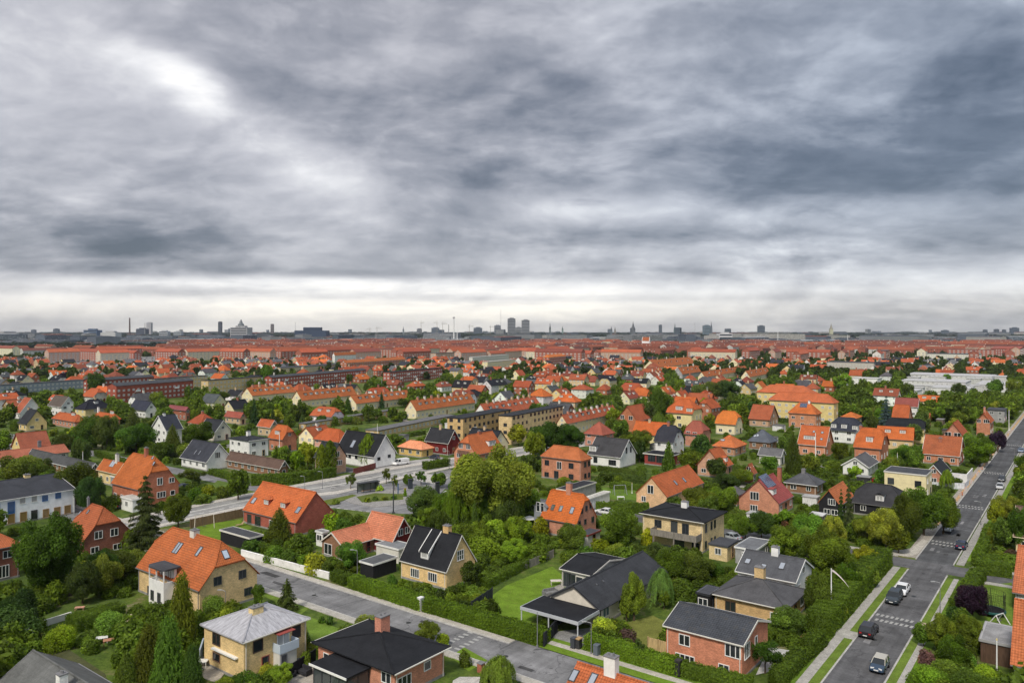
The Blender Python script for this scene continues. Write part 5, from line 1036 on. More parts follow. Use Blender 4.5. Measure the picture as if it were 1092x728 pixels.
H('orange hipped house with pink walls|, in front of the long ochre flats', Cp=(361, 471.5), he=4.6, Lx=333.5, Rx=377, ax='v', rp=(355, 453), kind='hip', wc=(.64, .36, .28), rc=(0.462, 0.113, 0.0425), wall='render_wall')
H('white gable with outside stair and black roof|, behind the willow', Cp=(399, 487.5), he=3.6, Lx=357, Rx=423.5, ax='v', rp=(413, 463.8), wall='render_wall', wc='white', roof='felt', rc='black', trim='white', sky=[(376.5, 473, 1.5, 2.6)], win=[('B', 404, 489, 1.2, 1.0, 1, 1, 'dark'), ('B', 415, 486, 1.2, 1.0, 1, 1, 'dark'), ('A', 373, 486, 1.2, 1.2, 1, 1, 'dark'), ('A', 380, 487, 1.2, 1.2, 1, 1, 'dark')])
H('black-roofed brick house with pink gable|, beside the poplar', Cp=(353, 490), he=4.6, Lx=334, Rx=371, ax='v', rp=(359, 470), wc=(.50, .32, .22), roof='felt', rc=(0.055, 0.06, 0.07), win=[('B', 360, 484, 1.5, 1.6, 2, 1), ('B', 362, 493, 1.9, 1.5, 3, 1)])
H('low yellow house with pale orange roof|, behind the parked white van', Cp=(450, 479.5), he=2.8, Lx=423.5, Rx=463.5, ax='v', rp=(442, 469.8), kind='hip', wc=(.66, .46, .17), rc=(0.8, 0.32, 0.17))
H('black-roofed house with dark red gable|, left of the ochre apartment block', Cp=(478, 473), he=4.0, Lx=452.5, Rx=491.5, ax='v', rp=(484.5, 457), wall='wood', wc='winewall', roof='felt', rc=(0.05, 0.052, 0.06), trim='offwhite', chim=[(470, 452, 'tan')])
ba = H('salmon brick house with two front balconies|, large white dormer', Cp=(508, 485), he=5.6, Lx=482.5, Rx=538, ax='u', rp=(500, 463.5), kind='half', k=(.6, 1), wc=(.60, .28, .17), rc=(0.462, 0.136, 0.051), win=[('A', 491.5, 475, 1.7, 1.5, 3, 1), ('A', 499.5, 476, 1.7, 1.5, 3, 1), ('A', 499.5, 487.5, 1.7, 1.6, 3, 1), ('A', 489, 485, 1.3, 1.3, 2, 1)], dorm=[(525, 475, 3.4, 1.6, 'flat', 'white', None, 2)], chim=[(511, 459.5, 'red')])
for py in (481, 491):
    x_, z_ = ba.on_face('A', 497, py); b_ = MB(); b_.box(x_ - 2.2, x_ + 2.2, -1.4, -.01, z_ - .7, z_ - .5); b_.box(x_ - 2.2, x_ + 2.2, -1.4, -1.3, z_ - .5, z_ + .4); link('balcony', b_.mesh('balcony', 'wood'), ba.root, ba.face_frame('A'), (.18, .10, .07))
# ---- centre third row
H('white house with dark gabled roof|, recessed corner dormer', Cp=(661.8, 488), he=3.4, Lx=626.5, Rx=679.5, ax='v', rp=(671, 468.5), wall='render_wall', wc='white', roof='felt', rc=(0.085, 0.085, 0.092), trim='white', wcol='dark', win=[('B', 668, 480, .9, 1.8, 1, 1, 'dark'), ('B', 672.5, 479, .9, 1.8, 1, 1, 'dark'), ('A', 653, 493, 2.6, 1.6, 3, 1, 'dark'), ('A', 635, 490, 1.4, 1.8, 1, 1, 'dark')], dorm=[(632, 481, 2.4, 1.7, 'flat', 'white', None, 2)])
H('brown brick gabled house with orange roof|, paired windows in the gable', Cp=(680, 449), he=5.0, Lx=657, Rx=697, ax='u', rp=(668.5, 433), wc=(.44, .17, .09), rc=(0.387, 0.106, 0.051), win=[('A', 663.6, 444.5, 1.9, 1.7, 2, 1), ('A', 672.7, 445.5, 1.9, 1.7, 2, 1)])
H('yellow mansion with broad orange roof|, white dormer and roof balcony', Cp=(738.5, 441.5), he=6.4, Lx=710, Rx=750, ax='v', rp=(727, 425), kind='half', k=(.3, .3), wall='render_wall', wc=(.82, .70, .36), rc=(0.487, 0.121, 0.0425), dorm=[(724, 437, 3.0, 1.6, 'flat', 'white', None, 3), (735, 439, 2.6, 1.5, 'flat', 'cream')], win=[('A', 724, 445, 2.0, 1.5, 2, 1), ('A', 725, 453, 1.6, 1.5, 2, 1), ('B', 743, 445, 1, 1.8, 1, 1), ('B', 746.5, 444, 1, 1.8, 1, 1), ('B', 743, 453, 1, 1.8, 1, 1)])
H('plain cream house with vivid orange roof|, rounded half hip', Cp=(784.5, 453), he=4.2, Lx=762, Rx=793, ax='v', rp=(775, 437.8), kind='half', wall='render_wall', wc='cream', rc=(0.593, 0.182, 0.0425))
H('white house with black mansard-shaped roof|, behind the red and black extension', Cp=(718, 472), he=5.3, Lx=696.5, Rx=731, ax='v', rp=(712, 453), kind='half', k=(.6, .6), wall='render_wall', wc='white', roof='roof_tile', rc=(0.04, 0.042, 0.055), chim=[(713, 449.5, 'red')])
H('modern black and red brick extension with glass front|', Cp=(716, 487), he=3.3, Lx=685.5, Rx=727, kind='flat', ax='v', wc=(.30, .06, .05), roof='felt', rc='black', trim='offwhite', win=[('A', 695, 488, 2.6, 2.2, 3, 1, 'dark'), ('A', 704, 489.5, 2.6, 2.2, 3, 1, 'dark'), ('A', 711, 491, 1.8, 2.2, 2, 1, 'dark')])
H('brownish red house with two white dormer windows|', Cp=(748.5, 464), he=4.5, Lx=729, Rx=759, ax='v', rp=(743, 448.5), kind='half', k=(.3, .5), wc='pinkred', rc=(0.328, 0.101, 0.07), win=[('A', 734, 462, 1.5, 1.6, 2, 1), ('A', 741, 463, 1.6, 1.6, 2, 1)])
H('pink-walled house with hipped orange-brown roof|', Cp=(643, 464), he=4.6, Lx=622, Rx=656, ax='v', rp=(638, 449.5), kind='hip', wc=(.55, .26, .19), rc=(0.349, 0.103, 0.07))
H('orange pyramid-roofed bungalow|, square skylight', Cp=(784, 477.5), he=2.9, Lx=759, Rx=797, ax='v', rp=(775, 463.5), kind='hip', wc=(.5, .27, .17), rc=(0.549, 0.166, 0.0595), sky=[(770.5, 469, 1.6, 1.1)])
H('orange-roofed cottage behind the small conifers|', Cp=(771, 499), he=3.0, Lx=742, Rx=782.5, ax='u', rp=(756, 479.5), wc=(.55, .32, .22), rc=(0.449, 0.121, 0.0467), dorm=[(775, 492, 1.5, 1.2, 'gable', 'white')])
H('small orange roof below the pyramid-roofed bungalow|', Cp=(804, 505.5), he=2.8, Lx=792, Rx=808, ax='u', rise=2.5, wc='red', rc=(0.387, 0.121, 0.0595))
H('grey hipped shed-like house at the foot of the hedge|', Cp=(787, 528.5), he=2.6, Lx=772, Rx=796, ax='v', kind='hip', rise=1.6, wc='pinkred', roof='felt', rc='grey')
# ================================================================== TERRACES AND APARTMENT BLOCKS
def row_on_roof(h, n, frac, fn, x0=.06, x1=.94):
    """call fn(pixel) for n places spread along the ridge; frac 0 = ridge, 1 = eave of the visible slope"""
    for i in range(n):
        x = -h.a + 2 * h.a * (x0 + (x1 - x0) * (i + .5) / n); p = h.R @ Vector((x, h.vis * h.b * frac, h.he + h.rise * (1 - frac))); fn(*pix(*p))
def terrace(label, Cp, Lx, Rx, rp, he=3.9, wc='cream', rc='orange', nd=8, nc=6, rot=-5, wall='render_wall', **kw):
    h = House(label, 'terrace', Cp, he, Lx, Rx, ax='u', rp=rp, wall=wall, wc=wc, rc=rc, rot=rot, oh=.3, detail=1, group='orange-roofed terraces in the middle distance', **kw)
    row_on_roof(h, nd, .52, lambda x, y: h.dormer(x, y, 1.7, 1.3, 'flat', random.choice(['dark', 'greywall', 'white'])))
    row_on_roof(h, nc, 0, lambda x, y: h.chimney(x, y - 3, random.choice(['tan', 'offwhite', 'pinkred']), 1.1, .8))
    return h
terrace('orange terrace with yellow end gable|, farthest left of the terrace rows', (269, 422), 257, 316, (261.7, 413.5), nd=7)
terrace('orange terrace with a row of dark dormers|, second from the left', (322, 427), 310, 381, (315.8, 416.7), nd=9)
terrace('short orange terrace between two conifers|, cream back walls', (380, 430.5), 367, 440, (374, 421.5), nd=8)
terrace('orange terrace ending in a tall yellow gable|', (444, 438), 431, 507, (437, 427), nd=9, nc=8)
terrace('orange-red terrace with a white pointed gable|, just behind the ochre flats', (520, 443), 504, 578, (512.7, 430.5), wc='white', rc=(.44, .12, .06), nd=8, nc=8)
terrace('long red-orange terrace with cream lower floor|, right of the ochre flats', (605, 452), 593, 659, (600, 435), wc=(.80, .68, .42), rc=(.44, .12, .06), nd=8, nc=8, he=4.8)
terrace('yellow-fronted terrace with orange roof|, near the white stepped gable', (800, 402), 790, 822, (795, 392), nd=4, nc=3)
terrace('orange terrace with pale gables|, in front of the white parish church', (700, 392), 686, 742, (694, 384), nd=6, nc=4)
terrace('orange-roofed row of grey-fronted houses|, one white gable facing left', (728, 399), 718, 748, (722, 388), wc='lgrey', nd=4, nc=3)
terrace('long orange-roofed cream row|, behind the dark round trees', (752, 402), 744, 798, (748, 389), nd=7, nc=4)
BG = 'apartment blocks in the middle distance'
def block(label, Cp, Lx, Rx, he=10, wc='ybrick', rc='dark', roof='felt', kind='flat', ax='u', rot=-5, rp=None, rise=None, wall='brick', bal=0, jit=0, group=BG, detail=0, cat='apartment block', **kw):
    h = House(label, cat, Cp, he, Lx, Rx, ax=ax, rp=rp, rise=rise, kind=kind, wall=wall, wc=wc, roof=roof, rc=rc, rot=rot, oh=.25 if kind == 'flat' else .4, detail=detail, group=group, found=False, jit=jit, **kw)
    if bal:
        L = (h.Lu if True else h.Lv); n = max(1, int(L / 9))
        for i in range(n):
            for j in range(int(he / 2.8)):
                if j == 0 or (i + j) % bal: continue
                x = (i + .5) / n * L - L / 2; b_ = BALM; link('balcony', b_, h.root, h.face_frame('B') @ Matrix.Translation((x, 0, j * 2.75 + .35)), cc('white'))
    return h
b_ = MB(); b_.box(-1.6, 1.6, -1.3, -.01, 0, .15); b_.box(-1.6, 1.6, -1.3, -1.22, .15, 1.1); BALM = b_.mesh('balcony', 'paint')
block('ochre brick apartment block with flat dark roof|, nearer of the two ochre flats', (494, 446.5), 476, 546, 10.4, (.60, .42, .20), wcol='dark', rot=-8, detail=1, bal=2)
block('long ochre apartment block with flat dark roof|, right-hand one with rows of windows', (546, 444), 531, 601, 10.4, (.66, .50, .27), wcol='dark', rot=-7, detail=1)
block('low ochre flats with many garage openings|, long flat grey roof', (326, 452), 318, 425, 2.8, (.60, .42, .20), rc='grey', rot=-10, cat='apartment block')
block('broad grey flat-roofed row|, low ochre walls beside the orange terraces', (404, 459.5), 389, 486, 2.8, (.60, .44, .24), rc=(.22, .22, .23), rot=-12)
block('red brick apartment block with white balconies|, at the left beyond the gardens', (124, 411.5), 113, 207, 10, (.34, .09, .06), rot=-12, bal=3, kind='gable', rise=1.6, rc='slate')
block('dark red flats behind the big round tree at left|', (96, 406), 88, 165, 9, (.30, .085, .06), rot=-13, kind='gable', rise=1.5, rc='slate')
block('long red brick apartment block|, straight ahead of the orange terraces', (290, 402.5), 281, 391, 9, (.34, .09, .06), rot=-13, bal=3, kind='gable', rise=1.4, rc='slate')
block('ochre three-storey flats at the left|, pale walls and thin dark roof', (222, 406), 214, 279, 9, (.62, .48, .26), rot=-13)
block('cream ochre block behind the left red flats|', (166, 404.5), 158, 222, 8, (.64, .50, .28), rot=-13)
block('red brick row with orange roof and white windows|', (370, 387), 362, 433, 8, (.42, .16, .09), rc='orange', roof='roof_tile', kind='gable', rise=3, rot=-12)
block('red brick block with white balcony strips|, right of the orange-roofed red row', (416, 397), 408, 472, 9, (.36, .11, .08), rot=-12, bal=2)
block('ochre flats with grey gables|, low in the middle distance', (300, 392.5), 293, 358, 6, (.60, .48, .28), rc='slate', kind='gable', rise=1.2, rot=-13)
block('pale long modern block with white flat roof|', (504, 381), 500, 543, 8, 'offwhite', rc='white', rot=-14, wall='render_wall')
block('cream stepped school-like building|, with white cornice', (520, 386), 514, 550, 8, (.78, .68, .42), rc='offwhite', rot=-14, wall='render_wall')
block('red brick block with bright orange roof|, near the middle', (586, 381), 578, 604, 11, (.42, .13, .08), rc='bright', roof='roof_tile', kind='hip', rise=3, rot=-12)
block('long pink brick slab with many windows|, far left behind the car park', (57, 373.5), 50, 122, 12, (.52, .33, .28), rc='grey', rot=-16)
block('blue-grey low terrace at the left edge|', (0, 411), -8, 90, 6, (.28, .32, .38), rc='slate', rot=-14, wall='render_wall')
block('orange-roofed yellow apartment block, nearer|, three storeys behind the solar-panel house', (890, 430), 819, 895, 9.2, (.72, .58, .26), rc=(.50, .14, .06), roof='roof_tile', kind='hip', ax='v', rot=0, rp=(852, 418.5), wall='render_wall', detail=1)
block('orange-roofed yellow apartment block, farther|, its roof stepping up behind', (866, 420.5), 806, 873, 9.5, (.72, .58, .26), rc=(.50, .14, .06), roof='roof_tile', kind='hip', ax='v', rot=0, rp=(838, 410.3), wall='render_wall')
block('white orange-roofed house row|, long facade with dark windows', (357, 379), 354, 380, 9, 'white', rc='orange', roof='roof_tile', kind='gable', rise=4, rot=-12, wall='render_wall')
# white school campus, right
CA = [('white campus hall, longest and farthest of the white buildings|', (1058, 402), 966, 1063, 5.2, .66), ('white campus wing at the left end|', (998, 407), 960, 1004, 5, .66), ('white campus block with dark roof openings|', (1030, 408), 996, 1036, 6, .60), ('white campus wing at the right end|', (1083, 411), 1040, 1088, 5, .66),
      ('low white campus block in front|', (1034, 415), 992, 1040, 4.2, .7), ('small white campus annex at the tree edge|', (978, 417), 957, 984, 3.6, .72)]
ca = random.Random(9)
for k in range(14):
    x = 972 + (k % 7) * 16 + ca.uniform(-5, 5); y = 403 + (k // 7) * 9 + ca.uniform(-2, 2); CA.append(('y', (x + 9, y), x - ca.uniform(4, 12), x + 11, ca.uniform(3, 5.5), ca.uniform(.5, .7)))
for lb_, C_, L_, R_2, he, c_ in CA: block(lb_, C_, L_, R_2, he, (c_, c_, c_), rc=(.72, .72, .73), auto_label='white flat-roofed campus block' if lb_ == 'y' else None, ax='v', rot=0, wall='render_wall', group='white campus buildings', cat='school building')
block('long white-windowed low building|, before the far red roofs at right', (1043, 378), 984, 1047, 7, 'offwhite', rc='slate', ax='v', rot=0, wall='render_wall', cat='office building')
block('pale green glass-topped hall|, far right among red roofs', (985, 368), 961, 990, 11, (.45, .52, .48), rc=(.40, .48, .44), ax='v', rot=0, wall='render_wall', cat='office building')
block('white low hall left of the campus|, behind the bright willow', (936, 404), 908, 941, 4.5, 'white', rc='white', ax='v', rot=0, wall='render_wall', cat='office building')
block('grey flat building right of the bright willow|', (932, 387), 882, 938, 7, (.50, .46, .42), rc='slate', ax='v', rot=0, wall='render_wall')
block('dark red brick block at the right edge|, far off', (1088, 372), 1056, 1094, 12, (.30, .10, .08), rc=(.36, .10, .07), roof='roof_tile', kind='gable', rise=3, ax='v', rot=0)
# ================================================================== MIDDLE DISTANCE: one house after another on the street grid
def free(x, y, r=0.0, boxes=FOOT):
    for cx, cy, ux, uy, a_, b_ in boxes:
        dx_, dy_ = x - cx, y - cy
        if abs(dx_) + abs(dy_) > 1.45 * (a_ + b_ + 2 * r) + 5: continue
        if abs(dx_ * ux + dy_ * uy) < a_ + r and abs(-dx_ * uy + dy_ * ux) < b_ + r: return False
    return True
def hidden(x, y, top, D, share=.5, pad=0):
    """would something here cover one of the hand-built houses?"""
    px, py = pix(x, y, 0); _, pt = pix(x, y, top)
    for x0, x1, yt, yb, d_ in SCR:
        if y < d_ and x0 - pad < px < x1 + pad and pt < yb - (yb - yt) * (1 - share) and py > yt: return True
    return False
ROOFN = [('orange', (.54, .13, .055), 'orange roof', 'roof_tile'), ('orange', (.44, .115, .055), 'dull orange roof', 'roof_tile'), ('bright', (.66, .17, .05), 'bright orange roof', 'roof_tile'), ('rust', (.30, .09, .055), 'rust-red roof', 'roof_tile'),
         ('black', (.04, .043, .055), 'black roof', 'felt'), ('grey', (.16, .165, .18), 'grey roof', 'felt')]
WALLN = [('white', 'white', 'render_wall'), ('cream', 'cream', 'render_wall'), ('yellow', 'yellow', 'render_wall'), ('red', 'brick', 'brick'), ('tan', 'tan', 'brick')]
FAR_T, FAR_H = [], []
rot2 = math.radians(37.26 - 6); U2 = Vector((math.sin(rot2), math.cos(rot2))); V2 = Vector((-math.cos(rot2), math.sin(rot2)))
cells = []
rr = random.Random(5)
for i in range(8, 70):
    for j in range(-55, 70):
        if i % 3 == 2: continue
        p = U2 * (i * 17 + rr.uniform(-2, 2)) + V2 * (j * 21 + rr.uniform(-3, 3))
        if p.y < 262 or p.y > 1010: continue
        px, py = pix(p.x, p.y)
        if not (-15 < px < 1107): continue
        cells.append((p.y + rr.uniform(-15, 15), p, px, py))
cells.sort(key=lambda q: q[0]); nh = 0
HAND_BOX = list(SCR)
def woods(px, py):     # parts of the picture that are trees rather than houses
    return (px > 985 and 408 < py < 470) or (905 < px < 985 and 404 < py < 430) or (760 < px < 1092 and 392 < py < 408 and (px < 900)) or (1040 < px and py < 404 and py > 392) or (0 < px < 110 and 385 > py)
for _, p, px, py in cells:
    far = py < 402
    if not free(p.x, p.y, 8.5): continue
    if hidden(p.x, p.y, 7, p.y, .55, 3): continue
    if woods(px, py) and rr.random() < .8: continue
    if 780 < px < 945 and 425 < py < 441: continue
    if rr.random() > (.56 if not far else .84): FAR_T.append((p.x, p.y)); continue
    if 50 < px < 170 and 381 < py < 391: continue
    ro = rr.choices(ROOFN, [22, 20, 9, 15, 17, 17])[0]; wa = rr.choices(WALLN, [32, 20, 14, 22, 14])[0]; L_, W_ = rr.uniform(10, 14), rr.uniform(8, 9.5); he = rr.choice([2.9, 3.1, 3.4, 5.4])
    kind = rr.choices(['gable', 'half', 'hip'], [6, 2, 2])[0]
    if nh < 172:
        random.seed(nh + 100); ax = rr.choice(['u', 'v', 'v'])
        st = {'gable': 'gabled', 'half': 'half-hipped', 'hip': 'hipped'}[kind]
        h = House('x', 'house', None, he, None, None, ax, None, rr.uniform(2.6, 4.4) if he > 5 else rr.uniform(3.2, 4.8), kind, None, wa[2], wa[0], ro[3], tuple(q * .78 for q in ro[1]), .35, -6 + rr.choice([0, 0, 0, 8]), None, (), (), (), (), None,
                  (p.x, p.y, L_ if ax == 'u' else W_, W_ if ax == 'u' else L_), detail=1 if p.y < 480 else 0, jit=.16, found=False, lm=False)
        h.root['group'] = 'small houses in the middle distance'
        AUTO.append((h.root, f'{wa[1]} house with {st} {ro[2]}', *pix(p.x, p.y, he)))
        if rr.random() < .8: row_on_roof(h, 1, 0, lambda x, y: h.chimney(x, y - 3, rr.choice(['offwhite', 'red', 'tan']), .9, .8), .2, .9)
        if rr.random() < .45 and h.rise > 2.6: row_on_roof(h, rr.choice([1, 2]), .5, lambda x, y: h.dormer(x, y, 1.8, 1.2, 'flat', 'white'), .1, .9)
        nh += 1
    else:
        FAR_H.append((p.x, p.y, L_, W_, he, rr.uniform(3, 4.4), ro[1], C[wa[0]] if wa[0] != 'white' else (.74, .74, .72), -6, kind))
        FOOT.append((p.x, p.y, U2.x, U2.y, L_ / 2, L_ / 2))
for k in range(900):     # the suburb goes on past both sides of the picture
    D = math.exp(rr.uniform(math.log(110), math.log(1000))); px = rr.choice([rr.uniform(1125, 1500), rr.uniform(-400, -40)]); x = (px - CX) * D / F
    if not free(x, D, 7.5): continue
    ro = rr.choices(ROOFN, [22, 20, 9, 15, 17, 17])[0]; wa = rr.choice(WALLN); FAR_H.append((x, D, rr.uniform(10, 14), rr.uniform(8, 9.5), rr.choice([3, 3.2, 5.4]), rr.uniform(3, 4.4), ro[1], C[wa[0]] if wa[0] != 'white' else (.74, .74, .72), 0, rr.choice(['gable', 'hip'])))
    FOOT.append((x, D, U.x, U.y, 6, 6))
# houses beyond the first three hundred, as one body of far roofs
def far_mesh(items):
    v, f, col = [], [], []
    for (x, y, L_, W_, he, rise, rc, wc, rot, kind) in items:
        a = math.pi / 2 - (AU + math.radians(rot)) + (math.pi / 2 if rr.random() < .45 and L_ < 20 else 0); c_, s_ = math.cos(a), math.sin(a); k = len(v); q = .3; ins = W_ * .45 if kind == 'hip' else 0
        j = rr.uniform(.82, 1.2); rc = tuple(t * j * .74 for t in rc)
        P_ = [(-L_ / 2, -W_ / 2, 0), (L_ / 2, -W_ / 2, 0), (L_ / 2, W_ / 2, 0), (-L_ / 2, W_ / 2, 0), (-L_ / 2, -W_ / 2, he), (L_ / 2, -W_ / 2, he), (L_ / 2, W_ / 2, he), (-L_ / 2, W_ / 2, he),
              (-L_ / 2 - q, -W_ / 2 - q, he - .1), (L_ / 2 + q, -W_ / 2 - q, he - .1), (L_ / 2 + q, W_ / 2 + q, he - .1), (-L_ / 2 - q, W_ / 2 + q, he - .1), (-L_ / 2 - q + ins, 0, he + rise), (L_ / 2 + q - ins, 0, he + rise)]
        v += [(x + px_ * c_ - py_ * s_, y + px_ * s_ + py_ * c_, z) for px_, py_, z in P_]
        for q_ in ((0, 1, 5, 4), (1, 2, 6, 5), (2, 3, 7, 6), (3, 0, 4, 7)): f.append(tuple(k + i for i in q_)); col.append(wc)
        for q_ in ((8, 9, 13, 12), (10, 11, 12, 13)): f.append(tuple(k + i for i in q_)); col.append(rc)
        for q_ in ((11, 8, 12), (9, 10, 13)): f.append(tuple(k + i for i in q_)); col.append(rc if kind == 'hip' else wc)
        # windows as dark bays, chimney
        n = max(2, int(L_ / 4))
        for fl in range(max(1, int(he / 2.8))):
            for i in range(n):
                xx = -L_ / 2 + L_ * (i + .5) / n; z = .9 + fl * 2.8; k = len(v)
                for sy in (-1,):
                    yy = sy * (W_ / 2 + .03); v += [(x + a_ * c_ - b_ * s_, y + a_ * s_ + b_ * c_, zz) for a_, b_, zz in ((xx - .6, yy, z), (xx + .6, yy, z), (xx + .6, yy, z + 1.2), (xx - .6, yy, z + 1.2))]
                    f.append((k, k + 1, k + 2, k + 3)); col.append((.04, .045, .05) if rr.random() < .75 else (.6, .6, .6))
        for i in range(max(1, int(L_ / 14))):
            k = len(v); xx = rr.uniform(-.35, .35) * L_; t = .5; zz = he + rise
            v += [(x + (xx + a_) * c_ - b_ * s_, y + (xx + a_) * s_ + b_ * c_, z) for z in (zz - .6, zz + 1) for a_, b_ in ((-t, -t), (t, -t), (t, t), (-t, t))]
            for q_ in ((0, 1, 5, 4), (1, 2, 6, 5), (2, 3, 7, 6), (3, 0, 4, 7), (4, 5, 6, 7)): f.append(tuple(k + i_ for i_ in q_)); col.append(rr.choice([(.6, .58, .52), (.35, .12, .08)]))
    me = bpy.data.meshes.new('far_houses'); me.from_pydata(v, [], f); at = me.attributes.new('fc', 'FLOAT_COLOR', 'FACE')
    at.data.foreach_set('color', [q for c in col for q in (*c, 1)]); me.materials.append(MATS['face_colour']); return me
# ---- beyond: the city of long red-roofed blocks
bn = 0; bl = []
for i in range(10, 80):
    for j in range(-70, 100):
        p = U2 * (i * 50 + rr.uniform(-8, 8)) + V2 * (j * 52 + rr.uniform(-12, 12))
        if p.y < 1010 or p.y > 3000: continue
        px, py = pix(p.x, p.y)
        if not (-10 < px < 1100): continue
        if p.y > (1350 if px < 190 else 2350 if px < 640 else 2000) * (1 + .06 * math.sin(px * .05)): continue
        if px < 180 and rr.random() < .5: continue
        if px > 600 and p.y < 1250 and rr.random() < .5: continue
        bl.append((p.y, p, px, py))
bl.sort(key=lambda q: q[0]); FAR_B = []
for _, p, px, py in bl:
    if not free(p.x, p.y, 16): continue
    L_, W_ = rr.uniform(34, 74), rr.uniform(10, 13); he = rr.uniform(9, 14)
    ro = rr.choices([((.36, .095, .055), 'red-roofed'), ((.46, .12, .06), 'orange-roofed'), ((.25, .08, .06), 'dark-red-roofed'), ((.18, .18, .19), 'grey-roofed'), ((.7, .7, .68), 'white-roofed')], [36, 30, 20, 9, 3])[0]
    wa = rr.choices([((.36, .13, .09), 'red brick'), ((.52, .34, .26), 'pink'), ((.66, .60, .46), 'cream'), ((.62, .62, .6), 'pale')], [56, 20, 10, 8])[0]
    if bn < 60:
        ax = rr.choice('uuv'); isgrey = ro[1] in ('grey-roofed', 'white-roofed')
        h = House('x', 'apartment block', None, he, None, None, ax, None, .1 if isgrey else 4.2, 'flat' if isgrey else 'gable', None, 'brick', wa[0], 'felt' if isgrey else 'roof_tile', ro[0], .35, -6, None, (), (), (), (), None,
                  (p.x, p.y, L_ if ax == 'u' else W_, W_ if ax == 'u' else L_), detail=-1, jit=.1, found=False, lm=False, auto=False)
        h.root['group'] = 'long blocks of the distant city'; AUTO.append((h.root, f'distant {ro[1]} {wa[1]} block', *pix(p.x, p.y, he))); bn += 1
        for f_ in ('AB' if ax == 'u' else 'BA'):      # rows of windows
            Lf = (h.Lv if f_ == 'A' else h.Lu) - 1.6; n = max(2, int(Lf / 5.5))
            for fl in range(int(he / 3)):
                for k in range(n):
                    if Lf > 20 or k < 2: link('window', win_meshes(2.6, 1.5, 1, 1, 'w')[2], h.root, h.face_frame(f_) @ Matrix.Translation(((k + .5) / n * Lf - Lf / 2, -.03, 1.6 + fl * 3)), cc('white'))
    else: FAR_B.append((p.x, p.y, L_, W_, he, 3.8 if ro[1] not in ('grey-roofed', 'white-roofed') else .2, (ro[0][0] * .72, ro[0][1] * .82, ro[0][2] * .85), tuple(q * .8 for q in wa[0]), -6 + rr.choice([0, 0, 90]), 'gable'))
o = link('distant_houses', far_mesh(FAR_H), None); o['kind'] = 'stuff'; o['label'] = 'mass of small orange and grey roofs between the gardens and the city'; o['category'] = 'distant houses'
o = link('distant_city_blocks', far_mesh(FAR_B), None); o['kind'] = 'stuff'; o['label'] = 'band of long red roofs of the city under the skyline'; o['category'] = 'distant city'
# ---- horizon belt: low industry and quarters, far off, haze put into their blue-grey colours
it = []
for k in range(1500):
    y = math.exp(rr.uniform(math.log(2000), math.log(11000))); px = rr.uniform(-10, 1100); x = (px - CX) * y / F
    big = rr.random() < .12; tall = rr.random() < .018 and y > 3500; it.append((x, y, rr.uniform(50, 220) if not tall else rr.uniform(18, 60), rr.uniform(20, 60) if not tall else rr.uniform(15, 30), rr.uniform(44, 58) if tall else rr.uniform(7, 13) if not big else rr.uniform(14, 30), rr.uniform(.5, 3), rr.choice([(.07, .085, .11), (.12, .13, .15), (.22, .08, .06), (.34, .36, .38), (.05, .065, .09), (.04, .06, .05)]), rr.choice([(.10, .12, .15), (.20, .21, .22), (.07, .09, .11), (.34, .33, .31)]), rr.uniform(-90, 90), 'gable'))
o = link('horizon_quarters', far_mesh(it), None); o['kind'] = 'stuff'; o['label'] = 'belt of low buildings along the horizon, blue-grey haze painted into their colours'; o['category'] = 'distant quarters'
# ================================================================== SKYLINE
def tower(label, px, ptop, wpx, D, col, cat='tower block', depth=None, name=None, floors=True, pbot=None):
    x = (px - CX) * D / F; h_ = HC - (ptop - HY) * D / F; w_ = wpx * D / F; dp = depth or w_ * .8; M_ = frame(x, D, 0)
    r = link(name or cat.replace(' ', '_'), None, None, M_); r['label'] = label; r['category'] = cat; m_ = MB(); m_.box(-w_ / 2, w_ / 2, 0, dp, -1, h_); link('wall', m_.mesh('wall', 'render_wall'), r, M_, col)
    if floors:
        m_ = MB(); n = max(3, int(h_ / 8))
        for i in range(n): z = h_ * (i + .5) / n; m_.box(-w_ / 2 * .92, w_ / 2 * .92, -.4, 0.05, z - h_ / n * .22, z + h_ / n * .22)
        link('window_band', m_.mesh('window_band', 'glass'), r, M_, (.05, .06, .08))
    m_ = MB(); m_.box(-w_ * .25, w_ * .3, dp * .2, dp * .7, h_ + .01, h_ + max(2, w_ * .1)); link('plant_room', m_.mesh('plant_room', 'render_wall'), r, M_, tuple(c * .8 for c in col)); return r, h_, M_
def spire(label, px, ptop, pmid, wpx, D, col=(.05, .055, .06), cat='church'):
    x = (px - CX) * D / F; h_ = HC - (ptop - HY) * D / F; hm = HC - (pmid - HY) * D / F; w_ = wpx * D / F; M_ = frame(x, D, 0); r = link(cat, None, None, M_); r['label'] = label; r['category'] = cat
    m_ = MB(); m_.box(-w_ / 2, w_ / 2, 0, w_, -1, hm); link('tower', m_.mesh('tower', 'brick'), r, M_, tuple(min(.5, c * 2.5) for c in col))
    m_ = MB(); m_.cyl((0, w_ / 2), w_ * .62, w_ * .22, hm, hm + (h_ - hm) * .45, 8); m_.cyl((0, w_ / 2), w_ * .22, .3, hm + (h_ - hm) * .45, h_, 8); link('spire', m_.mesh('spire', 'paint'), r, M_, col)
    m_ = MB(); m_.box(w_ / 2, w_ * 2.6, 0, w_, -1, hm * .45); link('nave', m_.mesh('nave', 'brick'), r, M_, (.2, .1, .08)); return r
tower('taller of the twin round-cornered towers on the skyline', 545.5, 339.5, 8.5, 4200, (.24, .25, .27)); tower('right-hand one of the twin towers on the skyline', 560.5, 341.3, 8.5, 4200, (.27, .28, .30)); tower('low grey block between the twin towers', 553, 349, 7, 4300, (.34, .36, .38))
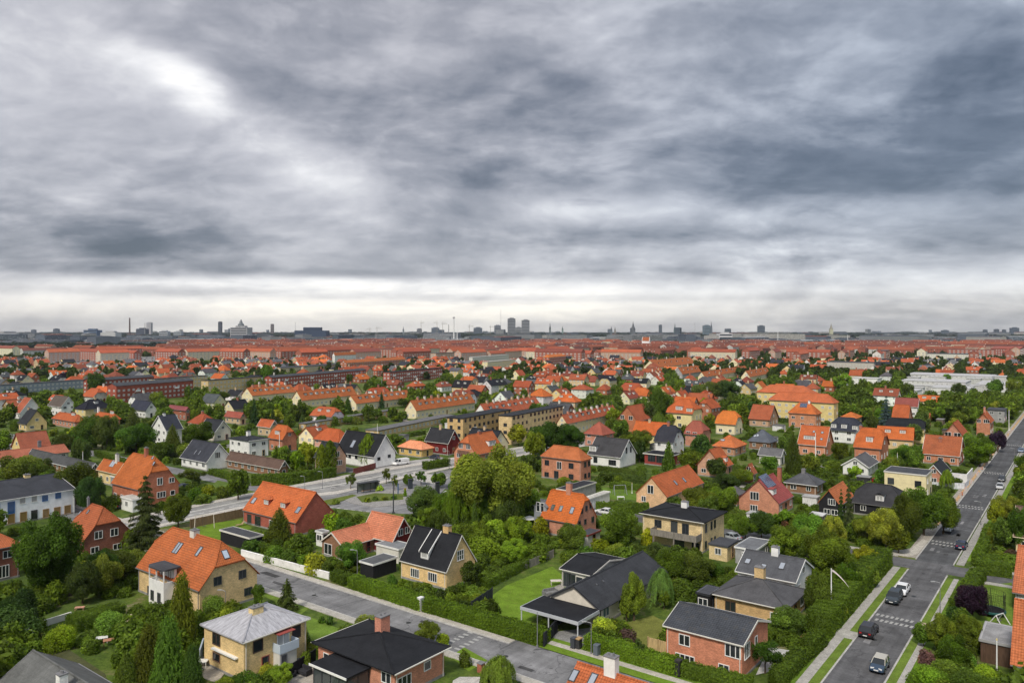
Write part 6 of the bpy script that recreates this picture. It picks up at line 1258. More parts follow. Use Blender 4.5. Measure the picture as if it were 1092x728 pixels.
tower('single grey block left of the twin towers', 530.5, 347, 7, 4600, (.22, .24, .27)); tower('slim dark tower slab at the left skyline', 234.3, 343, 3.6, 4500, (.06, .07, .09)); tower('slim brown tower beside the pale hospital-like block', 290, 345.5, 3, 4800, (.20, .16, .15))
r, h_, M_ = tower('pale concrete block with a stepped dark dome on top', 254.5, 349, 18, 2900, (.40, .40, .41), depth=60)
m_ = MB(); w_ = 18 * 2900 / F; m_.cyl((0, 25), w_ * .22, w_ * .16, h_, h_ + 14, 12); m_.cyl((0, 25), w_ * .12, w_ * .03, h_ + 14, h_ + 30, 10); link('dome', m_.mesh('dome', 'paint'), r, M_, (.13, .15, .16))
tower('wide dark blue hall on the left skyline', 331, 352.3, 34, 3300, (.035, .055, .10), 'hall', depth=60, floors=False); tower('pair of blue and white office slabs at far left', 96, 351.8, 14, 3000, (.10, .15, .24)); tower('white flat hall right of the blue office slabs', 115, 354.5, 16, 3000, (.50, .50, .50), 'hall', floors=False)
tower('small dark block on the far left horizon', 59, 350.5, 5, 6000, (.08, .10, .13)); tower('tiny dark block at the extreme left horizon', 35, 351.6, 4, 6500, (.08, .10, .13)); tower('white office block left of the dark slab', 174, 353, 9, 3500, (.45, .47, .5)); tower('second white office block left of the dark slab', 189, 353.5, 8, 3500, (.42, .45, .48))
tower('white silo block of the power plant', 158.5, 344, 5, 4400, (.38, .38, .40), 'silo', floors=False); tower('dark boiler house of the power plant', 150, 350.5, 10, 4300, (.06, .07, .10), 'boiler house', floors=False)
tower('teal office block beside the thin spire, right of centre', 754, 347, 7, 4700, (.16, .22, .26)); tower('dark block right of the first church spire', 704.5, 346.3, 3.2, 5200, (.12, .15, .18)); tower('round-shouldered dark block at the right skyline', 812.5, 347.3, 6.5, 4700, (.10, .13, .16)); tower('white block below the thin spire', 774, 355.5, 14, 2600, (.62, .62, .62))
tower('square dark block at the right edge of the skyline', 1083.5, 349.5, 7, 5000, (.10, .13, .17)); tower('left one of three dark blocks at the right skyline', 1051.5, 351.5, 3.6, 5200, (.09, .11, .14)); tower('middle one of three dark blocks at the right skyline', 1063.5, 351, 4, 5200, (.09, .11, .14)); tower('right one of three dark blocks at the right skyline', 1071.5, 351.4, 3, 5200, (.10, .12, .15))
tower('flat dark block on the right horizon', 1009, 352.2, 6, 6000, (.10, .13, .17)); tower('low grey block on the horizon left of the masts', 464, 349.5, 8, 5200, (.14, .17, .21)); tower('grey block with roof mast left of centre', 447, 350.5, 5, 5600, (.22, .22, .24)); tower('low dark block just left of the stadium mast', 509.5, 349.5, 9, 5000, (.12, .15, .19))
spire('dark pointed church spire right of centre', 675.5, 342.5, 351, 4.2, 3800); spire('thin copper spire on the skyline', 720, 344, 351.5, 2.4, 4600, (.06, .09, .08)); spire('needle-thin spire behind the teal block', 758.8, 342.5, 349, 1.8, 4700, (.05, .06, .07)); spire('stepped stone spire on the right skyline', 887, 344.5, 351, 3.2, 4200, (.22, .20, .14))
spire('tall dark spire just right of the twin towers', 586.6, 343.5, 350.5, 1.8, 4600, (.05, .06, .06)); spire('small spire at centre right of the skyline', 652, 347.5, 351.5, 2, 4600, (.05, .06, .07)); spire('thin spire on the left-centre skyline', 430, 348, 352, 1.6, 5000, (.08, .09, .1)); spire('short green spire further right on the skyline', 600, 347.5, 351, 1.6, 5000, (.07, .10, .09)); spire('small twin spire before the central horizon', 656, 348.2, 352, 1.6, 4600, (.09, .08, .07))
def mast(label, px, ptop, D, r0, col, cat='chimney', head=None, name=None, pb=None, mat='rough'):
    x = (px - CX) * D / F; h_ = HC - (ptop - HY) * D / F; m_ = MB(); m_.cyl((0, 0), r0, r0 * .65, 0, h_, 12); M_ = frame(x, D); r = link(name or cat.replace(' ', '_'), None, None, M_); r['label'] = label; r['category'] = cat; link('shaft', m_.mesh('shaft', mat), r, M_, col)
    if head: m_ = MB(); m_.box(-head, head, -head * .5, head * .5, h_ - head * .6, h_ + head * .5); link('head', m_.mesh('head', 'paint'), r, M_, (.3, .3, .32))
    return r
mast('tall brown power-plant chimney at the left', 138.3, 338.8, 3600, 4.2, (.12, .08, .07)); mast('thin grey chimney beside the white silo block', 154.5, 344, 4300, 2, (.3, .3, .3)); mast('tall white lattice-like floodlight mast with a square head', 484, 338.5, 2600, 2.4, (.75, .75, .74), 'light mast', 4); mast('shorter white floodlight post right of the tall mast', 487.6, 352.5, 2500, 1.5, (.75, .75, .74), 'light mast')
mast('dark chimney left of the white floodlight mast', 478.5, 346, 3800, 2, (.12, .12, .13)); mast('hair-thin radio mast above the left-centre skyline', 315, 343, 4800, 1.2, (.4, .4, .4), 'radio mast'); mast('hair-thin radio mast in the centre of the skyline', 534, 330, 6000, 1.4, (.45, .45, .46), 'radio mast'); mast('hair-thin radio mast right of the churches', 741, 344, 5200, 1.3, (.35, .35, .36), 'radio mast')
mast('white thin mast on the right-hand roofs', 829.5, 354, 2200, 1.2, (.7, .7, .7), 'light mast'); mast('white pole among the far red roofs, right', 904, 357, 1900, .9, (.7, .7, .7), 'light mast')
def crane(label, px, ptop, D, jib, col=(.30, .28, .22)):
    x = (px - CX) * D / F; h_ = HC - (ptop - HY) * D / F; M_ = frame(x, D); r = link('tower_crane', None, None, M_); r['label'] = label; r['category'] = 'crane'; r['group'] = 'tower cranes on the skyline'
    m_ = MB(); m_.box(-1, 1, -1, 1, 0, h_); link('crane_tower', m_.mesh('crane_tower', 'paint'), r, M_, col); m_ = MB(); m_.box(-jib * .3, jib, -.8, .8, h_ - 4, h_ - 2.4); link('jib', m_.mesh('jib', 'paint'), r, M_, col)
    m_ = MB(); m_.bar((0, 0, h_), (0, 0, h_ + 8), .7); m_.bar((0, 0, h_ + 8), (jib * .8, 0, h_ - 2), .3); m_.bar((0, 0, h_ + 8), (-jib * .3, 0, h_ - 2), .3); link('cable', m_.mesh('cable', 'paint'), r, M_, col)
for i, (px, pt, j) in enumerate([(402, 349.5, 34), (394.5, 350.5, -26), (472, 344.5, 30), (466, 343.5, -24), (500.5, 347.5, 28), (449, 343.5, 20), (523, 348, 26)]): crane(['crane with long jib to the right, left group', 'crane with jib to the left, left group', 'crane reaching right beside the white floodlight mast', 'crane reaching left beside the white floodlight mast', 'crane right of the white floodlight mast', 'crane standing on the left of the mast group', 'crane nearest the single grey block'][i], px, pt, 4800, j)
# white church in the middle distance
x, y = (689 - CX) * 1500 / F, 1500; M_ = frame(x, y, 0, math.radians(-20)); r = link('parish_church', None, None, M_); r['label'] = 'white church tower with steep red saddle roof'; r['category'] = 'church'; LM.append(('the white church tower', 689, 367))
m_ = MB(); m_.box(-7.5, 7.5, -5, 5, -1, 21)
for sx in (-1, 1):
    for k in range(5): m_.box(*sorted((sx * 6.7, sx * 7.5)), -5 + k * 1.0, 5 - k * 1.0, 21 + k * 1.6, 22.6 + k * 1.6)
link('tower', m_.mesh('tower', 'render_wall'), r, M_, (.85, .85, .84))
m_ = MB(); m_.face([(-6.7, -5.3, 20.8), (6.7, -5.3, 20.8), (6.7, 0, 28.5), (-6.7, 0, 28.5)]); m_.face([(6.7, 5.3, 20.8), (-6.7, 5.3, 20.8), (-6.7, 0, 28.5), (6.7, 0, 28.5)]); link('roof', m_.mesh('roof', 'roof_tile'), r, M_, cc('red_orange'))
m_ = MB(); m_.box(8, 30, -4, 8, -1, 9); link('nave', m_.mesh('nave', 'render_wall'), r, M_, (.6, .3, .2))
# railway with canopy, upper right
x0, x1 = P(770, 437), P(955, 431)
d_ = (x1 - x0).normalized(); n_ = Vector((-d_.y, d_.x))
poly('railway_bed', [x0, x1, x1 + n_ * 16, x0 + n_ * 16], .05, 'rough', (.20, .16, .13), world=True, keep=True)
for k in range(4):
    q0, q1 = x0 + n_ * (3 + k * 3.2), x1 + n_ * (3 + k * 3.2); o = link('rail_line', None, None); m_ = MB(); m_.prism([q0, q1, q1 + n_ * .12, q0 + n_ * .12], .05, .25); m_.prism([q0 + n_ * 1.5, q1 + n_ * 1.5, q1 + n_ * 1.62, q0 + n_ * 1.62], .05, .25); link('rail', m_.mesh('rail', 'metal'), o, None, (.35, .28, .22)); o['kind'] = 'structure'
wallfence([x0 + n_ * 17, x1 + n_ * 17], 2.2, .2, 'rough', (.50, .24, .08), 'rust-orange fence along the far side of the railway', world=True, posts=12)
M_ = frame(*((x0 + x1) / 2 + d_ * 4 + n_ * -1.5), 0, math.atan2(d_.y, d_.x)); r = link('platform_canopy', None, None, M_); r['label'] = 'long pale platform canopy beside the railway'; r['category'] = 'platform canopy'
m_ = MB(); m_.box(-24, 24, -2.2, 2.2, 3.4, 3.7); link('roof', m_.mesh('roof', 'paint'), r, M_, (.55, .56, .58))
for k in range(8): m_ = MB(); m_.box(-.15, .15, -.15, .15, 0, 3.4); link('post', m_.mesh('post', 'paint'), r, M_ @ Matrix.Translation((-22 + k * 6.2, 0, 0)), (.3, .3, .3))
# ================================================================== TREES, HEDGES AND BUSHES OF THE GARDENS, AS SEEN
for t_ in [('round', 52, 547, 650, 76, 'broad dense green tree in front of the dark red half-hipped house'), ('dbush', 18, 640, 697, 56), ('lbush', 65, 662, 698, 37, 'yellow-green bush in the bottom left garden'), ('bush', 118, 648, 684, 40), ('dark', 22, 630, 690, 46),
    ('thuja', 194, 607, 700, 36, 'slim tall thuja right in front of the white balcony bay'), ('thuja', 158, 664, 745, 40, 'broad dark thuja at the bottom left'), ('thuja', 180, 652, 750, 44, 'tall thuja between the yellow villa and the bottom edge'), ('thuja', 205, 684, 750, 30, 'thuja at the bottom edge beside the terrace'), ('cone', 135, 690, 750, 34),
    ('spruce', 155, 509, 592, 46, 'lone spruce between the brick house and the yellow villa'), ('round', 190, 526, 566, 30), ('bush', 145, 582, 614, 30), ('round', 112, 592, 642, 36), ('dark', 88, 600, 650, 34), ('bush', 140, 560, 588, 24),
    ('cone', 298, 538, 585, 36, 'cone-shaped tree in front of the long orange-roofed brick house'), ('lbush', 355, 543, 572, 26), ('bush', 366, 548, 574, 24), ('round', 374, 577, 613, 36), ('bush', 292, 579, 601, 24), ('bush', 309, 583, 604, 24), ('bush', 327, 588, 609, 24), ('lbush', 336, 584, 614, 26), ('bush', 345, 592, 613, 20), ('bush', 268, 572, 590, 24), ('bush', 385, 562, 582, 18),
    ('dark', 451, 519, 562, 38), ('sparse', 412, 498, 517, 11), ('sparse', 374, 503, 523, 13), ('sparse', 449, 501, 519, 15), ('sparse', 421, 505, 524, 8), ('lbush', 405, 515, 524, 9), ('ycone', 432, 519, 530, 5),
    ('round', 474, 526, 566, 30), ('round', 494, 506, 548, 34), ('dbush', 400, 528, 534, 8), ('bush', 410, 528, 534, 9), ('bush', 420, 527, 533, 8), ('bush', 392, 529, 536, 9), ('bush', 358, 531, 538, 10), ('round', 468, 503, 522, 18), ('round', 435, 505, 520, 12), ('bush', 345, 533, 546, 14),
    ('light', 525, 477, 577, 98, 'largest light green tree, in the centre of the picture'), ('willow', 508, 515, 568, 36), ('willow', 485, 522, 572, 30), ('lbush', 530, 551, 585, 44), ('lbush', 515, 568, 604, 44), ('light', 553, 550, 590, 36), ('light', 548, 575, 606, 34), ('bush', 573, 572, 600, 26), ('lbush', 576, 548, 575, 22), ('dbush', 560, 520, 552, 30),
    ('dark', 503, 598, 630, 26), ('bush', 482, 622, 642, 20), ('bush', 492, 618, 636, 16), ('dbush', 530, 602, 612, 9), ('dbush', 525, 636, 656, 18), ('rbush', 457, 622, 634, 10), ('bush', 444, 618, 630, 12), ('bush', 430, 616, 628, 14), ('bush', 418, 610, 626, 14), ('bush', 430, 590, 608, 12), ('bush', 468, 625, 640, 14),
    ('bush', 391, 653, 676, 29), ('light', 455, 663, 694, 31), ('lbush', 472, 672, 690, 16), ('willow', 532, 700, 742, 38, 'small weeping tree at the bottom edge, left of the orange roof'), ('bush', 496, 690, 712, 15), ('spruce', 306, 618, 657, 26), ('bush', 228, 632, 662, 30), ('bush', 246, 636, 664, 26), ('round', 275, 622, 650, 15),
    ('light', 301, 708, 738, 28), ('bush', 262, 714, 745, 40), ('bush', 238, 720, 748, 30), ('lbush', 284, 706, 724, 20), ('bush', 326, 690, 714, 13), ('dbush', 343, 655, 665, 8), ('dbush', 352, 655, 667, 9), ('bush', 332, 682, 700, 14),
    ('light', 676, 610, 667, 29), ('light', 668, 628, 666, 16), ('silver', 705, 606, 650, 28), ('lbush', 644, 655, 684, 32, 'bright round shrub beside the carport'), ('rbush', 669, 668, 688, 24), ('sparse', 682, 680, 710, 12), ('light', 708, 628, 652, 14),
    ('round', 716, 588, 628, 44), ('round', 742, 590, 630, 42), ('dark', 700, 578, 612, 34), ('bush', 760, 596, 622, 30), ('round', 661, 541, 592, 44), ('round', 609, 558, 596, 36), ('lbush', 640, 572, 592, 26), ('bush', 657, 578, 598, 28), ('bush', 626, 580, 598, 22), ('bush', 676, 576, 600, 24), ('lbush', 690, 560, 582, 14),
    ('round', 744, 519, 556, 40), ('round', 770, 514, 554, 36), ('dark', 757, 528, 560, 26), ('round', 720, 530, 548, 24), ('bush', 705, 538, 552, 18), ('light', 836, 543, 567, 24), ('dark', 812, 546, 578, 34), ('round', 795, 552, 578, 28), ('round', 862, 546, 580, 32), ('dark', 886, 552, 582, 30), ('light', 850, 548, 570, 16),
    ('round', 838, 560, 604, 42), ('round', 874, 564, 606, 40), ('round', 888, 574, 622, 48), ('light', 923, 582, 614, 28), ('round', 905, 598, 642, 30), ('round', 873, 612, 664, 32), ('lbush', 913, 606, 634, 22), ('light', 928, 604, 630, 20), ('round', 841, 648, 688, 40), ('sparse', 816, 680, 726, 40), ('bush', 862, 655, 676, 20), ('lbush', 898, 640, 664, 14),
    ('spruce', 905, 512, 577, 15), ('spruce', 897, 522, 574, 13), ('round', 985, 519, 578, 50, 'largest dark tree at the street corner'), ('round', 1006, 526, 574, 34), ('dark', 966, 526, 582, 34), ('light', 945, 542, 592, 42), ('light', 925, 548, 586, 30), ('round', 958, 562, 594, 26), ('light', 888, 550, 576, 22),
    ('purple', 1037, 624, 667, 40, 'dark purple-leaved tree on the lawn at the right'), ('light', 1004, 655, 702, 36), ('light', 1032, 656, 700, 34), ('round', 1018, 676, 722, 34), ('bush', 1026, 688, 716, 28), ('rbush', 988, 688, 714, 20), ('round', 985, 664, 694, 24), ('lbush', 990, 706, 740, 44), ('bush', 1030, 712, 745, 40), ('bush', 1008, 700, 730, 34), ('lbush', 1052, 706, 738, 30),
    ('light', 1073, 528, 562, 32), ('round', 1088, 540, 592, 26), ('light', 1062, 534, 566, 18), ('round', 1070, 552, 588, 22), ('dbush', 1060, 580, 592, 8), ('dbush', 1062, 588, 600, 8), ('ycone', 1055, 560, 580, 10),
    ('dark', 97, 443, 483, 34), ('dark', 114, 443, 483, 32), ('cone', 142, 431, 474, 26, 'light cone-shaped tree behind the pair of dark trees'), ('dark', 145, 452, 488, 44), ('cone', 184, 449, 489, 24), ('round', 213, 448, 478, 34), ('dark', 80, 493, 545, 44), ('dark', 97, 508, 552, 34), ('round', 58, 500, 525, 34), ('round', 20, 483, 522, 50), ('round', 45, 488, 520, 30), ('bush', 120, 525, 545, 22), ('dbush', 68, 460, 480, 30),
    ('sparse', 205, 499, 521, 34), ('round', 254, 499, 536, 24), ('bush', 208, 517, 535, 18), ('lbush', 222, 515, 530, 18), ('bush', 236, 516, 532, 18), ('bush', 246, 512, 528, 16), ('bush', 216, 524, 538, 20), ('spruce', 271, 426, 455, 12), ('light', 328, 470, 502, 23, 'bright yellow-green tree beside the poplar'), ('poplar', 352, 470, 508, 15), ('poplar', 343, 474, 508, 12), ('light', 318, 480, 508, 18), ('round', 300, 474, 500, 22),
    ('willow', 393, 462, 499, 23, 'weeping tree in front of the white gable'), ('spruce', 407, 418, 436, 8), ('cone', 371, 422, 442, 12), ('cone', 322, 440, 458, 10), ('dark', 583, 450, 492, 44), ('dark', 607, 452, 490, 36), ('light', 553, 452, 478, 24), ('round', 570, 460, 494, 26), ('round', 684, 458, 484, 28), ('round', 669, 462, 484, 22), ('cone', 713, 468, 504, 18, 'cone tree in front of the black and red extension'),
    ('round', 703, 412, 456, 32), ('dark', 690, 430, 460, 22), ('dark', 755, 407, 433, 38), ('dark', 776, 405, 431, 30), ('light', 752, 424, 441, 16), ('light', 757, 440, 457, 13), ('light', 714, 441, 457, 15), ('round', 662, 446, 468, 18), ('dark', 747, 463, 492, 22), ('round', 734, 480, 507, 24), ('round', 752, 484, 506, 26), ('dark', 764, 488, 512, 24), ('round', 790, 500, 520, 28), ('dark', 775, 505, 530, 30), ('round', 820, 486, 506, 22),
    ('dark', 1022, 408, 424, 16), ('round', 1062, 404, 424, 18), ('round', 1082, 402, 424, 18), ('dark', 968, 408, 424, 14), ('round', 1050, 396, 406, 9), ('round', 1010, 398, 408, 8),
    ('cone', 846, 457, 513, 23, 'tall dark cone-shaped conifer beside the orange gabled house'), ('bluespruce', 945, 423, 470, 24, 'blue-grey spruce left of the steep orange house'), ('ycone', 949, 481, 504, 14, 'small yellow cone-shaped conifer'), ('round', 968, 474, 500, 34), ('round', 1045, 466, 502, 36), ('purple', 1064, 459, 484, 17), ('round', 1034, 462, 492, 26), ('round', 895, 471, 495, 20), ('light', 912, 496, 515, 16), ('round', 1000, 476, 494, 16), ('dark', 984, 438, 466, 18), ('dark', 973, 452, 476, 22),
    ('light', 899, 397, 420, 21, 'bright yellow-green willow-like tree near the white campus'), ('willow', 1010, 500, 524, 14), ('round', 940, 500, 522, 16), ('dark', 102, 397, 424, 22, 'big round dark tree before the left red flats'), ('purple', 71, 396, 406, 14), ('round', 285, 388, 412, 14), ('round', 168, 416, 434, 18), ('round', 232, 417, 432, 30), ('dark', 800, 428, 446, 20), ('round', 797, 420, 436, 20), ('cone', 852, 412, 426, 8)]:
    tree(*t_)
for px in range(328, 432, 13): tree('round' if px % 2 else 'bush', px + (px * 7) % 5, 442, 456 - (px - 328) * .06, 13)
HB = 'clipped hedges along the streets and gardens'
hl = [([(370.5, 627.5), (447, 652.5)], 2.2, 1.9, 'left part of the long clipped hedge along the lower street'), ([(450, 652.8), (577.5, 690)], 2.2, 1.9, 'right part of the long clipped hedge, ending at the driveway'), ([(622, 693), (722, 722.5)], 1.8, 1.9, 'clipped hedge from the driveway towards the brick house with black tiles'),
      ([(726, 723), (800, 741)], 1.6, 1.7, 'clipped hedge in front of the brick house with black tiles'), ([(886, 682), (952, 604)], 3.2, 3.3, 'tall hedge beside the left footpath of the right-hand street'), ([(836, 735), (862, 707)], 1.8, 1.9, 'hedge beside the white parking terrace'), ([(868, 702), (880, 690)], 1.8, 2.2, 'short hedge next to the red-gravel patch'),
      ([(1036, 604), (1066, 609)], 2.4, 2.3, 'block-shaped hedge at the upper right street corner'), ([(1042, 612), (1079, 617)], 3.0, 2.2, 'dark hedge along the side road at the right'), ([(1036, 615), (1012, 652)], 2.2, 1.9, 'hedge behind the right-hand footpath'), ([(268, 518), (312, 516), (359, 509)], 2.5, 2.8, 'tall dark hedge along the far side of the main road'),
      ([(222, 506), (252, 514)], 1.8, 1.7, 'hedge by the side street at the left'), ([(521, 628), (592, 591)], 1.6, 1.5, 'loose hedge along the left side of the bright lawn'), ([(636, 546), (692, 547)], 1.8, 2.1, 'hedge in front of the small orchard garden'), ([(650, 521), (690, 524)], 1.5, 1.6, 'hedge at the back of the small orchard garden'),
      ([(80, 676), (134, 659)], 2.8, 2.0, 'dark hedge between the two bottom left lawns'), ([(266, 585), (345, 613)], 1.4, 1.5, 'hedge above the white garden wall'), ([(994, 725), (1062, 745)], 1.6, 1.8, 'yellowish hedge in the bottom right garden'), ([(455, 501), (480, 497)], 2.2, 2.2, 'dark hedge block at the road junction'), ([(100, 486), (140, 500)], 1.8, 1.8, 'hedge under the pair of dark trees'), ([(352, 619), (366, 625)], 1.8, 1.6, 'short hedge at the end of the white wall'),
      ([(1050, 566), (1040, 594)], 1.6, 1.6, 'hedge running up the street past the right corner'), ([(862, 707), (884, 688)], 1.2, 1.3, 'low hedge beside the footpath gate')]
for pts, w_, h_, lb in hl:
    o = hedge(pts, w_, h_, (.120, .200, .016) if 'lower' in lb or 'driveway' in lb else (.09, .145, .016), lb); o['group'] = HB
# ---- fill of the gardens between the houses
fr = random.Random(21)
def on_lawn(p, r):
    for q in POLYS:
        ins = False; n = len(q)
        for i in range(n):
            a_, b_ = q[i], q[(i + 1) % n]
            if (a_.y > p.y) != (b_.y > p.y) and p.x < (b_.x - a_.x) * (p.y - a_.y) / (b_.y - a_.y) + a_.x: ins = not ins
            ab = b_ - a_; t = max(0, min(1, (p - a_).dot(ab) / max(ab.length_squared, 1e-6)))
            if (a_ + ab * t - p).length < r: return True
        if ins: return True
    return False
def far_ok(x, y, r):
    for tx, ty, tr in TREES[-900:]:
        if abs(tx - x) < r + tr and abs(ty - y) < r + tr and math.hypot(tx - x, ty - y) < (r + tr) * .72: return False
    return True
HB2 = [q for q in SCR]
def covers(x, y, top, r):
    px, py = pix(x, y, 0); _, pt = pix(x, y, top); pr = r * F / y
    if pt > HY + 60:
        for f_ in (.35, .7, .95):
            if on_lawn(P(px, py + (pt - py) * f_), .3): return True
            q_ = P(px, py + (pt - py) * f_); s_, t_ = q_.dot(U), q_.dot(V)
            if any(a0 < s_ < a1 and b0 < t_ < b1 for a0, a1, b0, b1 in ROADS): return True
    for x0, x1, yt, yb, d_ in HB2:
        if y < d_ and px + pr > x0 + 1 and px - pr < x1 - 1 and pt < yb - (yb - yt) * .22 and py > yt: return True
    return False
# plot hedges, sheds and drives of the middle gardens
nhg = nsd = 0; hr = random.Random(77)
for k in range(2600):
    py = hr.uniform(436, 560); px = hr.uniform(0, 1090); p = P(px, py); al = hr.random() < .5
    if nhg < 64 and hr.random() < .5:
        L = hr.uniform(9, 18); d_ = U if al else V; q = p + d_ * L
        if q.y < 100 or not all(free(*(p + d_ * L * t_), 1.2) for t_ in (0, .33, .66, 1)) or on_lawn(p, 1) or on_lawn(q, 1) or covers(p.x, p.y, 1.8, 2): continue
        a_, b_ = (p, q) if not al else (q, p)
        o = hedge([a_, b_], hr.uniform(1, 1.5), hr.uniform(1.4, 2.1), hr.choice([(.10, .15, .025), (.08, .125, .025), (.12, .175, .03)]), world=True); o['group'] = HB; nhg += 1
    elif nsd < 44:
        if not free(p.x, p.y, 3.4) or on_lawn(p, 3) or covers(p.x, p.y, 2.6, 3): continue
        w1, w2 = hr.uniform(2.6, 5.5), hr.uniform(2.4, 4); cw = hr.choice([('white', .7), ('grey', .3), ('black', .04), ('brown', .15)]); M_ = frame(p.x, p.y, 0, math.pi / 2 - AU); o = thing('garden_shed', 'x', 'shed', M_, 'sheds in the middle gardens'); AUTO.append((o, f'{cw[0]} flat-roofed garden shed', px, py))
        m_ = MB(); m_.box(-w1 / 2, w1 / 2, -w2 / 2, w2 / 2, -.1, 2.2); link('wall', m_.mesh('wall', 'wood'), o, M_, (cw[1], cw[1] * (.8 if cw[0] == 'brown' else 1), cw[1] * (.6 if cw[0] == 'brown' else 1)))
        m_ = MB(); m_.box(-w1 / 2 - .15, w1 / 2 + .15, -w2 / 2 - .15, w2 / 2 + .15, 2.203, 2.38); g_ = hr.choice([.62, .3, .14, .08, .45]); link('roof', m_.mesh('roof', 'felt'), o, M_, (g_ * 1.3,) * 3)
        m_ = MB(); m_.box(-.45, .45, -w2 / 2 - .05, -w2 / 2 - .005, 0, 1.95); link('door', m_.mesh('door', 'wood'), o, M_, (.3, .28, .25)); FOOT.append((p.x, p.y, U.x, U.y, w1 / 2, w2 / 2)); nsd += 1
        q = p + V * -(w2 / 2 + 2.2)
        if free(q.x, q.y, 2): structure('terrace', (lambda m_: (m_.face([(q.x + (U * i + V * j).x, q.y + (U * i + V * j).y, .04) for i, j in ((-2, -2), (2, -2), (2, 2), (-2, 2))]), m_)[1])(MB()), 'paving', hr.choice([(.42, .40, .37), (.30, .29, .28), (.46, .40, .32)]))
cand = []
k = 0
while k < 17000:
    k += 1; py = fr.uniform(419, 745); px = fr.uniform(-8, 1100); p = P(px, py); cand.append((p, px, py))
shr = []
for p, px, py in cand:
    big = fr.random()
    if NTREE[0] < 322 and big < .34 and py < 640: w_, h_ = fr.uniform(4.5, 8), fr.uniform(5, 9); kd = fr.choices(['round', 'dark', 'light', 'spruce', 'cone', 'willow'], [9, 5, 5, 1.2, 1, .6])[0]
    elif NTREE[1] < 290: w_, h_ = fr.uniform(2.2, 4.4), fr.uniform(1.6, 3.2); kd = fr.choices(['bush', 'lbush', 'dbush', 'rbush'], [7, 3, 5, .5])[0]
    else:
        if not free(p.x, p.y, 1.3) or on_lawn(p, 1.0): continue
        if not far_ok(p.x, p.y, 1.2) or covers(p.x, p.y, 2.2, 1.5): continue
        bg_ = fr.random() < .3 and free(p.x, p.y, 2.2) and not covers(p.x, p.y, 5, 2.4); shr.append((p.x, p.y, fr.uniform(3.2, 5.5), fr.uniform(3, 5.2)) if bg_ else (p.x, p.y, fr.uniform(1.8, 3.6), fr.uniform(1.2, 2.6))); TREES.append((p.x, p.y, .9)); continue
    r = w_ / 2
    if kd in ('spruce', 'cone'): w_ *= .55; h_ *= 1.25
    if not free(p.x, p.y, r * .75) or on_lawn(p, r * .6): continue
    if not far_ok(p.x, p.y, r) or covers(p.x, p.y, h_, r): continue
    tree_world(kd, p.x, p.y, w_, h_)
# ---- shrubbery nobody could count, and the far woods: one object each
def mass(name, items, protos, label, col, cat):
    V_, F_, A1, A2, k = [], [], [], [], 0
    cache = []
    for me in protos:
        v = np.empty(len(me.vertices) * 3, 'f'); me.vertices.foreach_get('co', v); f = np.empty(len(me.loops), 'i'); me.loops.foreach_get('vertex_index', f)
        a1 = np.empty(len(me.polygons), 'f'); me.attributes['var'].data.foreach_get('value', a1); a2 = np.empty(len(me.polygons), 'f'); me.attributes['hue'].data.foreach_get('value', a2); cache.append((v.reshape(-1, 3), f.reshape(-1, 4), a1, a2))
    for (x, y, w_, h_) in items:
        v, f, a1, a2 = cache[int(rng.integers(len(cache)))]; a = rng.uniform(0, 6.28); c_, s_ = math.cos(a), math.sin(a)
        q = v * np.array([w_, w_, h_]); q = np.stack([q[:, 0] * c_ - q[:, 1] * s_ + x, q[:, 0] * s_ + q[:, 1] * c_ + y, q[:, 2]], 1)
        V_.append(q); F_.append(f + k); k += len(v); A1.append(a1 * rng.uniform(.6, 1.35)); A2.append(np.clip(a2 + rng.choice([0, 0, 0, .5]), 0, 1))
    v = np.concatenate(V_); f = np.concatenate(F_); me = bpy.data.meshes.new(name); me.vertices.add(len(v)); me.vertices.foreach_set('co', v.astype('f').ravel()); me.loops.add(len(f) * 4); me.loops.foreach_set('vertex_index', f.astype('i').ravel())
    me.polygons.add(len(f)); me.polygons.foreach_set('loop_start', np.arange(0, len(f) * 4, 4, dtype='i')); me.polygons.foreach_set('loop_total', np.full(len(f), 4, 'i'))
    for nm, arr in (('var', np.concatenate(A1)), ('hue', np.concatenate(A2))): at = me.attributes.new(nm, 'FLOAT', 'FACE'); at.data.foreach_set('value', arr.astype('f'))
    me.materials.append(MATS['leaves']); me.update(calc_edges=True); o = link(name, me, None, None, col); o['kind'] = 'stuff'; o['label'] = label; o['category'] = cat; return o
mass('shrubbery', shr, CR['bush', 1], 'low tangled shrubbery and undergrowth filling the gardens', (.095, .150, .018), 'shrubbery')
ft = []
n = 0
def in_city(px, py): return py < 386
for k in range(17000):
    D = math.exp(fr.uniform(math.log(340), math.log(1500))); px = fr.uniform(-8, 1100); x = (px - CX) * D / F; py = pix(x, D)[1]
    dens = .50 if py > 400 else .30
    if woods(px, py): dens = 1
    if px < 180 and py < 386: dens = 1.0
    if px > 640 and 370 < py < 400: dens = .5
    if py < 385 and 180 < px < 640: dens = .16
    if 50 < px < 170 and 381 < py < 391: continue
    if fr.random() > dens: continue
    w_ = fr.uniform(5, 9.5)
    if not free(x, D, w_ * .35) or hidden(x, D, w_, D, .75): continue
    ft.append((x, D, w_, fr.uniform(5, 9.5)))
for k in range(5200):
    D = math.exp(fr.uniform(math.log(75), math.log(1200))); px = fr.choice([fr.uniform(1108, 1520), fr.uniform(-420, -14)]); x = (px - CX) * D / F; w_ = fr.uniform(2.5, 8)
    if free(x, D, w_ * .45): ft.append((x, D, w_, w_ * fr.uniform(.8, 1.2)))
near_f = [q for q in ft if q[1] < 620]; far_f = [q for q in ft if q[1] >= 620]
LO = CR['round', 2] + CR['dark', 2]
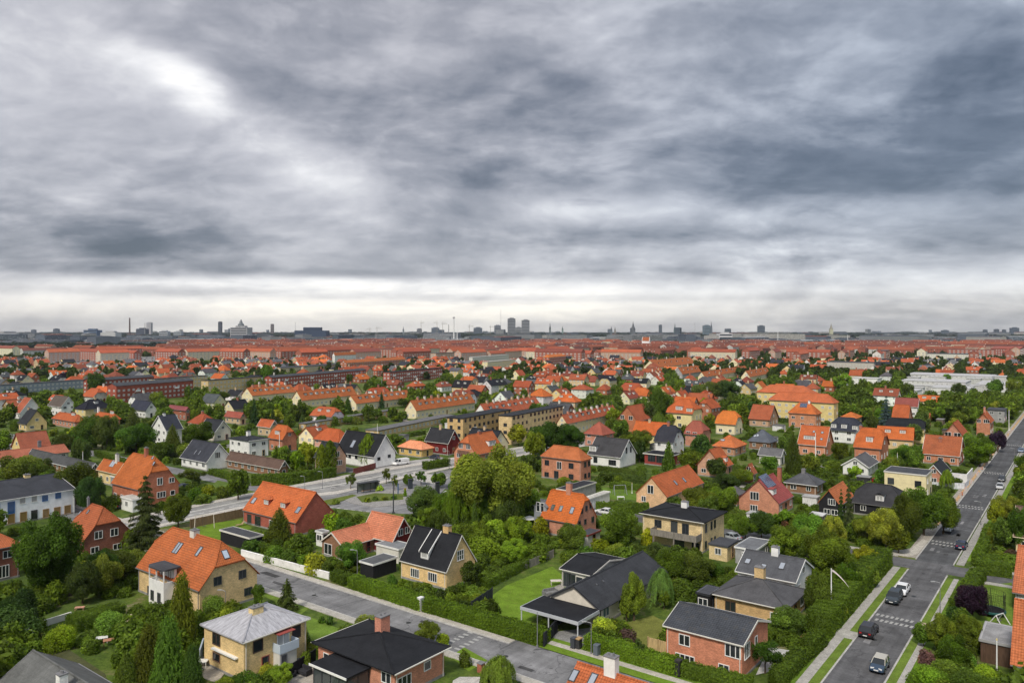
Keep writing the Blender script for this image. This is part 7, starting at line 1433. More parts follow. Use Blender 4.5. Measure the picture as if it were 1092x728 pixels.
P3 = [crown_round('crown', 170, .21, 9, seed=900 + k, rmin=.16, rmax=.26) for k in range(4)]
mass('middle_distance_woods', near_f, LO, 'many garden trees running together in the middle distance', (.080, .125, .016), 'woods'); mass('distant_woods', far_f, P3, 'dark green tree belts among the distant roofs', (.058, .090, .018), 'woods')
ht = []
for k in range(7000):
    D = math.exp(fr.uniform(math.log(1400), math.log(9500))); px = fr.uniform(-10, 1100)
    if px > 190 and D < 2100 and fr.random() < .9: continue
    if 200 < px < 640 and D < 2500 and fr.random() < .9: continue
    s_ = 1 + D / 3000; ht.append(((px - CX) * D / F, D, fr.uniform(9, 16) * s_ * (2.4 if D > 3500 else 1), fr.uniform(8, 13) + (D > 3500) * fr.uniform(3, 10)))
mass('horizon_woods', ht, P3, 'dark blue-green line of woods on the horizon', (.030, .046, .030), 'woods')  # distance haze is put into this darker, bluer leaf colour
# ================================================================== CARS
def car_meshes(kind):
    """x forward; returns body, glass, roof, wheel parts"""
    L, W = {'hatch': (4.0, 1.74), 'suv': (4.6, 1.88), 'sedan': (4.6, 1.82), 'van': (5.3, 1.98)}[kind]; hl = L / 2; hw = W / 2
    if kind == 'van': low = [(-hl, .35, .95), (-hl + .1, .3, 1.1), (hl - 1.1, .3, 1.15), (hl - .25, .3, .95), (hl, .4, .7)]
    elif kind == 'suv': low = [(-hl, .45, 1.0), (-hl + .12, .35, 1.08), (hl - 1.25, .33, 1.08), (hl - .3, .35, .92), (hl, .45, .72)]
    else: low = [(-hl, .4, .85), (-hl + .12, .3, .95), (hl - 1.2, .28, .95), (hl - .3, .3, .80), (hl, .4, .6)]
    b = MB()
    def ring(x, z0, z1, w, tw): return [(x, -w * .93, z0), (x, -w, z0 + (z1 - z0) * .35), (x, -w * tw, z1 - .05), (x, -w * tw * .9, z1), (x, w * tw * .9, z1), (x, w * tw, z1 - .05), (x, w, z0 + (z1 - z0) * .35), (x, w * .93, z0)]
    R = []
    for i, (x, z0, z1) in enumerate(low): k = .84 if i in (0, len(low) - 1) else .97 if i == len(low) - 2 else 1; R.append(ring(x, z0, z1, hw * k, .94))
    for a, c in zip(R, R[1:]):
        for i in range(8): j = (i + 1) % 8; b.face([a[j], a[i], c[i], c[j]])
    b.face(R[0]); b.face(R[-1][::-1])
    zb = 1.08 if kind in ('suv',) else 1.12 if kind == 'van' else .94; zr = {'hatch': 1.46, 'suv': 1.68, 'sedan': 1.44, 'van': 2.0}[kind]
    x0, x1 = {'hatch': (-hl + .12, hl - 1.05), 'suv': (-hl + .1, hl - 1.15), 'sedan': (-hl + .55, hl - 1.2), 'van': (-hl + .05, hl - .75)}[kind]
    r0, r1 = {'hatch': (-hl + .5, hl - 1.85), 'suv': (-hl + .5, hl - 1.95), 'sedan': (-hl + 1.2, hl - 2.0), 'van': (-hl + .15, hl - 1.5)}[kind]
    g = MB(); wb, wr = hw * .9, hw * .74; B = [(x0, -wb, zb - .02), (x1, -wb, zb - .02), (x1, wb, zb - .02), (x0, wb, zb - .02)]; Tt = [(r0, -wr, zr - .04), (r1, -wr, zr - .04), (r1, wr, zr - .04), (r0, wr, zr - .04)]
    for i in range(4): j = (i + 1) % 4; g.face([B[i], B[j], Tt[j], Tt[i]])
    r = MB(); r.face([(p[0], p[1], zr) for p in Tt]); q = [(p[0] + (.05 if i in (1, 2) else -.05), p[1] * 1.04, zr - .07) for i, p in enumerate(Tt)]
    for i in range(4): j = (i + 1) % 4; r.face([q[i], q[j], (*Tt[j][:2], zr), (*Tt[i][:2], zr)])
    for sy in (-1, 1):    # pillars
        for bx_, tx_ in ((x0, r0), (x1, r1), ((x0 + x1) / 2 - .1, (r0 + r1) / 2 - .1)):
            r.bar((bx_, sy * wb * 1.003, zb - .02), (tx_, sy * wr * 1.01, zr - .05), .045, 5)
    if kind == 'van': r.box(x0 + .02, 0.6, -wb * .97, wb * .97, zb - .02, zr - .10)
    w = MB(); n = 14
    for i in range(n):
        a0, a1 = 2 * math.pi * i / n, 2 * math.pi * (i + 1) / n; p = [(math.cos(a) * .33, math.sin(a) * .33) for a in (a0, a1)]; k = [(math.cos(a) * .2, math.sin(a) * .2) for a in (a0, a1)]
        w.face([(p[0][0], -.11, p[0][1]), (p[1][0], -.11, p[1][1]), (p[1][0], .11, p[1][1]), (p[0][0], .11, p[0][1])][::-1])
        for y in (-.11, .11): w.face([(p[0][0], y, p[0][1]), (p[1][0], y, p[1][1]), (k[1][0], y, k[1][1]), (k[0][0], y, k[0][1])])
    rim = MB()
    for y in (-.10, .10): rim.face([(math.cos(2 * math.pi * i / n) * .2, y, math.sin(2 * math.pi * i / n) * .2) for i in range(n)])
    lt = MB(); lt.box(-.03, .03, -.2, .2, -.08, .08); pl = MB(); pl.box(-.02, .02, -.26, .26, -.06, .06)
    return dict(body=b.mesh('body', 'car_paint'), glass=g.mesh('car_glass', 'glass'), roof=r.mesh('roof', 'car_paint'), tyre=w.mesh('tyre', 'rough'), rim=rim.mesh('rim', 'metal'), light=lt.mesh('light', 'paint'), plate=pl.mesh('plate', 'paint'), hl=hl, hw=hw)
plainmat('car_paint', .22, .55, .97, 1.02); CM = {}
def car(label, px, py, kind='hatch', col=(.03, .03, .035), head=0, roofcol=None, world=None, group=None, simple=False):
    """head: degrees from the street direction (0 = driving away to the upper right)"""
    if kind not in CM: CM[kind] = car_meshes(kind)
    m = CM[kind]; p = world or P(px, py); rz = math.pi / 2 - AU + math.radians(head); z = .02; M_ = frame(p.x, p.y, z, rz)
    r = link('parked_van' if kind == 'van' else 'parked_car', None, None, M_); r['category'] = 'van' if kind == 'van' else 'car'; r['label'] = label
    if group: r['group'] = group
    link('body', m['body'], r, M_, col); link('glass', m['glass'], r, M_, (.02, .025, .03)); link('roof', m['roof'], r, M_, roofcol or col)
    if simple: return r
    for sx in (-1, 1):
        for sy in (-1, 1):
            Mw = M_ @ Matrix.Translation((sx * (m['hl'] - .82), sy * (m['hw'] - .1), .33)); w = link('wheel', m['tyre'], r, Mw, (.02, .02, .02)); link('rim', m['rim'], w, Mw @ Matrix.Diagonal((1, 1.12, 1, 1)), (.35, .35, .36))
    for sy in (-1, 1):
        link('headlight', m['light'], r, M_ @ Matrix.Translation((m['hl'] - .12, sy * (m['hw'] - .42), .72)) @ Matrix.Rotation(sy * -.3, 4, 'Z'), (.8, .8, .8)); link('tail_light', m['light'], r, M_ @ Matrix.Translation((-m['hl'] + .0, sy * (m['hw'] - .42), .84)) @ Matrix.Rotation(sy * .3, 4, 'Z'), (.45, .01, .01))
    for sx in (-1, 1): link('number_plate', m['plate'], r, M_ @ Matrix.Translation((sx * (m['hl'] + .015), 0, .55)), (.75, .75, .73))
    for sy in (-1, 1): k = MB(); k.box(.5, .68, sy * (m['hw'] + .03) - .08, sy * (m['hw'] + .03) + .08, .92, 1.06); link('mirror', k.mesh('mirror', 'car_paint'), r, M_, col)
    return r
car('dark blue hatchback with pale roof, nearest car at the bottom of the street', 938, 713, 'hatch', (.025, .05, .09), 180, (.45, .43, .38))
car('black estate-like SUV with red tail lights, driving away up the street', 926.5, 676, 'suv', (.02, .018, .022), 0)
car('dark grey car parked bumper to bumper behind the white one', 953.5, 641, 'suv', (.03, .04, .05), 180); car('white saloon parked just before the raised crossing', 962, 632, 'sedan', (.75, .76, .78), 180)
car('dark blue car just past the street corner', 1025.5, 584, 'sedan', (.02, .03, .07), 0); car('pale silver-blue car facing the street corner', 1010.7, 566, 'hatch', (.52, .58, .62), 180)
car('silver hatchback approaching in the upper street', 1066.5, 521, 'hatch', (.45, .46, .48), 180); car('dark car right behind the silver hatchback', 1068.5, 513, 'hatch', (.03, .035, .045), 180); car('blue-grey car farthest up the right-hand street', 1089, 482, 'sedan', (.12, .18, .28), 180)
car('light van-like car parked in the yard at the right edge', 1087, 524, 'suv', (.6, .62, .64), 20); car('red car half hidden beside the pale yellow cube house', 933, 515, 'hatch', (.45, .02, .02), 90); car('grey car beside the yellow flat-topped villa', 779, 575, 'sedan', (.35, .38, .42), 70)
car('white panel van on the forecourt beside the white gable', 427.5, 495.5, 'van', (.8, .8, .8), 170, group=None); car('white car between the round tree and the orchard garden', 645, 548, 'sedan', (.7, .7, .7), 90); car('white car in the side street at the far left', 83, 486, 'sedan', (.7, .71, .72), 90)
car('dark car on the drive of the large bright orange house', 128, 541, 'sedan', (.03, .03, .035), 40); car('black car parked beside the white garage in the left gardens', 196, 521, 'sedan', (.04, .05, .07), 20)
car('white car at the garages behind the black roof', 463, 489, 'hatch', (.05, .06, .08), 90)
pr = random.Random(3)
for k in range(70):    # crowded car park, far left
    row = k // 18; px = 58 + (k % 18) * 6.1 + pr.uniform(-1.5, 1.5); py = 382.5 + row * 1.9; p = P(px, py)
    car('tiny parked car in the crowded lot before the long pink slab', 0, 0, pr.choice(['hatch', 'sedan', 'suv']), pr.choice([(.6, .6, .6), (.75, .75, .75), (.05, .05, .06), (.05, .06, .1), (.3, .31, .33), (.4, .05, .03)]), pr.choice([40, 220]), None, p, 'parked cars in the far car park', True)
poly('car_park', [(52, 381), (172, 380), (180, 391), (52, 392)], .02, 'asphalt', (.2, .2, .2), keep=True)
# ================================================================== STREET FURNITURE AND GARDEN THINGS
def pole(label, px, py, ptop, r=.07, col='white', cat='flagpole', name='flagpole', extra=None, arm=None):
    p = P(px, py); h = HC - (ptop - HY) * p.y / F; M_ = frame(p.x, p.y); o = link(name, None, None, M_); o['label'] = label; o['category'] = cat
    m_ = MB(); m_.cyl((0, 0), r, r * .6, -.1, h, 8); link('pole', m_.mesh('pole', 'paint'), o, M_, cc(col)); m_ = MB(); m_.cyl((0, 0), r * 2.2, r * 2, 0, .3, 8); link('base', m_.mesh('base', 'paint'), o, M_, cc(col))
    if arm == 'lamp':
        m_ = MB(); m_.bar((0, 0, h), (-.7, .2, h + .15), .04); m_.box(-1.25, -.65, .1, .3, h + .08, h + .2); link('lamp_head', m_.mesh('lamp_head', 'paint'), o, M_, (.35, .36, .37))
    elif arm == 'flag':
        m_ = MB(); n = 12
        for i in range(n):
            x0, x1 = i / n, (i + 1) / n; f = lambda t: (.10 + 3.1 * t * .8, .12 * math.sin(t * 7), h - .15 - 2.6 * t ** 1.3); a, c = f(x0), f(x1); w0, w1 = .34 * (1 - x0 * .8), .34 * (1 - x1 * .8)
            for z0_, z1_, mi in ((0, .5, 0), (.5, 1, 1)): m_.face([(a[0], a[1], a[2] - w0 * z0_), (c[0], c[1], c[2] - w1 * z0_), (c[0], c[1], c[2] - w1 * z1_), (a[0], a[1], a[2] - w0 * z1_)], None, 0)
        link('pennant', m_.mesh('pennant', 'paint'), o, M_, (.78, .70, .68))
    elif arm == 'knob': m_ = MB(); m_.cyl((0, 0), .12, .02, h, h + .25, 8); link('knob', m_.mesh('knob', 'paint'), o, M_, (.6, .5, .2))
    return o
pole('white flagpole with long pennant beside the right-hand street', 886.5, 662, 605.5, .11, arm='flag'); pole('white flagpole at the bottom right by the carport', 1063, 728, 682, .10, arm='knob'); pole('white flagpole in front of the low dark-roofed bungalow', 88.3, 505, 481.5, .12, arm='knob')
pole('white flagpole by the white gabled black-roofed house', 203.5, 472, 451, .13, arm='knob'); pole('white flagpole right of the white cube house', 298, 487, 461, .14, arm='knob'); pole('white flagpole before the orange gabled house with long dormer', 869.7, 501, 461.5, .16, arm='knob'); pole('white flagpole near the tall brick house at the end of the street', 1076, 459, 437, .15, arm='knob')
pole('flagpole at the cream and white roofs, right of the yellow cone conifer', 957, 499, 483, .10, arm='knob'); pole('white pole in the orchard garden behind the hedge', 674, 526, 515, .08, arm='knob'); pole('white flagpole between the ochre terrace rows', 402.5, 468, 452, .12, arm='knob')
for i, (px, py, pt) in enumerate([(381, 617, 587), (630.5, 697, 664), (1002.5, 655, 621), (325, 521, 508), (479, 500, 481), (343.8, 521, 503), (573, 690, 652), (1046, 560, 535), (1082, 498, 478)]):
    pole(['street lamp at the left end of the street hedge', 'street lamp in front of the hedge beside the bright shrub', 'street lamp on the verge right of the raised crossing', 'street lamp on the main road above the long orange roof', 'street lamp at the far side of the junction', 'slim street lamp on the main road left of the bus shelter', 'slim lamp post at the end of the clipped hedge', 'street lamp past the upper street corner', 'street lamp far up the right-hand street'][i], px, py, pt, .07, 'grey', 'street lamp', 'street_lamp', arm='lamp')['group'] = 'street lamps along the streets'
pole('thick dark mast beside the traffic island', 419.5, 547, 512, .16, 'dark', 'mast', 'mast', arm='knob'); pole('dark mast at the garden corner left of the big orange house', 107, 545, 508, .12, 'dark', 'mast', 'mast', arm='knob'); pole('dark roof aerial mast beside the small grey-roofed yellow house', 240.5, 655, 630, .05, 'grey', 'aerial', 'aerial', arm='lamp'); pole('white aerial over the pale grey corrugated roof', 35, 694, 672, .05, 'offwhite', 'aerial', 'aerial', arm='lamp')
pole('dark signpost in the middle of the gardens, above the orange terraces', 652, 452, 428, .14, 'dark', 'mast', 'mast', arm='knob'); pole('tall lamp mast beside the dark red terrace roof', 407, 420, 404, .16, 'lgrey', 'street lamp', 'street_lamp', arm='lamp')
wallfence([(257.4, 592.5), (351, 617.5)], 1.15, .22, 'render_wall', (.80, .80, .78), 'long white garden wall along the lower street', 'garden_wall', 'wall')
wallfence([(203, 563), (262, 550.5)], 1.9, .15, 'wood', (.22, .15, .09), 'brown plank fence behind the swing set lawn', posts=3); wallfence([(377, 506), (406, 498)], 1.8, .12, 'wood', (.20, .06, .05), 'dark red plank fence below the white gable', posts=3)
wallfence([(993, 520), (1029, 521.5), (1033, 517)], 1.6, .12, 'wood', (.66, .68, .72), 'pale board fence beside the pale yellow cube house', posts=3); wallfence([(1013, 513), (1031, 515), (1037, 508)], 2.4, .15, 'render_wall', (.78, .78, .78), 'white screen wall by the brick cottage', 'garden_wall', 'wall')
wallfence([(580, 690), (594, 674)], 1.9, .12, 'wood', 'black', 'black plank fence beside the carport drive', posts=2); wallfence([(691, 691), (713, 697)], 1.5, .1, 'wood', (.50, .36, .18), 'light timber fence next to the black-tiled brick house', posts=2)
wallfence([(302, 728), (336, 706)], 1.7, .12, 'wood', 'blackwall', 'black fence around the patio of the bottom red brick house', posts=2); wallfence([(66, 637), (130, 622)], 1.7, .12, 'wood', (.09, .08, .07), 'dark board fence between the two left gardens', posts=3); wallfence([(47, 668), (76, 659)], .9, .18, 'render_wall', (.6, .6, .56), 'low white wall end in the bottom left garden', 'garden_wall', 'wall')
wallfence([(133, 686), (140, 675)], 2.6, .15, 'render_wall', (.50, .38, .30), 'pinkish screen wall between bottom left garden and thuja', 'garden_wall', 'wall'); wallfence([(558, 608), (590, 594)], 1.4, .1, 'wood', 'greywood', 'grey weathered fence above the bright lawn', posts=2); wallfence([(213, 708), (217, 695)], 1.8, .1, 'wood', (.35, .40, .46), 'blue-grey screen fence beside the small yellow house')
wallfence([(503, 655), (525, 640)], 2.0, .06, 'wood', (.04, .045, .05), 'black trellis screen behind the trampoline', posts=2)
b_ = MB(); b_.box(-.45, .45, -.4, .4, .05, 1.0); BIN = b_.mesh('bin_body', 'paint'); b_ = MB(); b_.box(-.48, .48, -.45, .43, 1.003, 1.1); LID = b_.mesh('lid', 'paint')
for lb, px, py, c_, lc in (('dark wheelie bin left one at the carport drive', 612, 691, (.05, .055, .07), (.05, .055, .07)), ('dark wheelie bin with tan lid at the carport drive', 617, 691.5, (.04, .04, .045), (.42, .27, .12)), ('narrow black cabinet in the hedge gap', 723.5, 721, (.02, .02, .02), (.03, .03, .03)), ('grey bin in front of the street hedge', 636.5, 698.5, (.12, .14, .17), (.12, .14, .17)), ('small white electric cabinet before the street hedge', 448.5, 651, (.7, .7, .68), (.75, .75, .73))):
    p = P(px, py); M_ = frame(p.x, p.y, .1, math.pi / 2 - AU) @ Matrix.Diagonal((.9, .8, 1.25 if 'narrow' not in lb and 'electric' not in lb else 1.8, 1)); o = link('bin' if 'bin' in lb else 'cabinet', None, None, M_); o['label'] = lb; o['category'] = 'bin' if 'bin' in lb else 'cabinet'; link('bin_body', BIN, o, M_, c_); link('lid', LID, o, M_, lc)
# carport of the charcoal bungalow
p = P(615, 668, 2.5); Mc = bg.M; q = bg.Mi @ Vector((p.x, p.y, 0)); xw = -bg.Lu / 2; o = link('carport', None, None, Mc); o['label'] = 'flat-roofed carport with grey-white fascia in front of the cream gable'; o['category'] = 'carport'
X0, X1, Y0, Y1 = xw - 5.6, xw + .2, -bg.Lv / 2 + .1, bg.Lv / 2 + .9
m_ = MB(); m_.box(X0 + .08, X1 - .05, Y0 + .08, Y1 - .08, 2.45, 2.63); link('flat_roof', m_.mesh('flat_roof', 'felt'), o, Mc, cc('black'))
m_ = MB(); m_.box(X0, X0 + .08, Y0, Y1, 2.2, 2.68); m_.box(X0 + .08, X1 - .05, Y0, Y0 + .08, 2.2, 2.68); m_.box(X0 + .08, X1 - .05, Y1 - .08, Y1, 2.2, 2.68); link('fascia', m_.mesh('fascia', 'paint'), o, Mc, (.45, .47, .50))
for x_, y_ in ((X0 + .1, Y0 + .1), (X0 + .1, (Y0 + Y1) / 2), (X0 + .1, Y1 - .2), (X1 - 1.6, Y1 - .2)): m_ = MB(); m_.box(x_, x_ + .14, y_, y_ + .14, -.05, 2.44); link('post', m_.mesh('post', 'paint'), o, Mc, (.55, .57, .6))
m_ = MB(); m_.box(xw - 3.6, xw - .3, (Y0 + Y1) / 2 + .6, (Y0 + Y1) / 2 + .75, -.05, 2.3); link('panel', m_.mesh('panel', 'wood'), o, Mc, cc('black'))
# bus shelter at the junction
p = P(393, 525); M_ = frame(p.x, p.y, .12, math.radians(42)); o = link('bus_shelter', None, None, M_); o['label'] = 'black-framed glass bus shelter at the road junction'; o['category'] = 'bus shelter'
m_ = MB(); m_.box(-3, 3, -.8, .9, 2.5, 2.68); link('roof', m_.mesh('roof', 'paint'), o, M_, cc('black'))
for x_ in (-2.9, -1, 1, 2.8): m_ = MB(); m_.box(x_, x_ + .12, .7, .82, 0, 2.5); link('post', m_.mesh('post', 'paint'), o, M_, cc('black'))
m_ = MB(); m_.box(-2.75, 2.75, .74, .78, .3, 2.3); link('glass_panel', m_.mesh('glass_panel', 'glass'), o, M_, (.25, .28, .28)); m_ = MB(); m_.box(-1.8, 1.8, .3, .65, .4, .5); link('bench', m_.mesh('bench', 'wood'), o, M_, cc('wood')); m_ = MB(); m_.box(2.8, 2.92, -.7, .68, .2, 2.3); link('side_panel', m_.mesh('side_panel', 'paint'), o, M_, (.3, .32, .33))
p = P(436.5, 521); 
for i, (px, py, c_, lb) in enumerate([(432, 527, (.70, .38, .06), 'orange roadwork barrier post at the junction'), (437.5, 521, (.04, .05, .06), 'dark advertising column at the junction'), (466.5, 527, (.03, .035, .04), 'black cabinet beside the big tree at the junction'), (424.5, 527, (.05, .12, .25), 'blue post at the traffic island')]):
    p = P(px, py); M_ = frame(p.x, p.y, .1, .6); o = link(['barrier_post', 'advertising_column', 'cabinet', 'marker_post'][i], None, None, M_); o['label'] = lb; o['category'] = ['barrier', 'column', 'cabinet', 'post'][i]; w_ = [.25, .55, .5, .12][i]; h_ = [1.4, 2.4, 3.0, 2.6][i]
    m_ = MB(); m_.box(-w_, w_, -w_ * .6, w_ * .6, 0, h_); link('column', m_.mesh('column', 'paint'), o, M_, c_); m_ = MB(); m_.box(-w_ * 1.2, w_ * 1.2, -w_ * .8, w_ * .8, h_ + .003, h_ + .12); link('cap', m_.mesh('cap', 'paint'), o, M_, tuple(c * .6 for c in c_))
# trampolines, swing sets, parasol, garden furniture
def trampoline(lb, px, py, R_, net, rimc, hnet=2.2):
    p = P(px, py); M_ = frame(p.x, p.y); o = link('trampoline', None, None, M_); o['label'] = lb; o['category'] = 'trampoline'
    m_ = MB(); n = 24
    for i in range(n):
        a, c = 2 * math.pi * i / n, 2 * math.pi * (i + 1) / n; A = [(math.cos(t) * r_, math.sin(t) * r_, z_) for t, r_, z_ in ((a, R_, .82), (c, R_, .82), (c, R_ * .88, .86), (a, R_ * .88, .86))]; m_.face(A); m_.face([(math.cos(a) * R_, math.sin(a) * R_, .6), (math.cos(c) * R_, math.sin(c) * R_, .6), A[1], A[0]])
    link('rim_pad', m_.mesh('rim_pad', 'paint'), o, M_, rimc); m_ = MB(); m_.face([(math.cos(2 * math.pi * i / n) * R_ * .9, math.sin(2 * math.pi * i / n) * R_ * .9, .8) for i in range(n)]); link('jumping_mat', m_.mesh('jumping_mat', 'rough'), o, M_, (.015, .015, .018))
    for i in range(6): a = i * math.pi / 3; m_ = MB(); m_.cyl((math.cos(a) * R_ * .97, math.sin(a) * R_ * .97), .04, .04, 0, hnet + .8 if net else .8, 6); link('leg', m_.mesh('leg', 'metal'), o, M_, (.05, .05, .05) if net else (.4, .4, .4))
    if net:
        m_ = MB(); 
        for i in range(48): a = 2 * math.pi * i / 48; m_.bar((math.cos(a) * R_ * .97, math.sin(a) * R_ * .97, .85), (math.cos(a + .13) * R_ * .97, math.sin(a + .13) * R_ * .97, .8 + hnet), .012, 3)
        for z_ in (1.4, 2.0, 2.6, .8 + hnet):
            for i in range(n): a, c = 2 * math.pi * i / n, 2 * math.pi * (i + 1) / n; m_.bar((math.cos(a) * R_ * .97, math.sin(a) * R_ * .97, z_), (math.cos(c) * R_ * .97, math.sin(c) * R_ * .97, z_), .015, 3)
        link('net', m_.mesh('net', 'rough'), o, M_, (.02, .02, .02))
trampoline('round black trampoline behind the street hedge', 503.5, 648, 1.9, False, (.20, .21, .23)); trampoline('green-rimmed trampoline with tall net, on the lawn beside the purple tree', 1057, 655, 1.9, True, (.02, .10, .09), 2.6)
def swing(lb, px, py, W=2.6, H_=2.3, rz=0.3, c_=(.55, .50, .42)):
    p = P(px, py); M_ = frame(p.x, p.y, 0, rz); o = link('swing_set', None, None, M_); o['label'] = lb; o['category'] = 'swing'
    m_ = MB(); m_.bar((-W / 2, 0, H_), (W / 2, 0, H_), .07); link('top_bar', m_.mesh('top_bar', 'wood'), o, M_, c_)
    for sx in (-1, 1):
        for sy in (-1, 1): m_ = MB(); m_.bar((sx * W / 2, 0, H_), (sx * (W / 2 + .15), sy * .9, 0), .07); link('leg', m_.mesh('leg', 'wood'), o, M_, c_)
    m_ = MB(); m_.bar((-.3, 0, H_), (-.3, 0, .5), .02); m_.bar((.3, 0, H_), (.3, 0, .5), .02); m_.box(-.35, .35, -.12, .12, .45, .5); link('seat', m_.mesh('seat', 'wood'), o, M_, (.1, .1, .1))
swing('pale wooden swing frame on the lawn by the brown plank fence', 218, 563, 3.6, 2.8, .4); swing('small grey swing frame in the orchard garden', 661, 527, 3.0, 2.4, .2, (.3, .32, .33)); swing('white football goal-like frame on the lawn under the right-hand orange roof', 1066, 665, 1.8, 1.4, .5, (.7, .7, .7))
p = P(564.5, 563); M_ = frame(p.x, p.y); o = link('parasol', None, None, M_); o['label'] = 'white parasol on the deck beside the bright orange-roofed brick house'; o['category'] = 'parasol'; m_ = MB(); m_.cyl((0, 0), 1.6, .05, 2.1, 2.7, 8, 0, False); link('canopy', m_.mesh('canopy', 'render_wall'), o, M_, (.8, .8, .8)); m_ = MB(); m_.cyl((0, 0), .04, .04, 0, 2.2, 6); link('pole', m_.mesh('pole', 'paint'), o, M_, (.6, .6, .6))
def furniture(lb, px, py, kind, c_, rz=.5):
    p = P(px, py); M_ = frame(p.x, p.y, .1, rz)
    if kind == 'table':
        o = link('garden_table', None, None, M_); o['category'] = 'garden table'; m_ = MB(); m_.box(-.9, .9, -.5, .5, .7, .76); link('table_top', m_.mesh('table_top', 'wood'), o, M_, c_)
        for sx in (-1, 1):
            for sy in (-1, 1): m_ = MB(); m_.box(sx * .8 - .04, sx * .8 + .04, sy * .4 - .04, sy * .4 + .04, 0, .7); link('leg', m_.mesh('leg', 'wood'), o, M_, c_)
    elif kind == 'lounger':
        o = link('sun_lounger', None, None, M_); o['category'] = 'sun lounger'; m_ = MB(); m_.box(-.9, .4, -.33, .33, .3, .38); link('seat', m_.mesh('seat', 'wood'), o, M_, c_); m_ = MB(); m_.face([(.4, -.33, .36), (.4, .33, .36), (1.0, .33, .95), (1.0, -.33, .95)]); m_.face([(.4, -.33, .30), (1.0, -.33, .88), (1.0, .33, .88), (.4, .33, .30)]); link('backrest', m_.mesh('backrest', 'wood'), o, M_, c_)
        for sx in (-.8, .3):
            for sy in (-1, 1): m_ = MB(); m_.box(sx - .03, sx + .03, sy * .3 - .03, sy * .3 + .03, -.1, .3); link('leg', m_.mesh('leg', 'wood'), o, M_, c_)
    else:
        o = link('garden_sofa', None, None, M_); o['category'] = 'garden sofa'; m_ = MB(); m_.box(-1.1, 1.1, -.4, .4, 0, .42); link('seat', m_.mesh('seat', 'wood'), o, M_, c_); m_ = MB(); m_.box(-1.1, 1.1, .42, .58, 0, .85); link('backrest', m_.mesh('backrest', 'wood'), o, M_, c_)
        for sx in (-1, 1): m_ = MB(); m_.box(*sorted((sx * 1.1, sx * 1.25)), -.4, .58, 0, .65); link('armrest', m_.mesh('armrest', 'wood'), o, M_, c_)
    o['label'] = lb
furniture('sun lounger tilted up on the bottom left lawn', 87, 650, 'lounger', (.55, .30, .22), .2); furniture('white garden table on the small bottom left lawn', 107, 686, 'table', (.7, .7, .68)); furniture('reddish garden table on the small bottom left lawn', 118, 688, 'table', (.4, .2, .12))
furniture('grey garden sofa on the terrace of the charcoal bungalow', 587, 634, 'sofa', (.2, .2, .2)); furniture('white garden table near the low wing of the charcoal bungalow', 593, 624, 'table', (.6, .55, .5), .1); furniture('black garden sofa, left one on the bottom patio', 305, 724, 'sofa', (.03, .03, .035), .9); furniture('black garden sofa, right one on the bottom patio', 322, 718, 'sofa', (.035, .035, .04), -.6)
furniture('dark garden table on the deck under the white parasol', 568, 565, 'table', (.05, .04, .04)); furniture('pale sun lounger on the lawn by the swing frame', 256, 561, 'lounger', (.35, .25, .15), .8); furniture('white bench-like garden table on the orchard lawn', 662, 533, 'table', (.75, .75, .73), 0); furniture('small white garden table on the small terrace by the grey-roofed yellow house', 214, 711, 'table', (.7, .7, .68), 0)
b_ = MB(); b_.box(-.35, .35, -.35, .35, 0, 1.1); GP = b_.mesh('column', 'brick'); b_ = MB(); b_.box(-.42, .42, -.42, .42, 1.103, 1.2); GC = b_.mesh('cap', 'rough')
p = P(513, 716); M_ = frame(p.x, p.y, 0, .9); o = link('gate_pillar', None, None, M_); o['label'] = 'brick gate pillar by the street at the bottom'; o['category'] = 'gate pillar'; link('column', GP, o, M_, cc('red')); link('cap', GC, o, M_, cc('grey'))
# orange barriers along the dug-up pavement
m1 = MB(); m1.box(-1, 1, -.04, .04, .75, 1.0); m1.box(-1, 1, -.04, .04, .3, .5); BP = m1.mesh('board', 'paint'); m2 = MB(); m2.box(-.05, .05, -.25, .25, 0, 1.05); BL = m2.mesh('leg', 'paint')
for k in range(16):
    s_ = 196 + k * 12 + pr.uniform(-3, 3); p = ST(s_, 25.9); M_ = frame(p.x, p.y, .12, math.pi / 2 - AU + pr.uniform(-.3, .3)); o = link('roadwork_barrier', None, None, M_); o['category'] = 'barrier'; o['group'] = 'orange barriers along the dug-up pavement'; AUTO.append((o, 'orange roadwork barrier', *pix(p.x, p.y)))
    link('board', BP, o, M_, (.75, .20, .04))
    for sx in (-.8, .8): link('leg', BL, o, M_ @ Matrix.Translation((sx, 0, 0)), (.5, .5, .5))
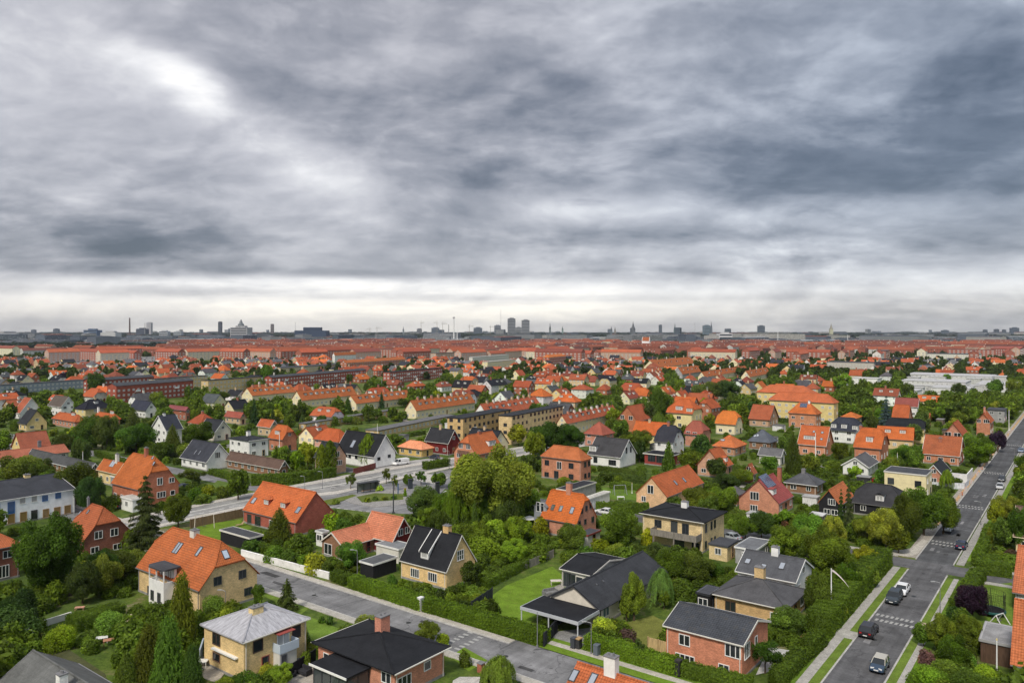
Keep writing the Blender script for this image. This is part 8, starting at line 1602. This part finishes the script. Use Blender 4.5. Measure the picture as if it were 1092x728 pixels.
# ================================================================== HAZE
me = bpy.data.meshes.new('haze'); me.from_pydata([(x, y, z) for z in (-2.0, 215) for x, y in ((-12600, -3100), (12600, -3100), (12600, 12600), (-12600, 12600))], [], [(3, 2, 1, 0), (4, 5, 6, 7), (0, 1, 5, 4), (1, 2, 6, 5), (2, 3, 7, 6), (3, 0, 4, 7)])
m = bpy.data.materials.new('haze'); m.use_nodes = True; T = NT(m.node_tree); pv = T.n('ShaderNodeVolumePrincipled'); pv.inputs['Color'].default_value = (.80, .88, 1.0, 1); pv.inputs['Density'].default_value = HAZE; pv.inputs['Anisotropy'].default_value = .2
o_ = T.n('ShaderNodeOutputMaterial'); T.t.links.new(pv.outputs[0], o_.inputs['Volume']); MATS['haze'] = m; me.materials.append(m)
o = link('haze', me, None); o['kind'] = 'stuff'; o['label'] = 'thin blue-grey haze over the distant city'; o['category'] = 'haze'
# ================================================================== LABELS FOR EVERYTHING STILL UNNAMED
def relation(px, py):
    best = None
    for s_, lx, ly in LM:
        if not (-30 < lx < 1120): continue
        dd = abs(px - lx) * 1.0 + abs(py - ly) * 2.4
        if best is None or dd < best[0]: best = (dd, s_, px - lx, py - ly)
    dd, s_, ax_, ay_ = best
    if abs(ax_) > 1.6 * abs(ay_): rel = 'right of' if ax_ > 0 else 'left of'
    else: rel = 'in front of' if ay_ > 0 else 'behind'
    return rel, s_, dd
groups = {}
for o, ph, px, py in AUTO:
    rel, s_, dd = relation(px, py); groups.setdefault((ph, rel, s_), []).append((px, py, o))
NUM = ['leftmost', 'second from left', 'third from left', 'fourth from left', 'fifth from left', 'sixth from left', 'seventh from left', 'eighth from left', 'ninth from left', 'tenth from left', 'eleventh from left', 'twelfth from left']
def plural(ph):
    w = ph.split(); k = next((i for i, x in enumerate(w) if x == 'with'), len(w)) - 1
    w[k] = {'bush': 'bushes', 'spruce': 'spruces'}.get(w[k], w[k] + 's'); return ' '.join(w)
for (ph, rel, s_), L_ in groups.items():
    L_.sort(key=lambda q: q[0]); n = len(L_)
    for i, (px, py, o) in enumerate(L_):
        if n == 1: t = f'{ph} {rel} {s_}'
        elif n == 2: t = f'{"left" if i == 0 else "right"} {ph} {rel} {s_}'
        elif i == n - 1: t = f'rightmost {ph} {rel} {s_}'
        else: t = f'{NUM[min(i, 11)]} {ph} {rel} {s_}'
        wds = t.split()
        if len(wds) > 16: wds = wds[:16]
        while wds[-1] in ('and', 'with', 'the', 'of', 'in', 'a', 'behind', 'beside', 'by', 'from'): wds.pop()
        o['label'] = ' '.join(wds)
